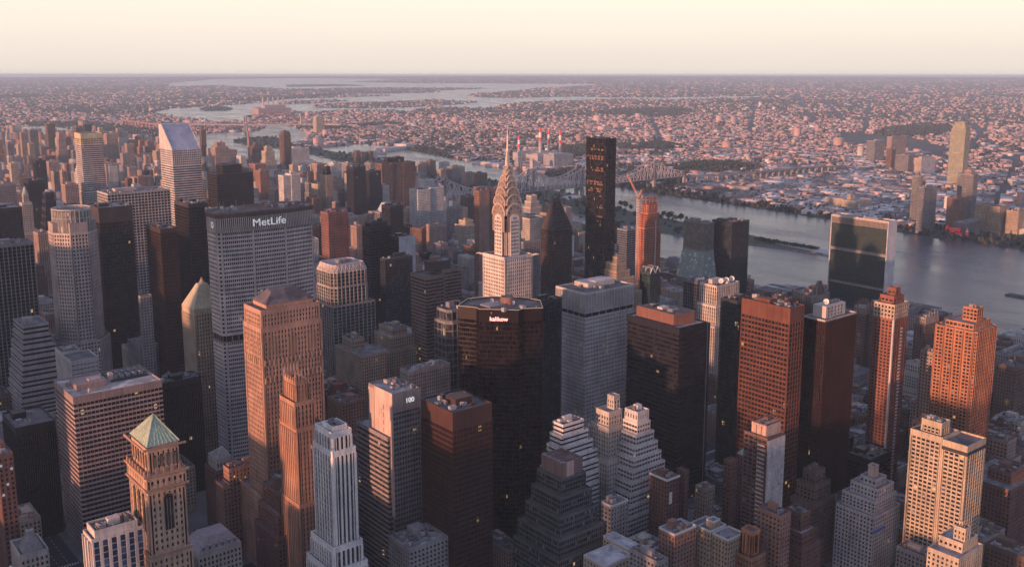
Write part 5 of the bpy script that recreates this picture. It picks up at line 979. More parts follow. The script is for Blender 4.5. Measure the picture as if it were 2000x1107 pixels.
fw_.build('curtain_wall', un); fe_.build('curtain_wall', un)
g.box(.5, .3, 0, w-.5, d-.3, 153, GUN); g.build('glazing', un)
m = MB(); MAR = wall((.72, .69, .67), .6); m.box(-.5, -.8, 0, w+.5, .5, 155, MAR); m.box(-.5, d-.5, 0, w+.5, d+.8, 155, MAR); m.build('marble_end_wall', un)

m = MB(); m.box(0, .6, 153, w, d-.6, 153.5, ROOFS[0]); m.box(-.3, .6, 153, .3, d-.6, 155, MAR); m.box(w-.3, .6, 153, w+.3, d-.6, 155, MAR); m.build('roof', un)
unit_box(un, 6, 20, 153.5, 10, 24, 2.5, METAL, 'penthouse'); unit_box(un, 6, 52, 153.5, 10, 18, 2.0, METAL, 'rooftop_unit', True)

# ---- pair of slanted glass hotel towers
x, y, w, d, h = BX['un1']; stO = ST(w_((.24, .24, .22), rough=.4), glass((.15, .15, .14), lit=.0005, rough=.35, var=.2, blind=0), fl=2.0, bay=1.5, pier=.12, sp=.35, top=.6, po=.05, base=3)
u1 = empty('sloped_glass_tower', 'grey green glass tower with a sloped skirt halfway up', 'glass tower', (x, y, 0)); f = MB(); g = MB()
zs0, zs1 = 74.3, 113.3
facade(f, rect(-11, -7, w+1, d+2), 0, zs0, stO, (x, y)); g.prism(inset(rect(-11, -7, w+1, d+2), .4), 0, zs0-.3, stO['glass'])
f2_ = MB(); facade(f2_, rect(0, 0, w+1, d), zs1, h, stO, (x, y)); g.prism(inset(rect(0, 0, w+1, d), .4), zs0, h-.5, stO['glass'])
f.build('curtain_wall', u1); f = f2_; f.build('curtain_wall', u1); g.build('glazing', u1); roof_on(u1, rect(0, 0, w+1, d), h, stO, ROOFS[2], 1)
SG = glass((.20, .25, .235), fl=3, bay=3, lit=0, rough=.35, var=.12, blind=0); m = MB()
m.prism(rect(-11, -7, w+1, d+2), zs0, zs1, SG, SG, rect(0, 0, w+1, d)); m.build('sloped_glass_skirt', u1)
clutter(u1, 1, 1, w, d-1, h, 5, random.Random(5))
one('un2', 'dark_glass_slab', 'dark blue glass slab paired with the sloped glass tower', ST(w_((.045, .055, .065), rough=.4), GB, fl=3.4, bay=1.5, pier=.14, sp=.5, top=1.2, po=.06), clut=6, seed=71, rm=roofm((.3, .17, .14)))
x, y, w, d, h = BX['tri']; stTr = ST(w_((.07, .055, .055), rough=.45), GBR, fl=3.7, bay=2.4, pier=.5, sp=1.4, top=1, po=.15)
tr = tower('wedge_topped_tower', 'dark tower with a steep wedge shaped top left of the black glass skyscraper', x, y, [(rect(0, 0, w, d+4), 0, 166)], stTr, clut=0, pent=False, par=.3, seed=72)
m = MB(); e = (d+4)/2; RW = ST; RB = w_((.085, .065, .065))
m.quad((0, 0, 166), (w, 0, 166), (w*.62, e, 206), (w*.30, e, 206), RB); m.quad((w, d+4, 166), (0, d+4, 166), (w*.30, e, 206), (w*.62, e, 206), RB); m.poly([(0, d+4, 166), (0, 0, 166), (w*.30, e, 206)], RB); m.poly([(w, 0, 166), (w, d+4, 166), (w*.62, e, 206)], RB)
m.build('wedge_roof', tr)
m = MB()
for k in range(9):
    t_ = k/10+.04; z = 166 + 40*t_; xa, xb = w*.30*t_+.8, w - w*.38*t_-.8; m.box(xa, e*t_-.6, z, xb, e*t_+.2, z+1.7, DARKG)
m.build('dormer_window', tr)

# ---- tower under construction and its crane
x, y, w, d, h = BX['orange']; OC = (.62, .24, .15); w, d = 33, 19
ot = empty('unfinished_tower', 'orange tower still under construction wrapped in red netting', 'building site', (x, y, 0)); f = MB(); g = MB()
stC1 = ST(w_(OC), glass((.10, .045, .035), lit=0, rough=.6, spec=.1), fl=3.4, bay=3.2, pier=.7, sp=1.3, top=.5, po=.15, base=2)
for p, a, b in ((rect(-2, -2, w+2, d+2), 0, 60), (rect(0, 0, w, d), 60, 138), (octo(w-1, d-1, 3), 138, 160), ([(q[0]+2, q[1]+1) for q in octo(w-5, d-4, 4)], 160, 175)):
    facade(f, p, a, b, stC1, (x, y)); g.prism(inset(p, .44), a, b-.3, stC1['glass'])
f.build('facade', ot); g.build('glazing', ot)
for k in range(4):
    m = MB(); z = 165 + k*4; p = [(q[0]+3.2, q[1]+2) for q in octo(w-8 + (k % 2), d-6, 4)]; m.prism(p, z+8, z+8.5, w_((.5, .22, .15)), w_((.5, .26, .2))); m.build('floor_slab', ot)
m = MB()
for q in [(4, 4), (w-6, 4), (w-6, d-5), (4, d-5), (12, 4), (18, 4)]: m.box(q[0], q[1], 174, q[0]+.8, q[1]+.8, 185, w_((.5, .26, .2)))
m.build('bare_column', ot)
m = MB(); m.box(w*.55, -2.6, 0, w*.55+2.2, -2.15, 150, plain((.55, .50, .47), .6)); m.build('hoist_track', ot)
CRN = plain((.80, .62, .52), .6)
cr_ = empty('tower_crane', 'white and red luffing tower crane beside the unfinished tower', 'crane', (*(1049.4, 1002.3), 0))
def lattice(mb, a, b, wd, mat, n, th=.32):
    a = Vector(a); b = Vector(b); dd = (b-a).normalized(); u = Vector((0, 0, 1)) if abs(dd.z) < .9 else Vector((1, 0, 0)); p = dd.cross(u).normalized()*wd/2; q = p.cross(dd).normalized()*wd/2
    C4 = [p+q, p-q, -p-q, -p+q]
    for c in C4: mb.bar(a+c, b+c, th, mat)
    for k in range(n):
        s0 = a + (b-a)*(k/n); s1 = a + (b-a)*((k+1)/n)
        for i in range(4):
            mb.bar(s0 + C4[i], s1 + C4[(i+1) % 4], th*.7, mat)
zc = 184.4; zj = 220.5
m = MB(); lattice(m, (0, 0, 0), (0, 0, zc), 2.6, CRN, 44, .45); m.build('mast', cr_)
m = MB(); m.box(-2.6, -2.6, zc, 2.6, 2.6, zc+1.2, plain((.35, .12, .1), .6)); m.box(1.2, -1.5, zc+1.2, 4, 1.5, zc+4, plain((.5, .2, .16), .6)); m.build('slewing_platform', cr_)
ja = Vector((-.777, .629, 0)); J = ja * 17
m = MB(); lattice(m, (0, 0, zc+2), (J.x, J.y, zj), 1.8, plain((.75, .36, .28), .6), 16, .4); m.build('jib', cr_)
m = MB(); lattice(m, (0, 0, zc+1), (-ja.x*5, -ja.y*5, zc+13), 1.2, plain((.75, .36, .28), .6), 5, .4); m.bar((-ja.x*5, -ja.y*5, zc+13), (J.x, J.y, zj), .35, DARKM); m.build('counter_mast', cr_)
m = MB(); m.box(-ja.x*7-1.5, -ja.y*7-1.5, zc+1, -ja.x*7+1.5, -ja.y*7+1.5, zc+4, w_((.3, .28, .27))); m.build('counterweight', cr_)

# ---- ribbed orange apartment tower on the right
x, y, w, d, h = BX['cor']; OB = (.47, .215, .125); stCo = ST(w_(OB), fl=3.05, bay=3.2, pier=.8, sp=1.1, top=1.0, base=2, po=.25)
def bays(w, d, n, m_, r):
    P_ = []
    for i in range(n):
        c = w*(i+.5)/n; hw = w/n*.36; P_ += [(c-hw*1.25, 0), (c-hw, -r), (c+hw, -r), (c+hw*1.25, 0)]
    for i in range(m_):
        c = d*(i+.5)/m_; hw = d/m_*.36; P_ += [(w, c-hw*1.25), (w+r, c-hw), (w+r, c+hw), (w, c+hw*1.25)]
    for i in range(n):
        c = w - w*(i+.5)/n; hw = w/n*.36; P_ += [(c+hw*1.25, d), (c+hw, d+r), (c-hw, d+r), (c-hw*1.25, d)]
    for i in range(m_):
        c = d - d*(i+.5)/m_; hw = d/m_*.36; P_ += [(0, c+hw*1.25), (-r, c+hw), (-r, c-hw), (0, c-hw*1.25)]
    return P_
cor = tower('bay_windowed_tower', 'tall sunlit orange brick apartment tower with rows of bay windows', x, y, [(bays(w, d, 4, 4, 1.6), 0, h-4), (rect(3, 3, w-4, d-6), h-4, h+1), (rect(14, 6, 25, 18), h+1, h+12)], stCo, 'apartment tower', clut=4, seed=73, cap=100, pent=False, par=.7)
m = MB(); m.cyl(20, 12, 1.8, h+12, h+15, w_(OB), 10); m.build('chimney_stack', cor)

# ---- cream pair of slabs joined as one tower
x, y, w, d, h = BX['cream']; stCr = ST(w_((.54, .44, .33)), fl=3.1, bay=3.3, pier=.9, sp=1.35, top=3.5, base=3, po=.22, corner=1.6)
cre = tower('cream_twin_slab_tower', 'cream apartment tower of two joined slabs with a square roof box', x, y, [(rect(0, 0, w, 18), 0, h), (rect(0, 18.3, w-3, d), 0, h+1), (rect(3, 21, 15, 36), h+1, h+10)], stCr, 'apartment tower', clut=8, cap=100, seed=74, pent=False, par=1.3)
m = MB(); m.box(-.3, -.35, h-6, w+.3, -.2, h-3.4, DARKM); m.box(-.35, -.2, h-6, -.2, 18.2, h-3.4, DARKM); m.build('dark_frieze', cre)

# ---- balconied tower with one patterned white wall
x, y, w, d, h = BX['wtall']; stWt = ST(w_((.17, .10, .085)), GBR, fl=3.1, bay=4.2, pier=.5, sp=.9, top=1.2, base=3, po=.1)
wt2 = tower('balconied_tower', 'slim balconied tower with a mottled white side wall and pink roof box', x, y, [(rect(0, 0, w, d), 0, h-2), (rect(2.5, 3, w-1, d-4), h-2, h+6)], stWt, 'apartment tower', clut=2, seed=75, pent=False, cap=60)
m = MB()
PW = wall((.50, .48, .49), .8); rg = random.Random(4)
m.box(.2, -.6, 0, w+.1, -.25, h-3, PW)
for k in range(170):
    a = rg.uniform(.4, w-3); b = rg.uniform(2, h-8); q = rg.uniform(1, 2.6); z = rg.uniform(.5, 2.4); m.box(a, -.6-.06-.001*k/2, b, a+q, -.55, b+z, rg.choice([wall((.62, .60, .60), .8), wall((.36, .34, .35), .8), wall((.55, .5, .5), .8)]))
m.build('patterned_wall', wt2)
m = MB(); m.box(2.4, 2.8, h-2, w-.9, d-3.9, h+6.2, w_((.60, .42, .35))); m.build('roof_box', wt2)
for k in range(38):
    m = MB(); z = 8 + k*3.1; m.box(-1.4, 1, z, -.2, 7, z+.25, w_((.55, .5, .48))); m.box(-1.42, 1, z+.25, -1.3, 7, z+1.2, w_((.4, .38, .38)))
    m.build('balcony', wt2)

# ---- stepped towers
def ziggurat(key, name, label, sty, n, z0, dx, dy, seed, cat='office tower', top=None, **k):
    x, y, w, d, h = BX[key]; ts = []; hh = (h - z0) / n
    for i in range(n):
        q = n - 1 - i; ts.append((rect(-dx*q*.55, -dy*q*.55, w + dx*q, d + dy*q*.6), 0 if i == 0 else z0 + i*hh, z0 + (i+1)*hh))
    ts = [(p, a, b) for p, a, b in ts]
    if top: ts.append(top(w, d, h))
    return tower(name, label, x, y, ts, STY[sty] if isinstance(sty, str) else sty, cat, seed=seed, **k)
wb = ST(w_((.66, .62, .61)), glass((.05, .052, .06), lit=.004), fl=3.7, bay=3, pier=.2, sp=1.7, top=.9, base=1.2, po=.05, so=.12)
ziggurat('sA', 'white_stepped_tower', 'white banded tower stepping down to the right behind the green terraced one', ST(w_((.76, .72, .70)), GBLK, fl=3.7, pier=0, sp=2.0, top=.9, base=.6, so=.15), 7, 62, 4.0, 1.4, 76, clut=4, cap=0, tank=1)
ziggurat('sB', 'grey_ziggurat_tower', 'grey banded ziggurat tower with a white square top', wb, 9, 40, 3.4, 1.5, 77, clut=2, top=lambda w, d, h: (rect(.8, .8, w-.8, d-.8), h, h+8.5, ST(w_((.62, .59, .57)), GBLK, fl=6, bay=2.4, pier=1.5, sp=3, top=2, base=.4)))
ziggurat('terrace', 'terraced_block', 'stepped block with wavy pale bands at the left edge', ST(w_((.42, .37, .35)), GBLK, fl=4, pier=0, sp=2.0, top=.8, base=.6, so=.2), 8, 36, 2.4, 2.0, 78, clut=2)
x, y, w, d, h = BX['stepglass']; stSg = ST(w_((.12, .135, .145)), glass((.022, .034, .038), lit=.003, rough=.08, spec=.6), fl=3.7, bay=1.9, pier=.2, sp=1.1, top=.8, base=.8, po=.06)
stSr = ST(w_((.26, .12, .10)), GBR, fl=3.7, bay=1.9, pier=.5, sp=1.4, top=.8, base=.8, po=.15)
sg = tower('terraced_glass_tower', 'dark green glass tower in stepped terraces with fans on its roof', x, y, [(rect(-17, -16, w+10, d+10), 0, 49), (rect(-14.5, -13.5, w+8, d+8), 49, 62), (rect(-10, -9.5, w+5.5, d+5), 62, 75), (rect(-6.5, -6, w+3.5, d+3), 75, 87), (rect(-2.5, -2, w+1.5, d+1.5), 87, 98), (rect(0, 0, w, d), 98, h, ST(w_((.24, .17, .16)), top=11, base=.4))], stSg, clut=0, cap=100, lit=.005, seed=79, pent=False, rm=roofm((.17, .10, .09)))
for q in range(5):
    m = MB(); m.cyl(3 + (q % 1), 3.2 + q*4.6, 2.0, h, h+1.6, w_((.50, .44, .42)), 16, 1.9, DARKM); m.cyl(3, 3.2 + q*4.6, .5, h+1.6, h+1.8, METAL, 8); m.build('cooling_fan', sg)
m = MB(); m.box(w*.2, -.3, h-11, w*.55, -.1, h+1.2, w_((.62, .42, .37))); m.build('pink_panel', sg)

# ---- brown low blocks, foreground right and left
LOW = dict(
 f2=('red_brick_block', 'red brick block with white edged roof between the pale rooftops and the beige apartments', 'brick', 8, 1), f3=('beige_brick_apartments', 'beige brick apartments with crowded terraces left of the orange capped tower', 'tan', 12, 1),
 f4=('tank_topped_block', 'narrow brown block with a white capped water tank', 'dbrick', 1, 1), f5=('brown_slim_block', 'slim brown block left of the green roofed one', 'dbrick', 2, 0), f5b=('green_roofed_block', 'brown block with a pale green sloped roof', 'dbrick', 0, 0),
 f6=('olive_stone_block', 'low olive grey block behind the white painted wall', 'tan', 6, 1), f7=('grey_brick_block', 'grey brick block with a snow white roof below the grey ziggurat', 'grey', 9, 1), f8=('grey_flat_block', 'grey flat roofed block hugging the bottom edge', 'grey', 6, 0),
 f1=('white_rooftop_apartments', 'apartments with white painted roofs at the bottom edge', 'cream', 14, 1), l1=('stepped_gable_block', 'dark block crowned by a white stepped gable', 'dbrick', 0, 0), l2=('orange_corner_block', 'brick block with a sunlit orange corner below the gothic tower', 'brick', 6, 0),
 l3=('narrow_brick_block', 'narrow brick block attached left of the orange corner block', 'brick', 2, 0), l4=('round_topped_dark_block', 'dark stepped block with a rounded roof drum', 'dbrick', 5, 1), l5=('mansard_hotel', 'old stone hotel with a grey mansard roof at the bottom left', 'stone', 0, 0),
 s1=('black_stepped_annex', 'black stepped annex at the foot of the red finned tower', 'blackband', 2, 0), s2=('black_low_annex', 'low black flat block with roof fans right of the red finned tower', 'blackband', 9, 0),
 x1=('dark_brown_block', 'large dark brown block at the right edge', 'dbrick', 12, 1), x2=('grey_riverside_flats', 'grey flats at the right edge below the river', 'grey', 5, 1), x3=('brown_riverside_flats', 'brown flats in front of the grey riverside flats', 'brown', 5, 1),
 c77=('rust_brown_block', 'rust brown block with lit corner right of the orange capped tower', 'brick', 4, 0), c78=('brown_stepped_block', 'brown stepped block with a flat white cap', 'dbrick', 5, 0), dk1=('dark_low_office', 'dark low office behind the black stepped annex', 'blackband', 5, 0),
 gr1=('white_gridded_block', 'white gridded block left of the silver crowned tower', 'white', 4, 0), mk1=('maroon_penthouse_block', 'dark block with a maroon roof box beside the gothic tower', 'dbrick', 6, 0), mk2=('pale_roof_block', 'brick block with pale roof right of the finial topped tower', 'brick', 5, 0),
 st1=('narrow_tan_block', 'narrow tan block left of the white stepped tower', 'tan', 2, 1), yy1=('ornate_stepped_tower', 'pale ornate stepped tower right of the silver crown', 'stone', 0, 0),
 g1=('gothic_brown_flats', 'plain brown gothic flats left of the turreted flats', 'brown', 1, 0), g2=('turreted_flats', 'brown gothic flats with a steep gabled turret roof', 'brown', 1, 0), g3=('gothic_tan_flats', 'brown flats with tan gothic crown behind the white roof pavilion', 'brown', 2, 0), g4=('gothic_slim_flats', 'slim gothic flats left of the slim red brick tower', 'brown', 1, 0), g5=('gothic_riverside_flats', 'brown gothic flats left of the orange bay windowed tower', 'brown', 2, 0))
LO = {}
for k, (nm, lb, st, n, tk) in LOW.items():
    x, y, w, d, h = BX[k]; T = [(rect(0, 0, w, d), 0, h)]
    if k == 'l1': T = [(rect(0, 0, w+6, d), 0, h-9), (rect(2, 2, w+3, d-4), h-9, h, STY['stone'])]
    if k == 'l4': T = [(rect(-5, -6, w+12, d+6), 0, h-30), (rect(-3, -3, w+6, d+3), h-30, h-15), (rect(0, 0, w, d), h-15, h)]
    if k == 'yy1': T = [(rect(0, 0, w, d), 0, h-26)] + [(rect(i*3, i*2.4, w-i*3.4, d-i), h-26+i*10, h-16+i*10) for i in range(1, 4)]
    if k == 'c78': T = [(rect(-3, -3, w+3, d), 0, h-18), (rect(-1, -1, w+1, d), h-18, h-8), (rect(3, 3, w-2, d-4), h-8, h+4)]
    if k == 's1': T = [(rect(-3, -2, w+10, d), 0, h-18), (rect(0, 0, w, d), h-18, h)]
    if k == 'x1': T = [(rect(0, 0, w, d+20), 0, h), (rect(12, 6, 40, 24), h, h+8)]
    if k == 'f3': T = [(rect(0, 0, w, 13), 0, h), (rect(-2, 13.3, w-2, 24), 0, h+1.5), (rect(0, 24.3, w, d), 0, h), (rect(3, 15, 10, 21), h+1.5, h+6)]
    if k == 'f1': T = [(rect(0, 0, w*.44, d), 0, h), (rect(w*.44+.3, 4, w*.62, d+8), 0, h+2.5), (rect(w*.62+.3, -2, w, d), 0, h-1.5)]
    if k[0] == 'g' and k != 'gr1': T = [(rect(0, 0, w, d), 0, h-9), (rect(.6, .6, w-.6, d-.6), h-9, h, ST(w_((.40, .33, .28)), fl=4, bay=2.6, pier=1.2, sp=1.2, top=1.6, po=.5))]
    LO[k] = tower(nm, lb, x, y, T, STY[st], 'apartment block' if k[0] in 'fgxc' else 'office block', clut=n, cap=(60 if math.hypot(x, y) < 760 else 0), tank=tk, pent=n > 2, seed=100 + len(LO), rm=roofm((.50, .49, .48)) if k in ('f1', 'f7') else None, coping=plain((.62, .60, .58), .8) if k in ('f1', 'f2', 'f3', 'f7') else None)
o = LO['l1']; x, y, w, d, h = BX['l1']; m = MB()
for i in range(6): m.box(2 + i*.9, 2 + i*.6, h + i*1.5, w+3 - i*.9, d-4 - i*2.4, h + i*1.5 + 1.45, w_((.52, .49, .47)))
m.build('stepped_gable', o)
o = LO['l4']; x, y, w, d, h = BX['l4']; m = MB(); m.cyl(w*.45, 12, 8.5, h, h+9, w_((.13, .085, .075)), 20, None, ROOFS[1]); m.cyl(w*.45, 12, 5.5, h+9, h+10.5, METAL, 18, 5, DARKM); m.build('roof_drum', o)
o = LO['l5']; x, y, w, d, h = BX['l5']; m = MB(); SL = wall((.34, .31, .32), .7); m.prism(rect(-.5, -.5, w+.5, d+.5), h+.6, h+9, SL, SL, rect(7, 6, w-6, d-6)); m.build('mansard_roof', o)
for q in range(6):
    m = MB(); u = 3 + q*4.4; m.box(u, .6, h+1.2, u+1.9, 3.2, h+4.6, w_((.42, .38, .35))); m.box(u-.15, .4, h+4.6, u+2.05, 3.4, h+4.9, SL); o2 = m.build('dormer', o); m = MB(); m.quad((u+.3, .57, h+1.6), (u+1.6, .57, h+1.6), (u+1.6, .57, h+4.2), (u+.3, .57, h+4.2), PM[2]); m.build('window', o2)
o = LO['f5b']; x, y, w, d, h = BX['f5b']; m = MB(); m.prism(rect(-.3, -.3, w+.3, d+.3), h+.9, h+7, wall((.33, .48, .40), .7), None, rect(w*.35, d*.4, w*.65, d*.6)); m.build('copper_roof', o)
o = LO['f4']; 
o = LO['g2']; x, y, w, d, h = BX['g2']; m = MB(); m.prism(rect(w*.35, 0, w*.75, d), h, h+17, wall((.14, .115, .11), .8), None, rect(w*.5, d*.35, w*.62, d*.65)); m.build('steep_roof', o)
for q in range(5):
    m = MB(); u = w*(.1 + .2*q); m.prism(rect(u-.9, .2, u+.9, 2), h, h+8 + (q % 2)*5, w_((.33, .26, .22)), None, rect(u-.1, 1, u+.1, 1.2)); m.build('pinnacle', o)
for k in ('g1', 'g3', 'g4', 'g5'):
    x, y, w, d, h = BX[k]; nq = max(2, int(w/6))
    for q in range(nq):
        m = MB(); u = w*(q+.5)/nq; m.prism(rect(u-.8, .3, u+.8, 1.9), h, h+5 + (q % 2)*3, w_((.38, .30, .26)), None, rect(u-.1, 1, u+.1, 1.2)); m.build('pinnacle', LO[k])
o = LO['mk1']; x, y, w, d, h = BX['mk1']; m = MB(); m.box(2, 4, h, w*.6, 14, h+8, w_((.24, .085, .075))); m.build('roof_box', o)
# white wall hanging in the street, orange capped tower, stepped white apartments
x, y, w, d, h = BX['o77']; OG = (.50, .215, .11)
o77 = tower('orange_capped_tower', 'slim brick block with a bright orange square turret', x, y, [(rect(-4, -3, w+3, d+4), 0, h-16), (rect(0, 0, w, d), h-16, h, ST(w_(OG), GBR, fl=15, bay=4, pier=2.2, sp=1, top=2, base=.5, po=.5, corner=1.2))], ST(w_((.36, .18, .12)), fl=3.4, bay=2.2, pier=1.0, sp=1.4, top=1.5), 'apartment block', clut=0, cap=40, pent=False, rm=ROOFS[1], seed=140)
x, y, w, d, h = BX['w75']; w, d = 22, 22
w75 = tower('white_stepped_apartments', 'white brick stepped apartment block with a pale pink roof turret', x, y, [(rect(-8, -3, w+6, d+6), 0, h-22), (rect(-4, -1, w+3, d+4), h-22, h-12), (rect(0, 0, w, d), h-12, h-4), (rect(4, 4, w-4, d-5), h-4, h+1), (rect(8, 8, 13.5, 13.5), h+1, h+9, ST(w_((.62, .48, .43)), top=6.5, base=1))], ST(w_((.52, .49, .49)), fl=3.1, bay=2.9, pier=1.3, sp=1.3, top=1.2, po=.06), 'apartment block', clut=0, cap=100, seed=141, pent=False)
m = MB(); m.box(-9.5, -4.6, h-33, 6, -3.1, h-31.5, plain((.10, .16, .42), .7)); m.build('blue_tarpaulin', w75)
x, y = (577.4, 484.8)
pw = empty('painted_party_wall', 'small white painted wall with dark windows in the gap between brown blocks', 'house', (x, y, 0)); m = MB(); m.box(0, 0, 0, 11, 7, 28, plain((.66, .66, .68), .8)); m.build('wall', pw); m = MB()
for i in range(2):
    for j in range(3): m.quad((1.5 + i*4.5, -.05, 15 + j*4), (3.5 + i*4.5, -.05, 15 + j*4), (3.5 + i*4.5, -.05, 17.2 + j*4), (1.5 + i*4.5, -.05, 17.2 + j*4), PM[0])
m.build('window', pw); m = MB(); m.box(-.2, -.2, 28, 11.2, 7.2, 28.6, ROOFS[1]); m.build('roof', pw)

# ---- beyond the midtown cluster
FAR = dict(
 m1=('dark_brown_slab', 'dark brown slab standing against the strip of river at the far left', 'brown'), m2=('sunlit_stepped_tower', 'sunlit orange tower with stepped crown left of the yellow topped tower', 'pink'), m3=('pink_apartment_tower', 'pink apartment tower at the far left edge', 'pink'),
 m4=('pale_blue_tower', 'pale blue grey tower at the far left', 'greyglass'), m5=('tan_apartment_tower', 'tan apartment tower in front of the pale blue tower', 'tan'), m6=('brown_spire_tower', 'brown tower with thin mast just left of the yellow crown', 'brown'),
 m7=('ribbed_pink_tower', 'pink ribbed tower just right of the yellow topped tower', 'pink'), m8=('cream_block', 'cream block near the left edge', 'cream'), m9=('dark_office_tower', 'dark plain office tower at the far left', 'blackband'), m10=('wide_brown_block', 'wide brown block low at the left edge', 'brick'),
 m11=('black_mesh_tower', 'black gridded tower left of the octagonal tower', 'blackvert'), m12=('triangular_topped_tower', 'dark tower with a triangular stepped top', 'blackband'), m13=('grey_office_slab', 'grey gridded office slab at the left edge', 'gridg'), m14=('green_capped_stone_tower', 'stone tower with a pale green lantern top at the left', 'stone'),
 m15=('black_office_slab', 'black slab cut by the left edge above the finned tower', 'blackband'), m16=('orange_lit_tower', 'thin orange lit tower left of the curved white top', 'pink'), m17=('domed_white_tower', 'white tower with rounded top left of the yellow topped tower', 'white'), m18=('blank_white_panel_block', 'pale block with one blank face right of the yellow topped tower', 'white'), m19=('brown_ribbed_block', 'brown ribbed block below the sunlit stepped tower', 'pink'),
 n1=('curved_red_tower', 'reddish glass tower with bowed side by the upper river', 'brown'), n2=('white_hospital_block', 'broad white ribbed hospital block', 'white'), n3=('white_twin_apartments', 'white apartment slabs above the big slab roof', 'white'), n4=('cream_pink_tower', 'cream tower with stepped top left of the bowed red tower', 'cream'),
 n6=('brown_apartment_block', 'brown apartment block right of the tall chimney', 'brown'), n7=('banded_brown_tower', 'brown and tan tower with a narrow dark top', 'tan'), n8=('white_low_block', 'white low block beside the upper river', 'white'), n9=('red_brick_slab', 'red brick slab above the big slab roof', 'brick'), n10=('brown_stepped_mass', 'brown stepped mass right of the slant roofed tower', 'pink'), n11=('brick_box', 'brick box with many windows behind the black two tier tower', 'pink'), n12=('paired_brown_tower', 'dark brown tower behind the slant roofed tower', 'brown'),
 r1=('black_monolith', 'plain black monolith between the red granite tower and the river', 'blackband'), r2=('charcoal_tower', 'charcoal tower right of the black monolith', 'blackband'), r3=('wide_gridded_slab', 'wide brown gridded slab with sunlit edges', 'brown'), r4=('white_twin_tower', 'white twin apartment tower before the bridge', 'white'), r5=('white_red_block', 'white block with one red side wall', 'white'), r6=('dark_flat_block', 'dark flat topped block left of the white twin tower', 'blackband'),
 r7=('pale_glass_block', 'pale glass block with a sloped top', 'greyglass'), r8=('beige_apartment_block', 'beige apartment block with roof tank left of the blank brown tower', 'cream'), r9=('dark_roof_block', 'dark block with a pale roof near the bridge foot', 'grey'), r10=('dark_brown_flats', 'dark brown flats behind the blank brown tower', 'brown'), r12=('island_apartments', 'cluster of brown apartments on the river island', 'brown'),
 i1=('island_slab', 'grey brown slab on the river island left of the bridge, farthest but one', 'pink'), i2=('island_slab', 'brown slab on the river island, tallest at the far end of the row', 'brown'), i3=('island_slab', 'tan slab among island trees, left of the long island slab', 'tan'), i4=('island_slab', 'long grey slab among the island trees', 'grey'), i5=('island_slab', 'pink brown slab at the near end of the island row', 'pink'), i6=('island_slab', 'brown slab behind the blank brown tower on the island', 'brown'), i7=('island_slab', 'narrow grey slab on the near shore facing the island trees', 'grey'), i8=('island_slab', 'low pale slab behind the island row', 'white'),
 q2=('round_glass_tower', 'round pinkish glass tower on the far bank', 'greyglass'), q3=('grey_bank_tower', 'grey apartment tower joined beside the round glass tower', 'greyglass'), q4=('dark_bank_tower', 'dark grey apartment tower below the golden skyscraper', 'gridg'), q5=('red_frame_tower', 'red unfinished apartment tower behind the red letters', 'brick'), q6=('beige_bank_flats', 'beige flats at the far bank right of the red letters', 'tan'),
 q7=('grey_green_office', 'grey green office block across the river', 'gridg'), q8=('blank_pale_block', 'blank pale block left of the golden skyscraper', 'cream'), q9=('pink_office_tower', 'pink office tower far across the river', 'pink'), q10=('dark_narrow_office', 'dark narrow office in front of the pink office tower', 'brown'), q11=('glass_hotel', 'green grey glass block left of the pink office tower', 'greyglass'), q12=('cream_factory', 'long cream factory with rows of windows on the far bank', 'cream'), q13=('dark_bank_office', 'dark low office right of the red letters', 'gridg'), q14=('beige_waterside_flats', 'beige flats at the right edge of the far bank', 'tan'))
FO = {}
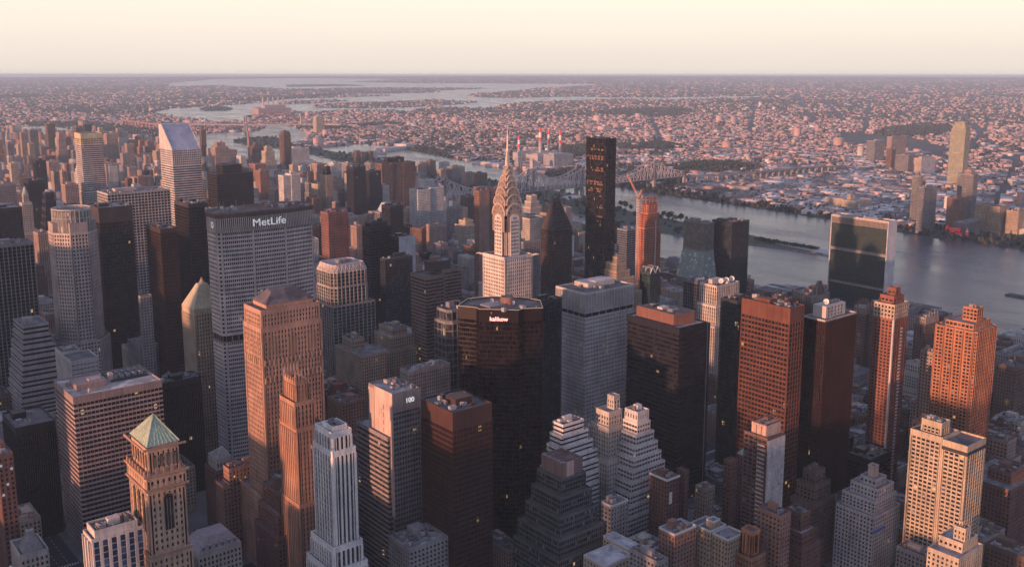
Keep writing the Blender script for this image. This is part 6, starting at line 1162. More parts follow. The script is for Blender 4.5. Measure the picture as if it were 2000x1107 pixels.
for k, (nm, lb, st) in FAR.items():
    x, y, w, d, h = BX[k]; T = [(rect(0, 0, w, d), 0, h)]; rg = random.Random(k)
    if k in ('m2', 'n4', 'n10', 'r8', 'm10', 'n6'): T = [(rect(-3, -3, w+4, d+3), 0, h*.68), (rect(0, 0, w, d), h*.68, h*.9), (rect(w*.18, d*.1, w*.8, d*.8), h*.9, h)]
    if k == 'm12': T = [(rect(-6, -6, w+8, d+6), 0, h*.55)] + [(rect(w*.09*i-6, d*.06*i-5, w+8-w*.16*i, d-d*.05*i), h*(.55+.09*i), h*(.64+.09*i)) for i in range(5)]
    if k == 'm14': T = [(rect(-8, -6, w+8, d+4), 0, h-50), (rect(0, 0, w, d), h-50, h), (rect(4, 4, w-4, d-6), h, h+14)]
    if k == 'm17': T = [(octo(w, d, 3), 0, h-10)]
    if k == 'n1': T = [(octo(w, d, 7, 6), 0, h-8), (inset(octo(w, d, 7, 6), 2.5), h-8, h)]
    if k == 'n2': T = [(rect(-14, -16, w+16, d), 0, h*.62), (rect(0, 0, w, d), h*.62, h)]
    if k == 'n3': T = [(rect(0, 4, w*.42, d), 0, h-3), (rect(w*.45, 0, w, d), 0, h)]
    if k == 'n7': T = [(rect(0, 0, w, d), 0, h-14), (rect(4, 4, w-2, d-8), h-14, h+5, STY['blackband'])]
    if k == 'r3': T = [(rect(0, 0, w*.30, d), 0, h-1), (rect(w*.31, 1.5, w*.62, d), 0, h), (rect(w*.63, 0, w, d), 0, h-1), (rect(w*.22, 8, w*.72, d-4), h, h+11, STY['blackband'])]
    if k == 'r4': T = [(rect(0, 0, w*.46, d), 0, h-2), (rect(w*.50, 2, w, d+4), 0, h), (rect(w*.34, 12, w*.72, d), h, h+15)]
    if k == 'q2': T = [([(12 + 12*math.cos(2*math.pi*i/20), 12 + 12*math.sin(2*math.pi*i/20)) for i in range(20)], 0, h), ([(12 + 5*math.cos(2*math.pi*i/12), 12 + 5*math.sin(2*math.pi*i/12)) for i in range(12)], h, h+9)]
    if k == 'q4': T = [(octo(w, d, 5), 0, h), (rect(9, 9, w-9, d-14), h, h+9, STY['pink'])]
    if k == 'q6': T = [(rect(0, 0, w, d), 0, h), (rect(-8, d+.4, w-4, d+24), 0, h+3)]
    if k == 'q12': T = [(rect(0, 0, w, d*.42), 0, h), (rect(w*.2, d*.42+.3, w, d), 0, h), (rect(w*.3, d*.3, w*.55, d*.4), h, h+12)]
    if k == 'r12': T = [(rect(i*17, -(i % 2)*9, i*17+14, 18 - (i % 2)*9), 0, h - (i*13) % 17) for i in range(4)]
    FO[k] = tower(nm, lb, x, y, T, STY[st], 'apartment tower' if st in ('pink', 'white', 'tan', 'cream', 'brick', 'brown') else 'office tower', clut=2, seed=200+len(FO), pent=k not in ('m12', 'm14', 'q2', 'r4'))
o = FO['m14']; w, d = BX['m14'][2:4]; m = MB(); m.cyl(w/2, d/2-1, 4.5, 164, 171, wall((.45, .50, .42), .7), 8, 3); m.cyl(w/2, d/2-1, 3, 171, 178, wall((.45, .50, .42), .7), 8, .3); m.build('lantern', o)
o = FO['m17']; w, d, h = BX['m17'][2:]; m = MB(); m.cyl(w/2, d/2, w*.46, h-10, h-3, w_(WHITE), 16, w*.40); m.cyl(w/2, d/2, w*.40, h-3, h+2, w_(WHITE), 16, w*.12); m.build('dome', o)
o = FO['m6']; w, d, h = BX['m6'][2:]; m = MB(); m.bar((w/2, d/2, h), (w/2, d/2, h+34), 1.4, DARKM); m.build('mast', o)
o = FO['r5']; w, d, h = BX['r5'][2:]; m = MB(); m.box(-.6, .1, 0, -.2, d-.1, h, w_(BRICK)); m.build('red_side_wall', o)
o = FO['r7']; w, d, h = BX['r7'][2:]; m = MB(); m.prism(rect(w*.3, 2, w, d-2), h, h+16, plain((.5, .55, .58), .4), None, rect(w*.62, 8, w*.95, d-6)); m.build('sloped_glass_top', o)
o = FO['q8']; w, d, h = BX['q8'][2:]; m = MB(); m.box(-.7, -.8, 0, w+.7, -.3, h+1, w_((.60, .52, .49))); m.build('blank_wall', o)
# skyscraper across the river, its golden sun reflection put into the glass colour
x, y, w, d, h = BX['q1']; stQ = ST(w_((.30, .32, .27), rough=.4), glass((.30, .27, .17), lit=0, rough=.35, var=.3), fl=4, bay=3, pier=.7, sp=1.2, top=1, po=.25)
q1 = tower('golden_skyscraper', 'tall stepped top skyscraper with gold sun reflection tinted into its glass across the river', x, y, [(rect(0, 0, w, d), 0, 170), (octo(w, d, 4, 5), 170, 186), (inset(octo(w, d, 4, 5), 3.5), 186, 196), (inset(octo(w, d, 4, 5), 7), 196, 205)], stQ, 'skyscraper', clut=0, pent=False, seed=300)
# red cursive sign and bottle on the bank
sx_, sy_ = (2123.7, 1087.0); ex_, ey_ = (2136.0, 1051.1)
RED = plain((.75, .03, .05), .5, 0, (1, .05, .08), .2); sg_ = empty('riverside_sign', 'giant red cursive letters standing on the far river bank', 'sign', (sx_, sy_, 0), None, math.atan2(ey_-sy_, ex_-sx_)); sl_ = math.hypot(ex_-sx_, ey_-sy_)
lettering('Pepsi', sg_, (sl_*.42, 0, 20), 15, (R(90), 0, 0), RED, bold=.35, depth=.6); lettering('Cola', sg_, (sl_*.60, 0, 9), 14, (R(90), 0, 0), RED, bold=.35, depth=.6)
m = MB()
for q in range(7): m.bar((sl_*q/6, 1.2, 0), (sl_*q/6, 1.2, 25), .5, DARKM)
for z in (4, 14, 25): m.bar((0, 1.2, z), (sl_, 1.2, z), .5, DARKM)
m.build('scaffold', sg_)
bx2, by2 = (2155.3, 1052.7)
bt2 = empty('sign_bottle', 'tall red and white bottle sign leaning beside the red letters', 'sign', (bx2, by2, 0)); m = MB()
m.cyl(0, 0, 3.0, 2, 12, RED, 14); m.build('bottle_body', bt2); m = MB(); m.cyl(0, 0, 3.0, 12, 18, plain((.8, .78, .74), .5), 14, 1.2); m.cyl(0, 0, 1.2, 18, 22, RED, 12, 1.0); m.build('bottle_neck', bt2); m = MB(); m.cyl(0, 0, .5, 0, 2, DARKM, 6); m.build('stand', bt2)

# ================================================================== bridges, plant, island trees
BS = wall((.66, .56, .54), .7); PIER = wall((.36, .33, .32)); BRED = wall((.42, .20, .18), .7)
tw = [(1467.0, 2067.0), (1765.4, 2105.1), (1950.3, 2097.1), (2251.6, 2097.3), (2391.6, 2079.0)]
yb = 2098.
br = empty('cantilever_bridge', 'long grey pink steel cantilever bridge with pointed truss towers', 'bridge', (tw[0][0], yb, 0))
X = [p[0] - tw[0][0] for p in tw]; X0 = -140.
def top_h(x):
    a = [X0] + X; pk = [18, 58, 58, 52, 55, 15]; mid = [16, 15, 28, 14, 14]
    for i in range(5):
        if a[i] <= x <= a[i+1]:
            t_ = (x - a[i]) / (a[i+1] - a[i]); L = a[i+1] - a[i]
            if i == 0: return pk[0] + (pk[1]-pk[0]) * t_**1.7
            if i == 4: return pk[5] + (pk[4]-pk[5]) * (1-t_)**1.5
            m_ = mid[i]; q = abs(t_-.5)*2; e = pk[i] if t_ < .5 else pk[i+1]
            return m_ + (e-m_) * q**1.9
    return 15
spans = [X0] + X; z0 = 34.
for i in range(5):
    a, b = spans[i], spans[i+1]; n = max(4, round((b-a)/15)); m = MB()
    for v in (-13, 13):
        for k in range(n):
            xa, xb = a + (b-a)*k/n, a + (b-a)*(k+1)/n; ha, hb = z0 + top_h(xa), z0 + top_h(xb)
            m.bar((xa, v, ha), (xb, v, hb), 2.3, BS); m.bar((xa, v, z0), (xb, v, z0), 1.9, BS)
            m.bar((xa, v, z0), (xa, v, ha), 1.5, BS); xm = (xa+xb)/2; hm_ = (ha+hb)/2
            if k % 2: m.bar((xa, v, z0), (xb, v, hb), 1.6, BS)
            else: m.bar((xa, v, ha), (xb, v, z0), 1.6, BS)
            m.bar((xa, v, (z0+ha)/2), (xb, v, (z0+hb)/2), .7, BS)
    for k in range(0, n+1, 2):
        xa = a + (b-a)*k/n; m.bar((xa, -13, z0+top_h(xa)), (xa, 13, z0+top_h(xa)), 1.0, BS)
    m.build('truss_span', br)
m = MB(); m.box(X0-260, -12, z0-3, X[4]+10, 12, z0-.5, w_((.20, .19, .20))); m.box(X0, -10, z0+6.5, X[4]+10, 10, z0+7.5, w_((.24, .23, .24))); m.build('deck', br)
for i in range(4):
    m = MB()
    for v in (-13, 13):
        m.bar((X[i], v, z0-6), (X[i], v, z0+60 - (4 if i > 1 else 0)), 4.2, w_((.24, .21, .22)), 3.4); m.cyl(X[i], v, 1.7, z0+56, z0+66, BS, 6, .2)
    for z in (z0+12, z0+30, z0+50): m.bar((X[i], -13, z), (X[i], 13, z), 2.4, w_((.30, .26, .27)))
    m.build('tower', br)
    m = MB(); m.box(X[i]-4.5, -17, 0, X[i]+4.5, -8, z0-5, PIER); m.box(X[i]-4.5, 8, 0, X[i]+4.5, 17, z0-5, PIER); m.box(X[i]-4.4, -8, z0-14, X[i]+4.4, 8, z0-5.1, PIER); m.build('pier', br)
m = MB(); m.box(X[4]-4, -15, 0, X[4]+4, -7, z0-3, PIER); m.box(X[4]-4, 7, 0, X[4]+4, 15, z0-3, PIER); m.build('pier', br)
for q in (.33, .66):
    m = MB(); xx = X[1] + (X[2]-X[1])*q; m.box(xx-2, -9, 0, xx+2, 9, z0-3, PIER); m.build('pier', br)
# approach viaduct on arches
va = [(2416.3, 2104.4), (2531.0, 2070.0), (2672.4, 2036.2), (2834.1, 2032.2), (3005.7, 2028.0), (3140.3, 2013.5)]
vi = empty('approach_viaduct', 'long dark viaduct on arched piers running from the bridge into the far district', 'viaduct', (va[0][0], va[0][1], 0)); o0 = va[0]
m = MB()
for a, b in zip(va, va[1:]): m.bar((a[0]-o0[0], a[1]-o0[1], 29), (b[0]-o0[0], b[1]-o0[1], 28 if b != va[-1] else 22), 22, w_((.22, .21, .22)), 4)
m.build('deck', vi)
for a, b in zip(va, va[1:]):
    L = math.hypot(b[0]-a[0], b[1]-a[1]); n = max(2, int(L/32))
    for k in range(n):
        t_ = k/n; p = (a[0]+(b[0]-a[0])*t_-o0[0], a[1]+(b[1]-a[1])*t_-o0[1]); m = MB(); m.box(p[0]-2, p[1]-9, 0, p[0]+2, p[1]-4, 27, PIER); m.box(p[0]-2, p[1]+4, 0, p[0]+2, p[1]+9, 27, PIER); m.box(p[0]-1.9, p[1]-4, 20, p[0]+1.9, p[1]+4, 26.9, PIER); m.build('pier', vi)
# power plant
pp = (2539.0, 2974.6)
pl = empty('power_plant', 'pale grey power plant halls below four striped chimneys', 'power plant', (*pp, 0)); PC = w_((.48, .44, .43)); PD = w_((.33, .33, .36))
hx = [(-47.2, 38.2), (-27.1, -31.8), (-107.4, -219.7), (-22.3, -190.6), (108.3, 199.4), (-234.3, -164.5), (-216.7, -225.4)]
for (a, b), (w, d, h, mt_) in zip(hx, ((70, 60, 38, PC), (120, 70, 34, PC), (95, 60, 52, PD), (40, 50, 46, PD), (110, 50, 24, w_((.6, .57, .55))), (22, 22, 44, PD), (16, 16, 38, PC))):
    m = MB(); m.box(a, b, 0, a+w, b+d, h, mt_); m.box(a+w*.1, b+d*.2, h, a+w*.7, b+d*.7, h+4, PC)
    for q in range(int(w/9)): m.box(a+2+q*9, b-.4, 4, a+3.2+q*9, b, h-2, w_((.36, .34, .34)))
    m.build('turbine_hall', pl)
for i, (cx_, cy_, ct_) in enumerate([(1055, 306, 249), (1071, 307, 254), (1094, 309, 254), (1013, 316, 265)]):
    pass
STK = [(2723.1, 3173.9, 122.6), (2719.5, 3115.5, 114.9), (2741.2, 3067.7, 114.3), (2536.4, 3087.8, 101.0)]
RW_, RR_ = plain((.85, .82, .80), .7), plain((.75, .07, .08), .7); CG = w_((.50, .46, .44))
for i, (a, b, h) in enumerate(STK):
    c = empty('striped_chimney', ('tallest red and white banded chimney, leftmost of the close three', 'middle red and white banded chimney of the close three', 'red and white banded chimney nearest the black glass skyscraper', 'red and white banded chimney standing apart, beside the spire tip')[i], 'chimney', (a, b, 0), 'striped power plant chimneys')
    r = 8.2 if i == 0 else 6.6; hs = [0, h*.52, h*.66, h*.83, h]; ms = [CG, RR_, RW_, RR_]
    for k in range(4):
        m = MB(); q = lambda z: r*(1 - .35*z/h); m.cyl(0, 0, q(hs[k]), hs[k], hs[k+1], ms[k], 14, q(hs[k+1]), DARKM); m.build('shaft' if k == 0 else 'red_band' if k != 2 else 'white_band', c)
# chimney by the upper east side
a = (1443.0, 3220.2, 155.1)
c = empty('brick_chimney', 'tall slim orange brick chimney before the upper river', 'chimney', (a[0], a[1], 0)); m = MB(); m.cyl(0, 0, 5, 0, a[2], w_((.46, .24, .16)), 12, 3.4, DARKM); m.build('shaft', c); m = MB(); m.cyl(0, 0, 3.9, a[2]-3, a[2]+.5, w_((.5, .3, .2)), 12); m.build('rim', c)
# suspension bridge and railway viaduct to the north
sb = [(2137.4, 5791.2), (2431.7, 5453.5), (2781.2, 5236.4), (2913.0, 4998.9)]
o0 = sb[0]; sbr = empty('suspension_bridge', 'faint grey suspension bridge with two thin towers over the upper river', 'bridge', (*o0, 0)); m = MB()
for a, b in zip(sb, sb[1:]): m.bar((a[0]-o0[0], a[1]-o0[1], 42), (b[0]-o0[0], b[1]-o0[1], 42), 26, w_((.38, .34, .33)), 7)
m.build('deck', sbr)
for p in sb[1:3]:
    m = MB(); x, y = p[0]-o0[0], p[1]-o0[1]
    for v in (-14, 14): m.box(x-5, y+v-4, 0, x+5, y+v+4, 97, w_((.36, .34, .35)))
    m.box(x-4, y-14, 90, x+4, y+14, 97, w_((.36, .34, .35))); m.box(x-4, y-14, 50, x+4, y+14, 56, w_((.36, .34, .35))); m.build('tower', sbr)
m = MB(); A = Vector((sb[1][0]-o0[0], sb[1][1]-o0[1], 96)); B = Vector((sb[2][0]-o0[0], sb[2][1]-o0[1], 96))
for k in range(24):
    f_ = lambda t_: A + (B-A)*t_ - Vector((0, 0, 48*(1-(2*t_-1)**2))); m.bar(f_(k/24), f_((k+1)/24), 2.4, w_((.4, .36, .36)))
for P_, E_ in ((A, sb[0]), (B, sb[3])): m.bar(P_, ((P_.x + (E_[0]-o0[0]-P_.x)*.6), (P_.y + (E_[1]-o0[1]-P_.y)*.6), 44), 2.2, w_((.4, .36, .36)))
m.build('main_cable', sbr)
for i, q in enumerate(((.4, 14), (.5, 8), (.62, 0))): pass
pb = [(2680.7, 5026.9), (2627.0, 5015.8)]
ab = tower('hospital_slab', 'pale slab beside the thin bridge tower on the upper river', pb[0][0]-20, pb[0][1], [(rect(0, 0, 50, 40), 0, 95)], STY['cream'], 'hospital', clut=0, seed=301)
vr = [(2088.2, 6553.9), (2080.6, 5971.9), (2230.7, 5716.1), (2413.4, 5702.4), (2578.5, 5707.8)]
o0 = vr[0]; rv = empty('red_railway_viaduct', 'long dull red railway viaduct curving across the river flats', 'viaduct', (*o0, 0)); m = MB()
for a, b in zip(vr, vr[1:]): m.bar((a[0]-o0[0], a[1]-o0[1], 36), (b[0]-o0[0], b[1]-o0[1], 36), 18, BRED, 7)
m.build('deck', rv)
for a, b in zip(vr, vr[1:]):
    L = math.hypot(b[0]-a[0], b[1]-a[1]); n = int(L/60)
    for k in range(n):
        x, y = a[0]+(b[0]-a[0])*k/n-o0[0], a[1]+(b[1]-a[1])*k/n-o0[1]; m = MB(); m.box(x-4, y-6, 0, x+4, y+6, 33, BRED); m.build('pier', rv)
hg = [(2680.7, 5959.1), (3043.6, 5955.5)]
ha = empty('railway_arch_bridge', 'pale stone gateway towers carrying a steel railway arch', 'bridge', (*hg[0], 0)); dx, dy = hg[1][0]-hg[0][0], hg[1][1]-hg[0][1]
for t_ in (0, 1):
    m = MB(); m.box(dx*t_-13, dy*t_-18, 0, dx*t_+13, dy*t_-6, 70, w_((.56, .48, .43))); m.box(dx*t_-13, dy*t_+6, 0, dx*t_+13, dy*t_+18, 70, w_((.56, .48, .43))); m.box(dx*t_-13, dy*t_-18, 60, dx*t_+13, dy*t_+18, 72, w_((.56, .48, .43))); m.build('gate_tower', ha)
m = MB()
for k in range(16):
    g_ = lambda t_, h_: (dx*t_, dy*t_, 20 + h_*(1-(2*t_-1)**2)); m.bar(g_(k/16, 48), g_((k+1)/16, 48), 6, BRED); m.bar(g_(k/16, 62), g_((k+1)/16, 62), 4, BRED); m.bar(g_(k/16, 48), g_((k+1)/16, 62), 3, BRED)
m.bar((0, 0, 38), (dx, dy, 38), 16, BRED, 5); m.build('arch', ha)
ast = (3573.0, 7464.2)
ap_ = empty('upriver_power_station', 'hazy pink power station with five thin chimneys by the upper river', 'power plant', (*ast, 0)); m = MB(); m.box(-160, -60, 0, 120, 60, 45, w_((.46, .30, .28))); m.box(-90, -30, 45, 90, 40, 68, w_((.48, .32, .30))); m.build('boiler_house', ap_)
for q in range(5):
    m = MB(); m.cyl(-90 + q*44, 0, 8, 0, 130, w_((.55, .45, .42)), 10, 6); m.build('chimney', ap_)
# white sports dome, riverside steel shed
dm = [(1867.1, 2074.9), (1936.4, 2090.1)]
d_ = empty('white_sports_dome', 'white air supported sports dome on the river island below the bridge', 'dome', (*dm[0], 0)); m = MB(); L = math.hypot(dm[1][0]-dm[0][0], dm[1][1]-dm[0][1]); n = 10; WD = plain((.80, .78, .76), .6)
ang = math.atan2(dm[1][1]-dm[0][1], dm[1][0]-dm[0][0]); d_.rotation_euler.z = ang
for k in range(n):
    a, b = math.pi*k/n, math.pi*(k+1)/n
    for i in range(6):
        s0, s1 = i/6, (i+1)/6; q = lambda s_: math.sin(math.pi*(.08 + .84*s_))**.35
        m.quad((L*s0, 17*math.cos(a), 10*math.sin(a)*q(s0)+2), (L*s1, 17*math.cos(a), 10*math.sin(a)*q(s1)+2), (L*s1, 17*math.cos(b), 10*math.sin(b)*q(s1)+2), (L*s0, 17*math.cos(b), 10*math.sin(b)*q(s0)+2), WD)
m.build('shell', d_, smooth=True); m = MB(); m.box(-1, -17, 1, L+1, 17, 3.6, w_((.5, .48, .47))); m.build('base', d_)
gd = [(2335.6, 3781.8), (2546.7, 3862.5)]
g_ = empty('long_white_shed', 'long white shed roof among trees on the far bank of the upper river', 'shed', (*gd[0], 0), None, math.atan2(gd[1][1]-gd[0][1], gd[1][0]-gd[0][0])); m = MB(); L = math.hypot(gd[1][0]-gd[0][0], gd[1][1]-gd[0][1]); m.box(0, 0, 0, L*.7, 60, 14, w_((.62, .58, .55))); m.build('hall', g_); m = MB(); m.box(L*.68, -4, 0, L, 66, 24, w_((.64, .60, .57))); m.build('tall_hall', g_)

# trees one can tell apart
BARK = w_((.10, .075, .06)); LEAF = [vmat('foliage', .95, 1.2)]
def tree_mesh(seed, r, h, nleaf, tint):
    rg = np.random.RandomState(seed); c = []
    for k in range(9):
        a = rg.rand()*6.28; q = r*.55*rg.rand()**.5; c.append((q*math.cos(a), q*math.sin(a), h*(.42 + .5*rg.rand()), r*(.35 + .3*rg.rand())))
    V = []; F = []; T = []
    for i in range(nleaf):
        cx_, cy_, cz_, cr_2 = c[rg.randint(9)]; d = rg.normal(size=3); d /= np.linalg.norm(d); p = np.array([cx_, cy_, cz_]) + d*cr_2*(.6 + .45*rg.rand()); u = rg.normal(size=3); u /= np.linalg.norm(u); v = np.cross(u, d); v /= np.linalg.norm(v) + 1e-6; s_ = r*.16*(.6 + .8*rg.rand()); n = len(V)
        V += [p + u*s_, p + v*s_, p - u*s_, p - v*s_]; F.append((n, n+1, n+2, n+3)); T.append(np.array([*(np.array(tint)*(.55 + .9*rg.rand())), 1]))
    me = bpy.data.meshes.new('crown'); me.from_pydata([tuple(q) for q in V], [], F); me.materials.append(LEAF[0]); a = me.attributes.new('tint', 'FLOAT_COLOR', 'FACE'); a.data.foreach_set('color', np.array(T, dtype=np.float32).ravel()); return me
def trunk_mesh(r, h):
    m = MB(); m.cyl(0, 0, r*.09, 0, h*.5, BARK, 6, r*.05)
    for k in range(4): a = k*1.6; m.bar((0, 0, h*.35), (r*.45*math.cos(a), r*.45*math.sin(a), h*.68), r*.06, BARK)
    o = m.build('trunk'); me = o.data; bpy.data.objects.remove(o); return me
CRW = [tree_mesh(k, 5.2, 10.5, 420, (.055, .065, .035)) for k in range(3)]; TRK = trunk_mesh(5.2, 10.5)
def tree(x, y, z, s, k, label, group, name='tree'):
    o = empty(name, label, 'tree', (x, y, z), group, random.Random(int(x*7+y)).uniform(0, 6)); o.scale = (s, s, s*random.Random(int(x+y*3)).uniform(.85, 1.15))
    for nm, me in (('trunk', TRK), ('crown', CRW[k % 3])):
        c = bpy.data.objects.new(nm, me); C.objects.link(c); c.parent = o
for i, (a, b, s_) in enumerate([(1828.3, 1637.8, 1.9), (1825.6, 1618.6, 1.4), (1831.1, 1603.6, 1.9), (1841.9, 1594.9, 1.1), (1838.1, 1577.0, 0.9), (1837.8, 1567.0, 1.2), (1848.2, 1676.3, 1.3), (1904.4, 1882.1, 1.6), (1878.9, 1839.5, 1.8), (1868.8, 1810.8, 1.4), (1930.3, 1953.7, 1.6), (1825.7, 1945.8, 1.6), (1811.4, 1906.6, 1.5)]): tree(a, b, 3, s_, i, 'round dark tree on the grassy part of the river island', 'trees on the island lawn')
for i in range(46):
    t_ = (i//2)/22; a = (1742.5, 1311.9); b = (1742.9, 1163.0); tree(a[0]+(b[0]-a[0])*t_ + (i % 2)*9, a[1]+(b[1]-a[1])*t_, 3.2, .72, i, 'small tree in the double row on the island point', 'trees in rows on the island point')
for i, (a, b, s_) in enumerate([(899.0, 523.7, 1.2), (911.3, 523.0, 1.3), (900.0, 508.2, 1.2), (916.2, 509.7, 1.1), (906.6, 495.6, 1.2), (1142.3, 678.4, 1.2), (1159.2, 694.8, 1.2), (880.6, 511.3, 1.1), (933.3, 505.3, 1.0), (1221.5, 644.3, 1.2), (1250.9, 651.8, 1.2), (1202.5, 629.6, 1.1)]): tree(a, b, .3, s_, i, 'leafy dark street tree between brick towers near the river', 'street trees')

# street lamps along the riverside drive
LAMPS = [(1315.7, 584.6), (1296.2, 562.8), (1335.6, 604.3), (1286.4, 546.6)]
for i, (a, b) in enumerate(LAMPS):
    o = empty('street_lamp', 'lit street lamp on the riverside drive', 'street lamp', (a, b, 0), 'lamps along the riverside drive')
    m = MB(); m.cyl(0, 0, .16, 0, 9, METAL, 6, .1); m.bar((0, 0, 8.9), (1.6, 0, 9.2), .12, METAL); m.build('pole', o); m = MB(); m.box(1.2, -.35, 8.9, 2.2, .35, 9.2, plain((.8, .5, .2), .5, 0, (1, .6, .2), 9)); m.build('lamp_head', o)
# a few cars in the street canyons
def car(x, y, rz, col, label):
    o = empty('parked_car' if 'taxi' not in label else 'taxi', label, 'car' if 'taxi' not in label else 'taxi', (x, y, .2), 'cars in the street canyons', rz); pm_ = plain(col, .3)
    m = MB(); m.prism([(-2.3, -.9), (2.3, -.9), (2.3, .9), (-2.3, .9)], .35, .95, pm_); m.prism([(-1.7, -.82), (1.2, -.82), (1.2, .82), (-1.7, .82)], .95, 1.5, DARKG, pm_, [(-1.2, -.66), (.6, -.66), (.6, .66), (-1.2, .66)]); m.build('body', o)
    for a in (-1.4, 1.4):
        for b in (-.86, .86):
            m = MB(); n = 10; p = [(a + .34*math.cos(6.283*i/n), .34 + .34*math.sin(6.283*i/n)) for i in range(n)]; m.poly([(q[0], b - (.1 if b < 0 else -.1), q[1]) for q in p], DARKM); [m.quad((p[i][0], b, p[i][1]), (p[(i+1) % n][0], b, p[(i+1) % n][1]), (p[(i+1) % n][0], b + (-.1 if b < 0 else .1), p[(i+1) % n][1]), (p[i][0], b + (-.1 if b < 0 else .1), p[i][1]), DARKM) for i in range(n)]; m.build('wheel', o)
    for b in (-.6, .6):
        m = MB(); m.box(2.28, b-.16, .55, 2.34, b+.16, .75, plain((.9, .9, .8), .4, 0, (1, .9, .7), 6)); m.build('headlight', o)
        m = MB(); m.box(-2.34, b-.16, .55, -2.28, b+.16, .75, plain((.5, .02, .02), .4, 0, (1, .05, .03), 4)); m.build('tail_light', o)
for i, (a, b) in enumerate([(746.0, 461.3), (739.0, 454.7), (746.9, 466.1), (757.8, 462.8), (861.6, 477.7), (448.0, 552.0)]): car(a, b, (1.57, -1.57)[i % 2], [(.7, .42, .03), (.05, .05, .06), (.5, .5, .52), (.7, .42, .03), (.3, .03, .03), (.6, .6, .6)][i], ['yellow taxi in the lit street right of the brown setback block', 'black car in the lit street right of the brown setback block', 'silver car in the lit street right of the brown setback block', 'second yellow taxi farther up the lit street', 'red car beside the low black annex', 'pale car at the foot of the terraced green glass tower'][i])

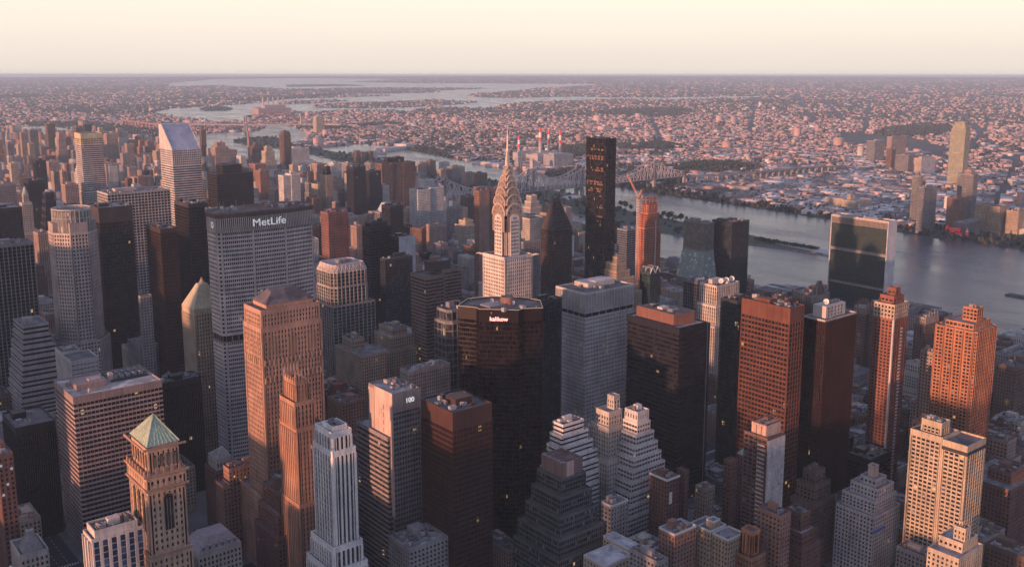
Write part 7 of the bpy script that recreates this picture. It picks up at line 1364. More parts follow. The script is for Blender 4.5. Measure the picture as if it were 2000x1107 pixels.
# ------------------------------------------------------------------ the ordinary blocks filling the street grid
FILL = [(662.6, 388.2, 24.1, 31.8, 35.6, 0, 0, 'mid height dark brick building close left of the white stepped apartments'), (833.7, 355.0, 23.3, 31.8, 57.7, 6, 1, 'tall pink brick building close left of the dark brown right edge block'), (346, 629.8, 29.9, 31.8, 53.5, 5, 2, 'mid height brown building close right of the slim limestone tower'), (694.7, 274.5, 17.6, 31.8, 31.1, 5, 0, 'mid height brown building in front of the dark brown right edge block'), (270.8, 790.8, 21.6, 31.8, 39.5, 2, 0, 'mid height tan brick building far behind and close right of the green pyramid tower'), (414.6, 516.0, 13.6, 31.8, 31.9, 6, 0, 'mid height pink brick building left of the terraced glass tower'), (629, 307.8, 14.3, 31.8, 36.9, 4, 0, 'mid height grey building close left of the cream corner block'), (144.9, 757.5, 17.1, 31.8, 44.2, 2, 0, 'mid height tan brick building close right of the left edge lit building'), (506.0, 516.0, 24.9, 31.8, 17.1, 1, 0, 'low red brick building right of the terraced glass tower'), (650.8, 516.0, 29.8, 31.8, 19.3, 4, 0, 'low grey building left of the balconied tower'), (662.6, 355.0, 22.0, 31.8, 29.6, 0, 0, 'mid height dark brick building just behind the white stepped apartments'), (989, 516.0, 19.3, 31.8, 56.8, 3, 2, 'tall stone building close right of the slim red brick tower'), (754, 596.5, 23.7, 31.8, 31.7, 6, 0, 'mid height pink brick building in front of the white ribbed tower'), (941.6, 1354.2, 20.4, 31.8, 78.8, 11, 1, 'tall grey gridded building close left of the beige roof tank block'), (189, 710.2, 21.4, 31.8, 27.9, 1, 0, 'mid height red brick building far behind and close left of the white finned tower'), (783.0, 629.8, 17.1, 31.8, 55.0, 5, 2, 'tall brown building right of the wide black tower'), (780.7, 1354.2, 17.5, 31.8, 124.6, 6, 1, 'tall pink brick building close right of the red granite tower'), (989, 1434.8, 22.5, 31.8, 94.6, 6, 0, 'tall pink brick building in front of the white twin tower'), (913.7, 388.2, 19.6, 31.8, 43.6, 0, 2, 'mid height dark brick building just behind the dark brown right edge block'), (1047.3, 918.5, 29.1, 31.8, 59.5, 2, 0, 'tall tan brick building close left of the sloped glass tower'), (989, 596.5, 23.8, 31.8, 33.4, 4, 2, 'mid height grey building far behind and close right of the red finned tower'), (688.2, 355.0, 21.6, 31.8, 38.6, 1, 0, 'mid height red brick building close right of the white stepped apartments'), (399.6, 710.2, 28.2, 31.8, 29.5, 0, 0, 'mid height dark brick building far behind and close right of the slim limestone tower'), (941.8, 1273.8, 14.4, 31.8, 68.1, 3, 0, 'tall stone building in front of the beige roof tank block'), (871.9, 468.8, 22.6, 31.8, 47.5, 5, 0, 'mid height brown building just behind the slim red brick tower'), (436.8, 757.5, 15.2, 31.8, 29.9, 5, 0, 'mid height brown building close left of the tower numbered 100'), (189, 1079.5, 24.9, 31.8, 43.8, 5, 0, 'mid height brown building left of the wavy banded block'), (694.7, 307.8, 23.0, 31.8, 31.3, 2, 0, 'mid height tan brick building just behind the cream corner block'), (872.3, 516.0, 20.7, 31.8, 28.5, 1, 0, 'mid height red brick building close right of the red finned tower'), (583.1, 468.8, 17.3, 31.8, 25.7, 4, 0, 'low grey building right of the white cornice block'), (799.0, 435.5, 18.0, 31.8, 18.4, 3, 0, 'low stone building just behind the white stepped apartments'), (934.8, 388.2, 27.2, 31.8, 41.8, 3, 1, 'mid height stone building just behind the dark brown right edge block'), (1013.8, 918.5, 30.0, 31.8, 49.3, 4, 0, 'mid height grey building right of the terraced apartment block'), (989, 1482.0, 28.6, 31.8, 83.6, 5, 0, 'tall brown building in front of the white twin tower'), (871.9, 435.5, 23.5, 31.8, 59.3, 2, 0, 'tall tan brick building close left of the orange bay windowed tower'), (655.9, 2609.0, 32.5, 31.8, 117.9, 6, 0, 'tall pink brick building close right of the dark plain tower'), (826.8, 1273.8, 28.9, 31.8, 85.1, 2, 2, 'tall tan brick building close right of the dark flat topped block'), (524.5, 549.2, 23.1, 31.8, 21.5, 0, 0, 'low dark brick building close right of the terraced glass tower'), (848.9, 468.8, 21.5, 31.8, 28.2, 5, 0, 'mid height flat roofed brown building just behind the slim red brick tower'), (719.2, 307.8, 7.8, 31.8, 32.1, 6, 0, 'mid height pink brick building close left of the dark brown right edge block'), (1042.5, 1998.2, 23.9, 31.8, 82.0, 1, 0, 'tall red brick building close right of the white apartment slabs'), (1178.0, 1354.2, 24.1, 31.8, 123.7, 2, 2, 'tall tan brick building just behind the wedge topped tower'), (1303.2, 1401.5, 17.7, 31.8, 54.8, 8, 0, 'mid height cream building far behind and close right of the wedge topped tower'), (233.8, 677.0, 32.6, 31.8, 21.9, 0, 0, 'low dark brick building close left of the mansard hotel'), (799.0, 468.8, 30.3, 31.8, 31.9, 4, 0, 'mid height grey building close left of the white stepped apartments'), (934.7, 2964.2, 27.3, 31.8, 123.6, 4, 1, 'tall grey building in front of the ribbed pink tower'), (1057.6, 2045.5, 13.5, 31.8, 110.7, 11, 2, 'tall grey gridded building close right of the white apartment slabs'), (374.8, 1643.0, 16.0, 31.8, 67.2, 0, 1, 'tall dark brick building far behind and left of the octagonal tower'), (629, 1079.5, 28.3, 31.8, 54.9, 5, 2, 'mid height brown building close right of the zigzag crowned tower'), (549.1, 516.0, 23.8, 31.8, 57.8, 6, 1, 'tall pink brick building just behind the grey ziggurat tower'), (800.0, 1515.2, 19.0, 31.8, 103.2, 9, 1, 'tall black banded building close left of the red granite tower'), (524.5, 516.0, 25.1, 31.8, 34.2, 0, 2, 'mid height dark brick building just behind the grey stone tower'), (1315.7, 1160.0, 31.4, 31.8, 31.9, 4, 0, 'mid height grey building close left of the sloped glass tower'), (1067.3, 3333.5, 28.3, 31.8, 122.4, 6, 1, 'tall pink brick building close right of the ribbed pink tower'), (346, 1112.8, 17.3, 31.8, 58.2, 3, 0, 'tall stone building left of the gold roofed tower'), (479, 918.5, 26.5, 31.8, 28.5, 6, 0, 'mid height pink brick building far behind and right of the gothic brick tower'), (754, 3044.8, 28.4, 31.8, 104.6, 6, 0, 'tall pink brick building just behind the dark plain tower'), (989, 2078.8, 19.0, 31.8, 99.6, 6, 0, 'tall pink brick building close left of the white apartment slabs'), (401.6, 1723.5, 16.4, 31.8, 106.1, 6, 0, 'tall pink brick building in front of the black mesh tower'), (927.2, 549.2, 19.5, 31.8, 31.1, 5, 0, 'mid height brown building far behind and close right of the red finned tower'), (1217.3, 1079.5, 24.7, 31.8, 35, 5, 0, 'mid height brown building close left of the sloped glass tower'), (1269, 1401.5, 14.8, 31.8, 106.7, 4, 0, 'tall grey building just behind the wedge topped tower'), (397.9, 1273.8, 20.4, 31.8, 110.4, 3, 2, 'tall stone building close left of the dark red tower'), (769.4, 1515.2, 29.1, 31.8, 82.8, 7, 0, 'tall white building close left of the red granite tower'), (1269, 549.2, 17.8, 31.8, 25.1, 5, 0, 'low brown building far behind and right of the orange bay windowed tower'), (1269, 918.5, 23.9, 31.8, 27.4, 6, 0, 'mid height pink brick building just behind the red brown tower'), (902.7, 1595.8, 28.7, 31.8, 100.4, 3, 1, 'tall stone building in front of the black monolith'), (1036.9, 1884.5, 19.9, 31.8, 84.0, 6, 2, 'tall pink brick building just behind the red granite tower'), (1146.6, 2206.5, 16.6, 31.8, 115.3, 1, 2, 'tall red brick building in front of the white hospital block'), (875.4, 2722.8, 20.6, 31.8, 105.6, 6, 0, 'tall flat roofed pink brick building close right of the ribbed pink tower'), (1216.6, 871.2, 24.9, 31.8, 35, 5, 1, 'mid height brown building just behind the red brown tower'), (989, 2931.0, 18.9, 31.8, 116.2, 6, 2, 'tall narrow pink brick building close right of the ribbed pink tower'), (907.5, 1273.8, 32.8, 31.8, 50.0, 4, 0, 'mid height grey building in front of the beige roof tank block'), (1269, 2400.8, 28.9, 31.8, 115.6, 6, 0, 'tall pink brick building close right of the white hospital block'), (233.8, 710.2, 21.0, 31.8, 29.3, 1, 0, 'mid height red brick building just behind the green pyramid tower'), (776.7, 2448.0, 24.3, 31.8, 104.9, 0, 2, 'tall dark brick building close right of the ribbed pink tower'), (989, 1321.0, 18.0, 31.8, 72.6, 5, 0, 'tall brown building in front of the beige roof tank block'), (1112.5, 2448.0, 29.2, 31.8, 120.5, 1, 0, 'tall red brick building close left of the bowed red tower'), (392.1, 1079.5, 23.2, 31.8, 53.3, 6, 2, 'mid height pink brick building just behind the gold roofed tower'), (896.4, 388.2, 15.8, 31.8, 41.9, 0, 0, 'mid height dark brick building close right of the orange bay windowed tower'), (807.1, 2448.0, 22.2, 31.8, 108.1, 1, 0, 'tall red brick building just behind the white grid tower'), (1124.8, 596.5, 17.1, 31.8, 35, 3, 0, 'mid height stone building far behind and close right of the slim red brick tower'), (989, 1676.2, 32.8, 31.8, 83.4, 6, 0, 'tall pink brick building close left of the dark flat topped block'), (1172.1, 3527.8, 28.7, 31.8, 118.0, 1, 2, 'tall red brick building close right of the ribbed pink tower'), (688.2, 388.2, 26.5, 31.8, 35.3, 0, 0, 'mid height flat roofed dark brick building just behind the white stepped apartments'), (989, 1354.2, 29.8, 31.8, 59.7, 11, 0, 'tall grey gridded building in front of the beige roof tank block'), (1176.7, 2367.5, 23.2, 31.8, 119.3, 8, 2, 'tall cream building in front of the white hospital block'), (715.0, 2722.8, 12.0, 31.8, 123.8, 0, 2, 'tall dark brick building close left of the yellow topped tower'), (1168.7, 2078.8, 16.9, 31.8, 79.1, 5, 0, 'tall brown building just behind the black monolith'), (1329.0, 677.0, 21.9, 31.8, 28.0, 0, 0, 'mid height dark brick building far behind and close left of the orange bay windowed tower'), (1008.3, 1595.8, 19.1, 31.8, 117.2, 0, 2, 'tall dark brick building just behind the dark flat topped block'), (1269, 677.0, 13.4, 31.8, 31.5, 6, 0, 'mid height pink brick building far behind and close right of the slim red brick tower'), (549.1, 549.2, 23.4, 31.8, 21.9, 1, 0, 'low red brick building just behind the grey stone tower'), (927.2, 516.0, 23.7, 31.8, 37.2, 2, 2, 'mid height tan brick building just behind the slim red brick tower'), (771.1, 3608.2, 16.7, 31.8, 123.3, 11, 0, 'tall grey gridded building just behind the wide brown block'), (1180.3, 2689.5, 16.0, 31.8, 121.3, 7, 0, 'tall white building just behind the black two tier tower'), (1299.3, 710.2, 28.2, 31.8, 35, 4, 0, 'mid height grey building just behind the slim red brick tower'), (1329.0, 710.2, 17.3, 31.8, 35, 2, 1, 'mid height tan brick building far behind and close right of the slim red brick tower'), (1332.9, 1321.0, 13.2, 31.8, 81.1, 9, 2, 'tall black banded building close left of the unfinished orange tower'), (1328.4, 1434.8, 23.2, 31.8, 64.6, 8, 1, 'tall cream building far behind and close right of the wedge topped tower'), (1351.7, 3688.8, 32.6, 31.8, 119.5, 7, 2, 'tall white building just behind the slant roofed tower'), (1171.2, 1273.8, 24.3, 31.8, 35, 0, 0, 'mid height dark brick building far behind and close right of the wedge topped tower'), (1269, 516.0, 20.0, 31.8, 35, 3, 0, 'mid height stone building far behind and right of the orange bay windowed tower'), (189, 999.0, 16.4, 31.8, 41.1, 4, 2, 'mid height grey building just behind the left edge lit building'), (784.4, 468.8, 13.2, 31.8, 34.9, 3, 2, 'mid height stone building close right of the red finned tower'), (1032.9, 468.8, 15.9, 31.8, 28.2, 5, 0, 'mid height brown building just behind the orange bay windowed tower'), (1062.2, 1482.0, 18.2, 31.8, 51.3, 7, 2, 'mid height white building in front of the beige roof tank block'), (527.4, 2448.0, 29.3, 31.8, 89.6, 6, 0, 'tall pink brick building in front of the wide brown block'), (886.9, 516.0, 22.1, 31.8, 27.3, 2, 0, 'mid height tan brick building in front of the tan gothic flats'), (838.5, 2481.2, 21.7, 31.8, 104.0, 4, 1, 'tall grey building far behind and close left of the slant roofed tower'), (856.7, 2561.8, 28.2, 31.8, 110.3, 9, 2, 'tall black banded building far behind and left of the slant roofed tower'), (1216.6, 838.0, 25.4, 31.8, 35, 0, 2, 'mid height dark brick building far behind and close right of the red brown tower'), (1290.6, 757.5, 13.4, 31.8, 34.0, 5, 0, 'mid height brown building just behind the tan gothic flats'), (1297.4, 871.2, 27.4, 31.8, 29.1, 0, 0, 'mid height dark brick building far behind and close left of the red finned tower'), (896.0, 468.8, 16.6, 31.8, 48.1, 1, 0, 'mid height red brick building close right of the slim red brick tower'), (810.9, 1112.8, 23.2, 31.8, 48.1, 0, 1, 'mid height dark brick building far behind and close right of the brown banded tower'), (754, 3447.2, 28.3, 31.8, 89.3, 4, 1, 'tall grey building just behind the wide brown block'), (1198.1, 516.0, 14.2, 31.8, 35, 0, 1, 'mid height dark brick building far behind and right of the orange bay windowed tower'), (1125.0, 1193.2, 27.0, 31.8, 30.7, 5, 0, 'mid height brown building close right of the wedge topped tower'), (1098.0, 2078.8, 23.6, 31.8, 101.8, 8, 0, 'tall cream building close right of the white apartment slabs'), (1316.1, 2320.2, 16.4, 31.8, 120.0, 4, 0, 'tall grey building just behind the black monolith'), (1326.4, 2400.8, 29.2, 31.8, 77.9, 8, 0, 'tall cream building close left of the black monolith'), (717.9, 596.5, 9.1, 31.8, 23.8, 5, 0, 'low brown building close right of the wide black tower'), (830.8, 468.8, 16.6, 31.8, 31.9, 5, 0, 'mid height brown building just behind the white stepped apartments'), (907.3, 549.2, 18.4, 31.8, 28.6, 6, 0, 'mid height pink brick building close right of the red finned tower'), (1100.0, 4976.8, 28.9, 31.8, 116.8, 7, 0, 'tall white building just behind the wide brown block'), (1342.0, 871.2, 16.8, 31.8, 28.5, 5, 0, 'mid height brown building just behind the red finned tower'), (1269, 1160.0, 27.8, 31.8, 35, 2, 1, 'mid height tan brick building just behind the unfinished orange tower'), (497.2, 951.8, 20.3, 31.8, 33.4, 2, 0, 'mid height tan brick building far behind and close right of the gothic brick tower'), (710.4, 3333.5, 16.6, 31.8, 102.7, 3, 1, 'tall stone building just behind the wide brown block'), (844.1, 516.0, 14.2, 31.8, 31.7, 5, 0, 'mid height narrow brown building just behind the red finned tower'), (754, 1354.2, 25.2, 31.8, 89.5, 6, 0, 'tall flat roofed pink brick building just behind the red granite tower'), (913.9, 1354.2, 26.2, 31.8, 47.2, 1, 0, 'mid height red brick building just behind the brown banded tower'), (883.1, 1723.5, 29.2, 31.8, 86.5, 3, 0, 'tall stone building close right of the white apartment slabs'), (861.8, 2481.2, 23.5, 31.8, 106.4, 3, 2, 'tall stone building far behind and close left of the slant roofed tower'), (815.4, 3333.5, 29.5, 31.8, 97.3, 0, 0, 'tall dark brick building just behind the dark plain tower'), (892.6, 3688.8, 15.8, 31.8, 101.4, 11, 0, 'tall grey gridded building just behind the dark plain tower'), (1187.2, 1032.2, 17.9, 31.8, 35, 2, 1, 'mid height tan brick building close left of the sloped glass tower'), (989, 1515.2, 13.6, 31.8, 81.0, 0, 0, 'tall dark brick building close right of the dark flat topped block'), (1050.7, 2642.2, 14.4, 31.8, 115.8, 5, 2, 'tall brown building far behind and close right of the slant roofed tower'), (1019.4, 3849.8, 22.4, 31.8, 120.5, 1, 1, 'tall red brick building far behind and close left of the yellow topped tower'), (1269, 1756.8, 15.6, 31.8, 78.7, 8, 2, 'tall cream building close right of the white twin tower'), (1366.6, 2287.0, 25.4, 31.8, 119.4, 11, 0, 'tall grey gridded building close right of the black monolith'), (1293.6, 4574.2, 27.1, 31.8, 123.8, 9, 0, 'tall black banded building just behind the yellow topped tower'), (208.9, 951.8, 26.6, 31.8, 48.3, 6, 2, 'mid height pink brick building close left of the pale blank tower'), (941.7, 1434.8, 20.3, 31.8, 66.6, 6, 2, 'tall pink brick building close right of the dark flat topped block'), (829.9, 2770.0, 27.0, 31.8, 114.0, 6, 0, 'tall pink brick building in front of the ribbed pink tower'), (1155.6, 1032.2, 30.1, 31.8, 30.8, 1, 0, 'mid height red brick building right of the terraced apartment block'), (1082.5, 1676.2, 31.3, 31.8, 85.5, 2, 1, 'tall tan brick building close left of the white twin tower'), (1153.1, 3414.0, 31.1, 31.8, 104.6, 11, 1, 'tall grey gridded building close right of the ribbed pink tower'), (1288.3, 549.2, 20.3, 31.8, 24.7, 3, 0, 'low stone building far behind and right of the orange bay windowed tower'), (803.1, 2078.8, 32.2, 31.8, 124.9, 5, 1, 'tall broad brown building far behind and close right of the slant roofed tower'), (923.3, 4332.8, 16.6, 31.8, 121.5, 3, 2, 'tall narrow stone building just behind the wide brown block'), (1212.1, 757.5, 24.5, 31.8, 35, 5, 1, 'mid height brown building close left of the tan gothic flats'), (1048.2, 2400.8, 26.7, 31.8, 117.1, 0, 0, 'tall dark brick building just behind the black two tier tower'), (346, 999.0, 15.8, 31.8, 50.6, 4, 2, 'mid height grey building close left of the gold roofed tower'), (346, 1515.2, 20.1, 31.8, 38.0, 3, 0, 'mid height stone building just behind the wavy banded block'), (479, 710.2, 29.5, 31.8, 46.0, 0, 2, 'mid height dark brick building far behind and close left of the bronze tower'), (497.2, 918.5, 20.3, 31.8, 32.4, 2, 0, 'mid height tan brick building close left of the brown brick block'), (703.4, 2159.2, 16.7, 31.8, 121.9, 7, 1, 'tall white building just behind the white grid tower'), (886.4, 2561.8, 29.8, 31.8, 114.2, 6, 0, 'tall pink brick building far behind and close left of the slant roofed tower'), (853.0, 3172.5, 20.3, 31.8, 121.9, 11, 2, 'tall grey gridded building far behind and close left of the yellow topped tower'), (754, 3333.5, 21.8, 31.8, 70.4, 6, 0, 'tall pink brick building just behind the wide brown block'), (799.9, 3897.0, 20.1, 31.8, 115.9, 1, 1, 'tall red brick building close left of the wide brown block'), (1123.1, 516.0, 31.6, 31.8, 35, 6, 2, 'mid height pink brick building far behind and close right of the orange bay windowed tower'), (1094.3, 1193.2, 29.2, 31.8, 22.3, 3, 0, 'low stone building close right of the wedge topped tower'), (1269, 951.8, 18.1, 31.8, 19.9, 5, 0, 'low brown building far behind and close right of the white ribbed tower'), (1312.5, 999.0, 15.5, 31.8, 25.2, 1, 0, 'low red brick building just behind the dark glass slab'), (1269, 2481.2, 20.7, 31.8, 101.7, 7, 0, 'tall white building in front of the white hospital block'), (124.7, 757.5, 31.0, 31.8, 25.1, 5, 0, 'low brown building just behind the left edge lit building'), (1205.9, 2206.5, 16.0, 31.8, 93.5, 2, 0, 'tall tan brick building close left of the black monolith'), (1032.8, 2448.0, 26.2, 31.8, 112.7, 6, 2, 'tall pink brick building just behind the black two tier tower'), (1382.6, 2850.5, 14.4, 31.8, 70.6, 6, 0, 'tall pink brick building in front of the bowed red tower'), (1333.3, 3494.5, 21.3, 31.8, 120.5, 9, 0, 'tall black banded building just behind the slant roofed tower'), (346, 1482.0, 29.4, 31.8, 26.7, 1, 0, 'mid height red brick building far behind and close right of the wavy banded block'), (479, 790.8, 24.5, 31.8, 20.2, 6, 0, 'low pink brick building just behind the tower numbered 100'), (706.9, 3447.2, 20.1, 31.8, 100.7, 1, 1, 'tall one step red brick building close left of the wide brown block'), (754, 1160.0, 27.8, 31.8, 40.9, 5, 1, 'mid height brown building far behind and close left of the brown banded tower'), (941.7, 1401.5, 20.3, 31.8, 55.0, 9, 1, 'mid height black banded building in front of the white twin tower'), (837.8, 3769.2, 26.3, 31.8, 106.1, 8, 0, 'tall cream building just behind the wide brown block'), (1051.8, 3011.5, 28.3, 31.8, 121.1, 2, 0, 'tall tan brick building far behind and close left of the slant roofed tower'), (1172.7, 3447.2, 29.9, 31.8, 120.5, 1, 1, 'tall red brick building right of the ribbed pink tower'), (1201.6, 3655.5, 31.9, 31.8, 122.7, 1, 2, 'tall broad red brick building close right of the ribbed pink tower'), (1310.2, 549.2, 16.7, 31.8, 25.2, 3, 0, 'low narrow stone building far behind and right of the orange bay windowed tower'), (1287.0, 1354.2, 27.5, 31.8, 34.4, 1, 1, 'mid height red brick building far behind and close right of the wedge topped tower'), (1269, 4299.5, 21.8, 31.8, 123.0, 8, 1, 'tall cream building just behind the ribbed pink tower'), (659.2, 3172.5, 24.4, 31.8, 72.0, 6, 0, 'tall flat roofed pink brick building just behind the wide brown block'), (951.0, 2722.8, 11.0, 31.8, 118.6, 7, 2, 'tall white building far behind and close left of the slant roofed tower'), (754, 2803.2, 13.6, 31.8, 117.6, 11, 2, 'tall narrow grey gridded building far behind and close left of the yellow topped tower'), (852.7, 2850.5, 19.9, 31.8, 119.7, 0, 2, 'tall dark brick building in front of the ribbed pink tower')]
FS = ['dbrick', 'brick', 'tan', 'stone', 'grey', 'brown', 'pink', 'white', 'cream', 'blackband', 'curtain', 'gridg', 'bandb', 'greyglass']
for i, (x, y, w, d, h, si, sh, lab) in enumerate(FILL):
    near = math.hypot(x, y) < 1250
    T = [(rect(0, 0, w, d), 0, h)]
    if sh == 1: T = [(rect(0, 0, w, d), 0, h*.72), (rect(w*.14, d*.12, w*.86, d*.9), h*.72, h)]
    if sh == 2: T = [(rect(0, 0, w, d), 0, h*.5), (rect(w*.1, d*.08, w*.9, d*.92), h*.5, h*.8), (rect(w*.25, d*.2, w*.75, d*.8), h*.8, h)]
    nm = {'d': 'brick_block', 'b': 'brick_block', 't': 'apartment_block', 's': 'stone_block', 'g': 'grey_block', 'p': 'apartment_block', 'w': 'apartment_block', 'c': 'apartment_block'}[FS[si][0]]
    tower(nm, lab, x, y, T, STY[FS[si]], 'building', 'ordinary blocks filling the street grid', clut=(9 if near else 1), cap=(12 if math.hypot(x, y) < 700 else 0), tank=1 if near and i % 3 == 0 else 0, pent=near or i % 2 == 0, seed=500+i)
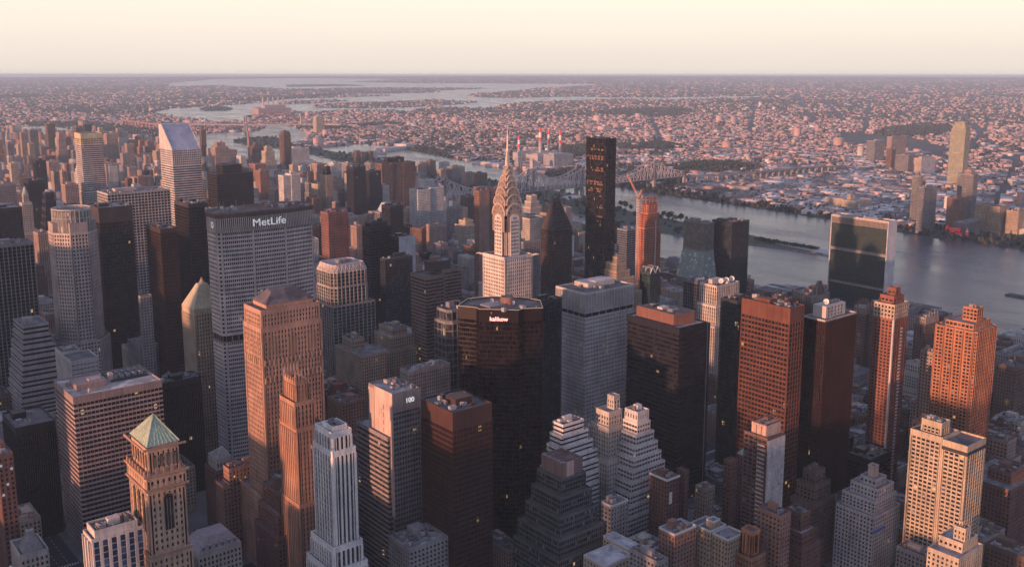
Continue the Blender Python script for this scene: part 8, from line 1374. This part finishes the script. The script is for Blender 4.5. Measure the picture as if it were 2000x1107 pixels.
STUFF = [(189, 596.5, 23.6, 31.8, 54.1), (211.9, 677.0, 29.7, 31.8, 25.6), (189, 1032.2, 14.8, 31.8, 33.9), (429.3, 710.2, 18.3, 31.8, 29.8), (403.0, 757.5, 32.0, 31.8, 24.2), (392.1, 1112.8, 24.7, 31.8, 47.7), (346, 1562.5, 14.2, 31.8, 39.8), (427.7, 1884.5, 14.2, 31.8, 88.4), (418.2, 2078.8, 27.8, 31.8, 113.4), (479, 757.5, 32.3, 31.8, 46.2), (479, 1965.0, 28.2, 31.8, 124.1), (530.4, 2045.5, 25.7, 31.8, 107.2), (542.6, 2206.5, 13.5, 31.8, 115.1), (542.6, 2239.8, 33.0, 31.8, 96.4), (575.9, 2367.5, 16.0, 31.8, 100.5), (504.2, 2561.8, 24.8, 31.8, 111.2), (556.5, 2528.5, 15.0, 31.8, 86.4), (588.2, 2689.5, 13.8, 31.8, 71.1), (588.2, 2722.8, 13.8, 31.8, 75.2), (650.8, 549.2, 21.0, 31.8, 20.5), (695.8, 1032.2, 13.9, 31.8, 40.5), (656.8, 1273.8, 25.3, 31.8, 54.9), (688.1, 1321.0, 24.7, 31.8, 63.5), (629, 2528.5, 32.8, 31.8, 76.4), (692.1, 2642.2, 28.9, 31.8, 82.1), (667.1, 2689.5, 24.7, 31.8, 83.3), (629, 2850.5, 19.8, 31.8, 56.0), (659.9, 3125.2, 23.3, 31.8, 66.5), (629, 3172.5, 28.3, 31.8, 98.2), (693.3, 3172.5, 22.5, 31.8, 73.7), (704.1, 3253.0, 22.9, 31.8, 89.9), (695.6, 3366.8, 13.2, 31.8, 81.3), (872.5, 355.0, 15.5, 31.8, 23.8), (896.4, 355.0, 29.2, 31.8, 17.7), (913.7, 355.0, 17.0, 31.8, 28.7), (754, 629.8, 27.5, 31.8, 24.9), (926.8, 871.2, 31.5, 31.8, 59.0), (835.5, 1112.8, 16.1, 31.8, 40.1), (853.1, 1112.8, 32.5, 31.8, 40.4), (919.7, 1079.5, 23.1, 31.8, 40.8), (828.4, 1160.0, 30.8, 31.8, 40.8), (843.1, 1160.0, 15.3, 31.8, 44.9), (900.3, 1193.2, 32.1, 31.8, 25.9), (810.9, 1240.5, 15.3, 31.8, 28.9), (907.5, 1240.5, 24.8, 31.8, 18.5), (941.8, 1240.5, 13.7, 31.8, 24.5), (879.9, 1321.0, 26.4, 31.8, 48.4), (769.4, 1482.0, 23.5, 31.8, 45.1), (800.0, 1482.0, 18.1, 31.8, 52.8), (845.7, 1562.5, 24.9, 31.8, 116.9), (939.4, 1756.8, 22.6, 31.8, 75.0), (820.0, 1837.2, 17.7, 31.8, 118.8), (939.3, 1837.2, 22.7, 31.8, 84.8), (922.0, 1917.8, 19.8, 31.8, 87.8), (893.4, 1998.2, 32.5, 31.8, 83.0), (836.7, 2045.5, 24.0, 31.8, 115.1), (919.2, 2078.8, 31.5, 31.8, 103.8), (842.0, 2126.0, 31.4, 31.8, 101.0), (787.0, 2206.5, 28.1, 31.8, 122.4), (754, 2287.0, 27.2, 31.8, 99.9), (945.1, 2400.8, 16.9, 31.8, 114.5), (754, 2561.8, 25.5, 31.8, 68.5), (895.3, 2609.0, 23.3, 31.8, 114.5), (855.8, 2722.8, 18.2, 31.8, 67.5), (875.4, 2689.5, 25.6, 31.8, 81.0), (754, 2770.0, 15.2, 31.8, 97.5), (849.3, 2803.2, 24.9, 31.8, 103.5), (754, 2883.8, 15.2, 31.8, 109.4), (908.4, 2850.5, 21.5, 31.8, 76.7), (900.4, 2931.0, 32.9, 31.8, 74.1), (808.3, 3011.5, 21.0, 31.8, 109.6), (785.7, 3092.0, 23.7, 31.8, 89.5), (904.6, 3092.0, 24.3, 31.8, 106.5), (821.6, 3172.5, 20.1, 31.8, 85.6), (754, 3253.0, 21.6, 31.8, 63.9), (830.2, 3286.2, 19.4, 31.8, 79.5), (912.1, 3414.0, 13.5, 31.8, 73.1), (943.4, 3447.2, 18.6, 31.8, 124.0), (883.4, 3494.5, 27.7, 31.8, 95.1), (912.3, 3527.8, 30.1, 31.8, 99.2), (810.3, 3608.2, 13.3, 31.8, 69.2), (825.1, 3575.0, 19.5, 31.8, 82.4), (857.0, 3575.0, 25.4, 31.8, 78.2), (890.0, 3575.0, 28.4, 31.8, 83.3), (909.9, 3655.5, 19.2, 31.8, 90.6), (827.4, 3816.5, 28.1, 31.8, 67.2), (827.4, 3849.8, 19.2, 31.8, 79.3), (927.6, 3849.8, 29.2, 31.8, 88.3), (848.2, 3930.2, 24.8, 31.8, 74.9), (920.1, 3897.0, 23.8, 31.8, 97.0), (953.5, 3897.0, 8.5, 31.8, 109.0), (877.9, 4091.2, 19.1, 31.8, 95.3), (855.4, 4138.5, 31.0, 31.8, 81.3), (907.8, 4219.0, 32.7, 31.8, 61.9), (930.7, 4219.0, 22.3, 31.8, 68.7), (930.7, 4252.2, 17.1, 31.8, 72.6), (949.3, 4252.2, 12.7, 31.8, 90.6), (923.3, 4299.5, 24.7, 31.8, 88.7), (938.0, 4541.0, 24.0, 31.8, 106.0), (989, 549.2, 32.4, 31.8, 36.7), (1023.1, 596.5, 17.4, 31.8, 23.4), (1023.1, 629.8, 18.6, 31.8, 29.8), (1071.9, 629.8, 22.8, 31.8, 35), (1096.2, 596.5, 23.2, 31.8, 22.2), (1124.8, 629.8, 31.0, 31.8, 35), (1157.3, 629.8, 20.8, 31.8, 31.3), (1201.4, 629.8, 20.3, 31.8, 28.2), (1231.0, 677.0, 11.0, 31.8, 35), (1212.1, 790.8, 26.3, 31.8, 35), (1219.1, 918.5, 20.2, 31.8, 21.5), (1110.6, 999.0, 23.6, 31.8, 35), (1012.8, 1079.5, 20.1, 31.8, 39.8), (1167.1, 1079.5, 24.9, 31.8, 35), (1184.0, 1079.5, 19.2, 31.8, 29.2), (989, 1160.0, 32.6, 31.8, 41.5), (1015.6, 1193.2, 29.0, 31.8, 40.7), (1046.1, 1160.0, 28.1, 31.8, 37.2), (1071.6, 1240.5, 15.9, 31.8, 35), (1090.9, 1240.5, 21.7, 31.8, 35), (1114.6, 1273.8, 14.3, 31.8, 28.0), (1130.4, 1240.5, 26.8, 31.8, 20.4), (1154.5, 1240.5, 22.7, 31.8, 19.5), (1154.5, 1273.8, 15.2, 31.8, 35), (1171.2, 1240.5, 30.2, 31.8, 24.3), (1197.1, 1273.8, 31.4, 31.8, 31.8), (1020.3, 1354.2, 22.4, 31.8, 74.8), (1203.6, 1321.0, 13.4, 31.8, 70.2), (1219.0, 1321.0, 22.2, 31.8, 32.6), (989, 1401.5, 29.7, 31.8, 27.5), (1013.0, 1434.8, 16.1, 31.8, 48.0), (1063.0, 1434.8, 21.5, 31.8, 48.8), (1034.3, 1482.0, 32.4, 31.8, 45.2), (1008.3, 1562.5, 18.9, 31.8, 74.5), (1195.8, 1676.2, 31.8, 31.8, 52.8), (1068.2, 1723.5, 28.6, 31.8, 83.6), (1068.2, 1756.8, 27.7, 31.8, 73.8), (1097.5, 1756.8, 26.8, 31.8, 93.0), (1154.6, 1756.8, 24.5, 31.8, 79.3), (1217.2, 1756.8, 18.9, 31.8, 86.3), (1013.0, 1804.0, 25.8, 31.8, 69.5), (1087.5, 1804.0, 21.1, 31.8, 69.5), (989, 1884.5, 32.0, 31.8, 61.9), (1067.8, 1965.0, 28.0, 31.8, 57.6), (1125.7, 1998.2, 16.6, 31.8, 51.5), (1057.6, 2078.8, 14.3, 31.8, 92.2), (1123.1, 2078.8, 26.3, 31.8, 85.4), (1168.7, 2045.5, 18.4, 31.8, 58.3), (1187.1, 2078.8, 28.8, 31.8, 121.1), (1004.7, 2206.5, 23.8, 31.8, 49.7), (1025.9, 2206.5, 25.6, 31.8, 54.8), (1122.5, 2239.8, 22.6, 31.8, 87.7), (1058.3, 2320.2, 23.2, 31.8, 89.5), (1111.9, 2287.0, 26.7, 31.8, 107.3), (1111.9, 2320.2, 26.1, 31.8, 73.5), (1186.2, 2320.2, 18.3, 31.8, 90.1), (1106.8, 2367.5, 17.0, 31.8, 86.4), (1123.0, 2367.5, 14.3, 31.8, 73.7), (1123.0, 2400.8, 24.4, 31.8, 79.7), (1199.5, 2367.5, 25.2, 31.8, 101.2), (989, 2481.2, 21.9, 31.8, 63.2), (989, 2528.5, 19.8, 31.8, 113.8), (1016.1, 2528.5, 18.0, 31.8, 61.6), (1016.1, 2561.8, 32.1, 31.8, 66.9), (1177.8, 2528.5, 27.3, 31.8, 73.9), (1199.5, 2561.8, 20.0, 31.8, 89.0), (1221.0, 2561.8, 19.7, 31.8, 79.6), (1050.7, 2609.0, 13.7, 31.8, 75.3), (1066.5, 2642.2, 14.3, 31.8, 99.7), (1082.3, 2642.2, 31.6, 31.8, 89.5), (1054.9, 2689.5, 27.6, 31.8, 122.7), (1160.4, 2689.5, 26.4, 31.8, 92.5), (1213.4, 2722.8, 21.5, 31.8, 85.3), (1119.6, 2803.2, 20.9, 31.8, 94.3), (1020.7, 2964.2, 19.3, 31.8, 88.8), (989, 3011.5, 32.7, 31.8, 68.3), (1014.6, 3044.8, 18.1, 31.8, 90.4), (1034.2, 3044.8, 16.1, 31.8, 110.0), (1232.3, 3044.8, 9.7, 31.8, 85.8), (1022.7, 3092.0, 29.1, 31.8, 98.1), (1069.3, 3092.0, 13.7, 31.8, 98.9), (989, 3205.8, 22.1, 31.8, 72.1), (1116.5, 3205.8, 28.7, 31.8, 96.3), (1146.7, 3172.5, 31.0, 31.8, 124.7), (1213.9, 3172.5, 28.1, 31.8, 121.3), (989, 3286.2, 27.1, 31.8, 79.3), (1017.6, 3253.0, 16.7, 31.8, 80.5), (1067.9, 3253.0, 27.4, 31.8, 66.8), (1067.9, 3286.2, 19.9, 31.8, 57.0), (1153.2, 3253.0, 29.5, 31.8, 124.5), (1189.1, 3286.2, 13.1, 31.8, 121.3), (1067.3, 3366.8, 23.3, 31.8, 112.3), (1113.3, 3333.5, 17.4, 31.8, 79.3), (1135.0, 3366.8, 32.6, 31.8, 89.1), (1169.0, 3333.5, 24.0, 31.8, 117.9), (1204.1, 3414.0, 27.9, 31.8, 119.4), (1202.3, 3494.5, 13.9, 31.8, 122.3), (1193.9, 3608.2, 22.6, 31.8, 57.8), (1142.4, 3688.8, 26.0, 31.8, 104.4), (1090.2, 3736.0, 25.7, 31.8, 92.0), (1123.7, 3736.0, 25.8, 31.8, 106.2), (1183.7, 3769.2, 29.2, 31.8, 114.2), (1214.4, 3769.2, 27.6, 31.8, 104.8), (989, 3849.8, 28.9, 31.8, 118.6), (1019.4, 3816.5, 19.7, 31.8, 88.4), (1090.7, 4010.8, 32.0, 31.8, 101.3), (1200.3, 4010.8, 19.3, 31.8, 110.2), (1052.0, 4091.2, 29.2, 31.8, 123.5), (1192.0, 4058.0, 31.7, 31.8, 118.5), (1116.3, 4138.5, 17.5, 31.8, 98.6), (1016.4, 4219.0, 18.0, 31.8, 118.1), (1039.8, 4252.2, 25.6, 31.8, 90.7), (1137.2, 4219.0, 24.1, 31.8, 120.0), (1004.5, 4413.2, 16.6, 31.8, 122.1), (1067.8, 4380.0, 13.8, 31.8, 95.9), (1094.6, 4413.2, 31.7, 31.8, 98.2), (1173.8, 4413.2, 30.0, 31.8, 107.8), (989, 4493.8, 29.1, 31.8, 104.4), (1115.9, 4541.0, 24.8, 31.8, 97.4), (989, 4621.5, 29.3, 31.8, 92.9), (1133.9, 4621.5, 31.4, 31.8, 98.6), (1165.4, 4621.5, 22.9, 31.8, 106.6), (1200.2, 4621.5, 30.8, 31.8, 99.2), (1041.2, 4782.5, 15.5, 31.8, 120.6), (1115.6, 4815.8, 31.6, 31.8, 90.7), (1168.6, 4863.0, 25.6, 31.8, 82.2), (1227.5, 4896.2, 14.5, 31.8, 121.0), (1042.2, 4943.5, 14.0, 31.8, 97.9), (1067.5, 4976.8, 31.0, 31.8, 108.8), (1188.8, 4976.8, 24.5, 31.8, 88.9), (1328.4, 549.2, 31.2, 31.8, 23.5), (1361.1, 549.2, 19.9, 31.8, 22.5), (1308.6, 596.5, 18.3, 31.8, 21.1), (1308.6, 629.8, 17.6, 31.8, 32.4), (1327.7, 596.5, 24.5, 31.8, 13.0), (1347.8, 677.0, 14.9, 31.8, 27.5), (1347.8, 710.2, 31.8, 31.8, 25.2), (1381.1, 710.2, 15.9, 31.8, 22.7), (1269, 790.8, 20.1, 31.8, 23.4), (1326.3, 871.2, 14.2, 31.8, 25.2), (1384.3, 871.2, 12.7, 31.8, 28.7), (1288.6, 918.5, 28.2, 31.8, 20.7), (1288.6, 951.8, 20.2, 31.8, 17.5), (1310.3, 918.5, 17.3, 31.8, 21.8), (1310.3, 951.8, 31.3, 31.8, 18.2), (1343.1, 918.5, 29.5, 31.8, 16.5), (1343.1, 951.8, 13.5, 31.8, 18.1), (1358.1, 918.5, 14.9, 31.8, 18.1), (1358.1, 951.8, 25.1, 31.8, 13.1), (1384.6, 918.5, 12.4, 31.8, 14.4), (1384.6, 951.8, 12.4, 31.8, 10.8), (1337.5, 999.0, 21.8, 31.8, 9.9), (1337.5, 1032.2, 24.4, 31.8, 23.9), (1292.7, 1160.0, 19.7, 31.8, 20.2), (1369.2, 1193.2, 19.4, 31.8, 24.8), (1269, 1240.5, 30.8, 31.8, 29.9), (1269, 1273.8, 14.1, 31.8, 35), (1284.6, 1273.8, 23.1, 31.8, 35), (1353.8, 1240.5, 19.9, 31.8, 20.4), (1269, 1321.0, 30.3, 31.8, 64.0), (1315.9, 1321.0, 24.4, 31.8, 39.8), (1303.2, 1434.8, 23.7, 31.8, 66.6), (1353.0, 1434.8, 32.7, 31.8, 61.7), (1346.9, 1482.0, 13.3, 31.8, 80.7), (1286.1, 1756.8, 22.7, 31.8, 84.3), (1310.3, 1723.5, 30.3, 31.8, 111.9), (1285.3, 1837.2, 17.0, 31.8, 81.3), (1371.7, 1884.5, 20.7, 31.8, 63.6), (1343.8, 1998.2, 26.7, 31.8, 89.3), (1389.3, 1998.2, 7.7, 31.8, 90.9), (1353.3, 2078.8, 32.0, 31.8, 104.3), (1269, 2239.8, 21.0, 31.8, 71.0), (1344.4, 2239.8, 18.2, 31.8, 107.4), (1357.1, 2400.8, 14.8, 31.8, 79.7), (1291.2, 2448.0, 17.1, 31.8, 111.8), (1332.3, 2448.0, 18.0, 31.8, 76.0), (1326.4, 2528.5, 19.4, 31.8, 98.4), (1292.8, 2609.0, 30.7, 31.8, 79.9), (1322.3, 2722.8, 20.4, 31.8, 61.7), (1334.3, 2803.2, 22.2, 31.8, 63.0), (1358.0, 2770.0, 22.5, 31.8, 62.1), (1301.1, 2883.8, 28.9, 31.8, 76.6), (1333.4, 3011.5, 24.0, 31.8, 65.7), (1358.5, 3092.0, 21.1, 31.8, 69.4), (1388.3, 3092.0, 8.7, 31.8, 71.5), (1299.0, 3205.8, 24.7, 31.8, 105.2), (1297.1, 3253.0, 22.4, 31.8, 72.9), (1269, 3366.8, 24.0, 31.8, 114.1), (1269, 3527.8, 13.8, 31.8, 110.4), (1382.5, 3494.5, 14.5, 31.8, 93.5), (1352.9, 3575.0, 26.2, 31.8, 107.5), (1352.9, 3608.2, 14.4, 31.8, 93.6), (1283.8, 3769.2, 28.2, 31.8, 105.2), (1343.8, 3816.5, 19.4, 31.8, 106.7), (1295.6, 3897.0, 13.5, 31.8, 110.0), (1295.6, 3930.2, 27.6, 31.8, 113.3), (1294.7, 3977.5, 27.3, 31.8, 95.2), (1297.1, 4058.0, 14.6, 31.8, 108.5), (1381.3, 4058.0, 15.7, 31.8, 101.7), (1355.8, 4219.0, 20.5, 31.8, 88.7), (1314.5, 4299.5, 21.7, 31.8, 106.7), (1333.3, 4299.5, 30.6, 31.8, 100.8), (1357.0, 4332.8, 29.0, 31.8, 115.6), (1387.5, 4332.8, 9.5, 31.8, 104.9), (1385.8, 4380.0, 11.2, 31.8, 114.8), (1355.7, 4574.2, 32.6, 31.8, 91.5), (1269, 4621.5, 25.4, 31.8, 116.3), (1297.5, 4654.8, 30.9, 31.8, 106.7), (1351.0, 4621.5, 13.1, 31.8, 88.4), (1269, 4702.0, 27.9, 31.8, 93.4), (1378.3, 4735.2, 15.0, 31.8, 107.6), (1353.7, 4863.0, 30.6, 31.8, 124.4)]
if STUFF:
    A = np.array(STUFF, float); rs = np.random.RandomState(8); n = len(A)
    wc = np.array([[.33, .19, .15], [.42, .30, .23], [.45, .38, .32], [.34, .30, .29], [.25, .17, .15], [.50, .47, .44]])[rs.randint(0, 6, n)]; rc = ROOFC[rs.randint(0, 6, n)]*.8
    tag(boxes('background_blocks', A[:, 0]+A[:, 2]/2, A[:, 1]+A[:, 3]/2, A[:, 2], A[:, 3], A[:, 4], np.zeros(n), wc, rc, FARM), 'mass of small brick blocks packed between the larger uptown buildings', 'far buildings', kind='stuff')

# ------------------------------------------------------------------ west of the viewpoint: unseen blocks added to keep the low sun off the streets
WEST = [(-420, -500, 55, 120, 110), (-420, -360, 45, 120, 115), (-420, -220, 65, 120, 110), (-420, -80, 55, 100, 120), (-420, 30, 45, 110, 120), (-420, 150, 45, 65, 140), (-420, 225, 60, 65, 210), (-420, 300, 45, 52, 190), (-420, 360, 45, 90, 195), (-420, 455, 50, 65, 140), (-420, 528, 51, 72, 168), (-420, 606, 57, 84, 125), (-420, 693, 66, 23, 110), (-420, 720, 45, 86, 335), (-420, 812, 59, 143, 200), (-420, 962, 59, 118, 255), (-420, 1088, 71, 122, 200), (-420, 1220, 65, 130, 190), (-420, 1360, 55, 120, 170), (-420, 1490, 65, 150, 150)]
for i, (x, y, w, d, h) in enumerate(WEST):
    tower('west_sun_blocker', 'plain unseen tower added west of the viewpoint to keep the low sun off the streets', x, y, [(rect(0, 0, w, d), 0, h)], STY[['gridg', 'tan', 'brown'][i % 3]], 'building', 'shade towers added west of the viewpoint', clut=0, pent=False, par=0, seed=900+i)
# ------------------------------------------------------------------ the air
me = bpy.data.meshes.new('haze'); v = [(x, y, z if z < 0 else 388 - .0061*(x + y)) for z in (-1.5, 384) for x, y in ((-2600, -9000), (39500, -9000), (39500, 20500), (20500, 39500), (-2600, 39500))]
me.from_pydata(v, [], [(4, 3, 2, 1, 0), (5, 6, 7, 8, 9)] + [(i, (i+1) % 5, (i+1) % 5 + 5, i + 5) for i in range(5)])
ho = bpy.data.objects.new('haze', me); C.objects.link(ho); tag(ho, kind='stuff')
hm_ = bpy.data.materials.new('air'); hm_.use_nodes = True; t = hm_.node_tree; t.nodes.clear(); out = t.nodes.new('ShaderNodeOutputMaterial'); pv_ = t.nodes.new('ShaderNodeVolumePrincipled')
pv_.inputs['Color'].default_value = (.62, .83, 1, 1); pv_.inputs['Density'].default_value = 5.0e-5; pv_.inputs['Anisotropy'].default_value = 0
t.links.new(pv_.outputs[0], out.inputs['Volume']); me.materials.append(hm_)
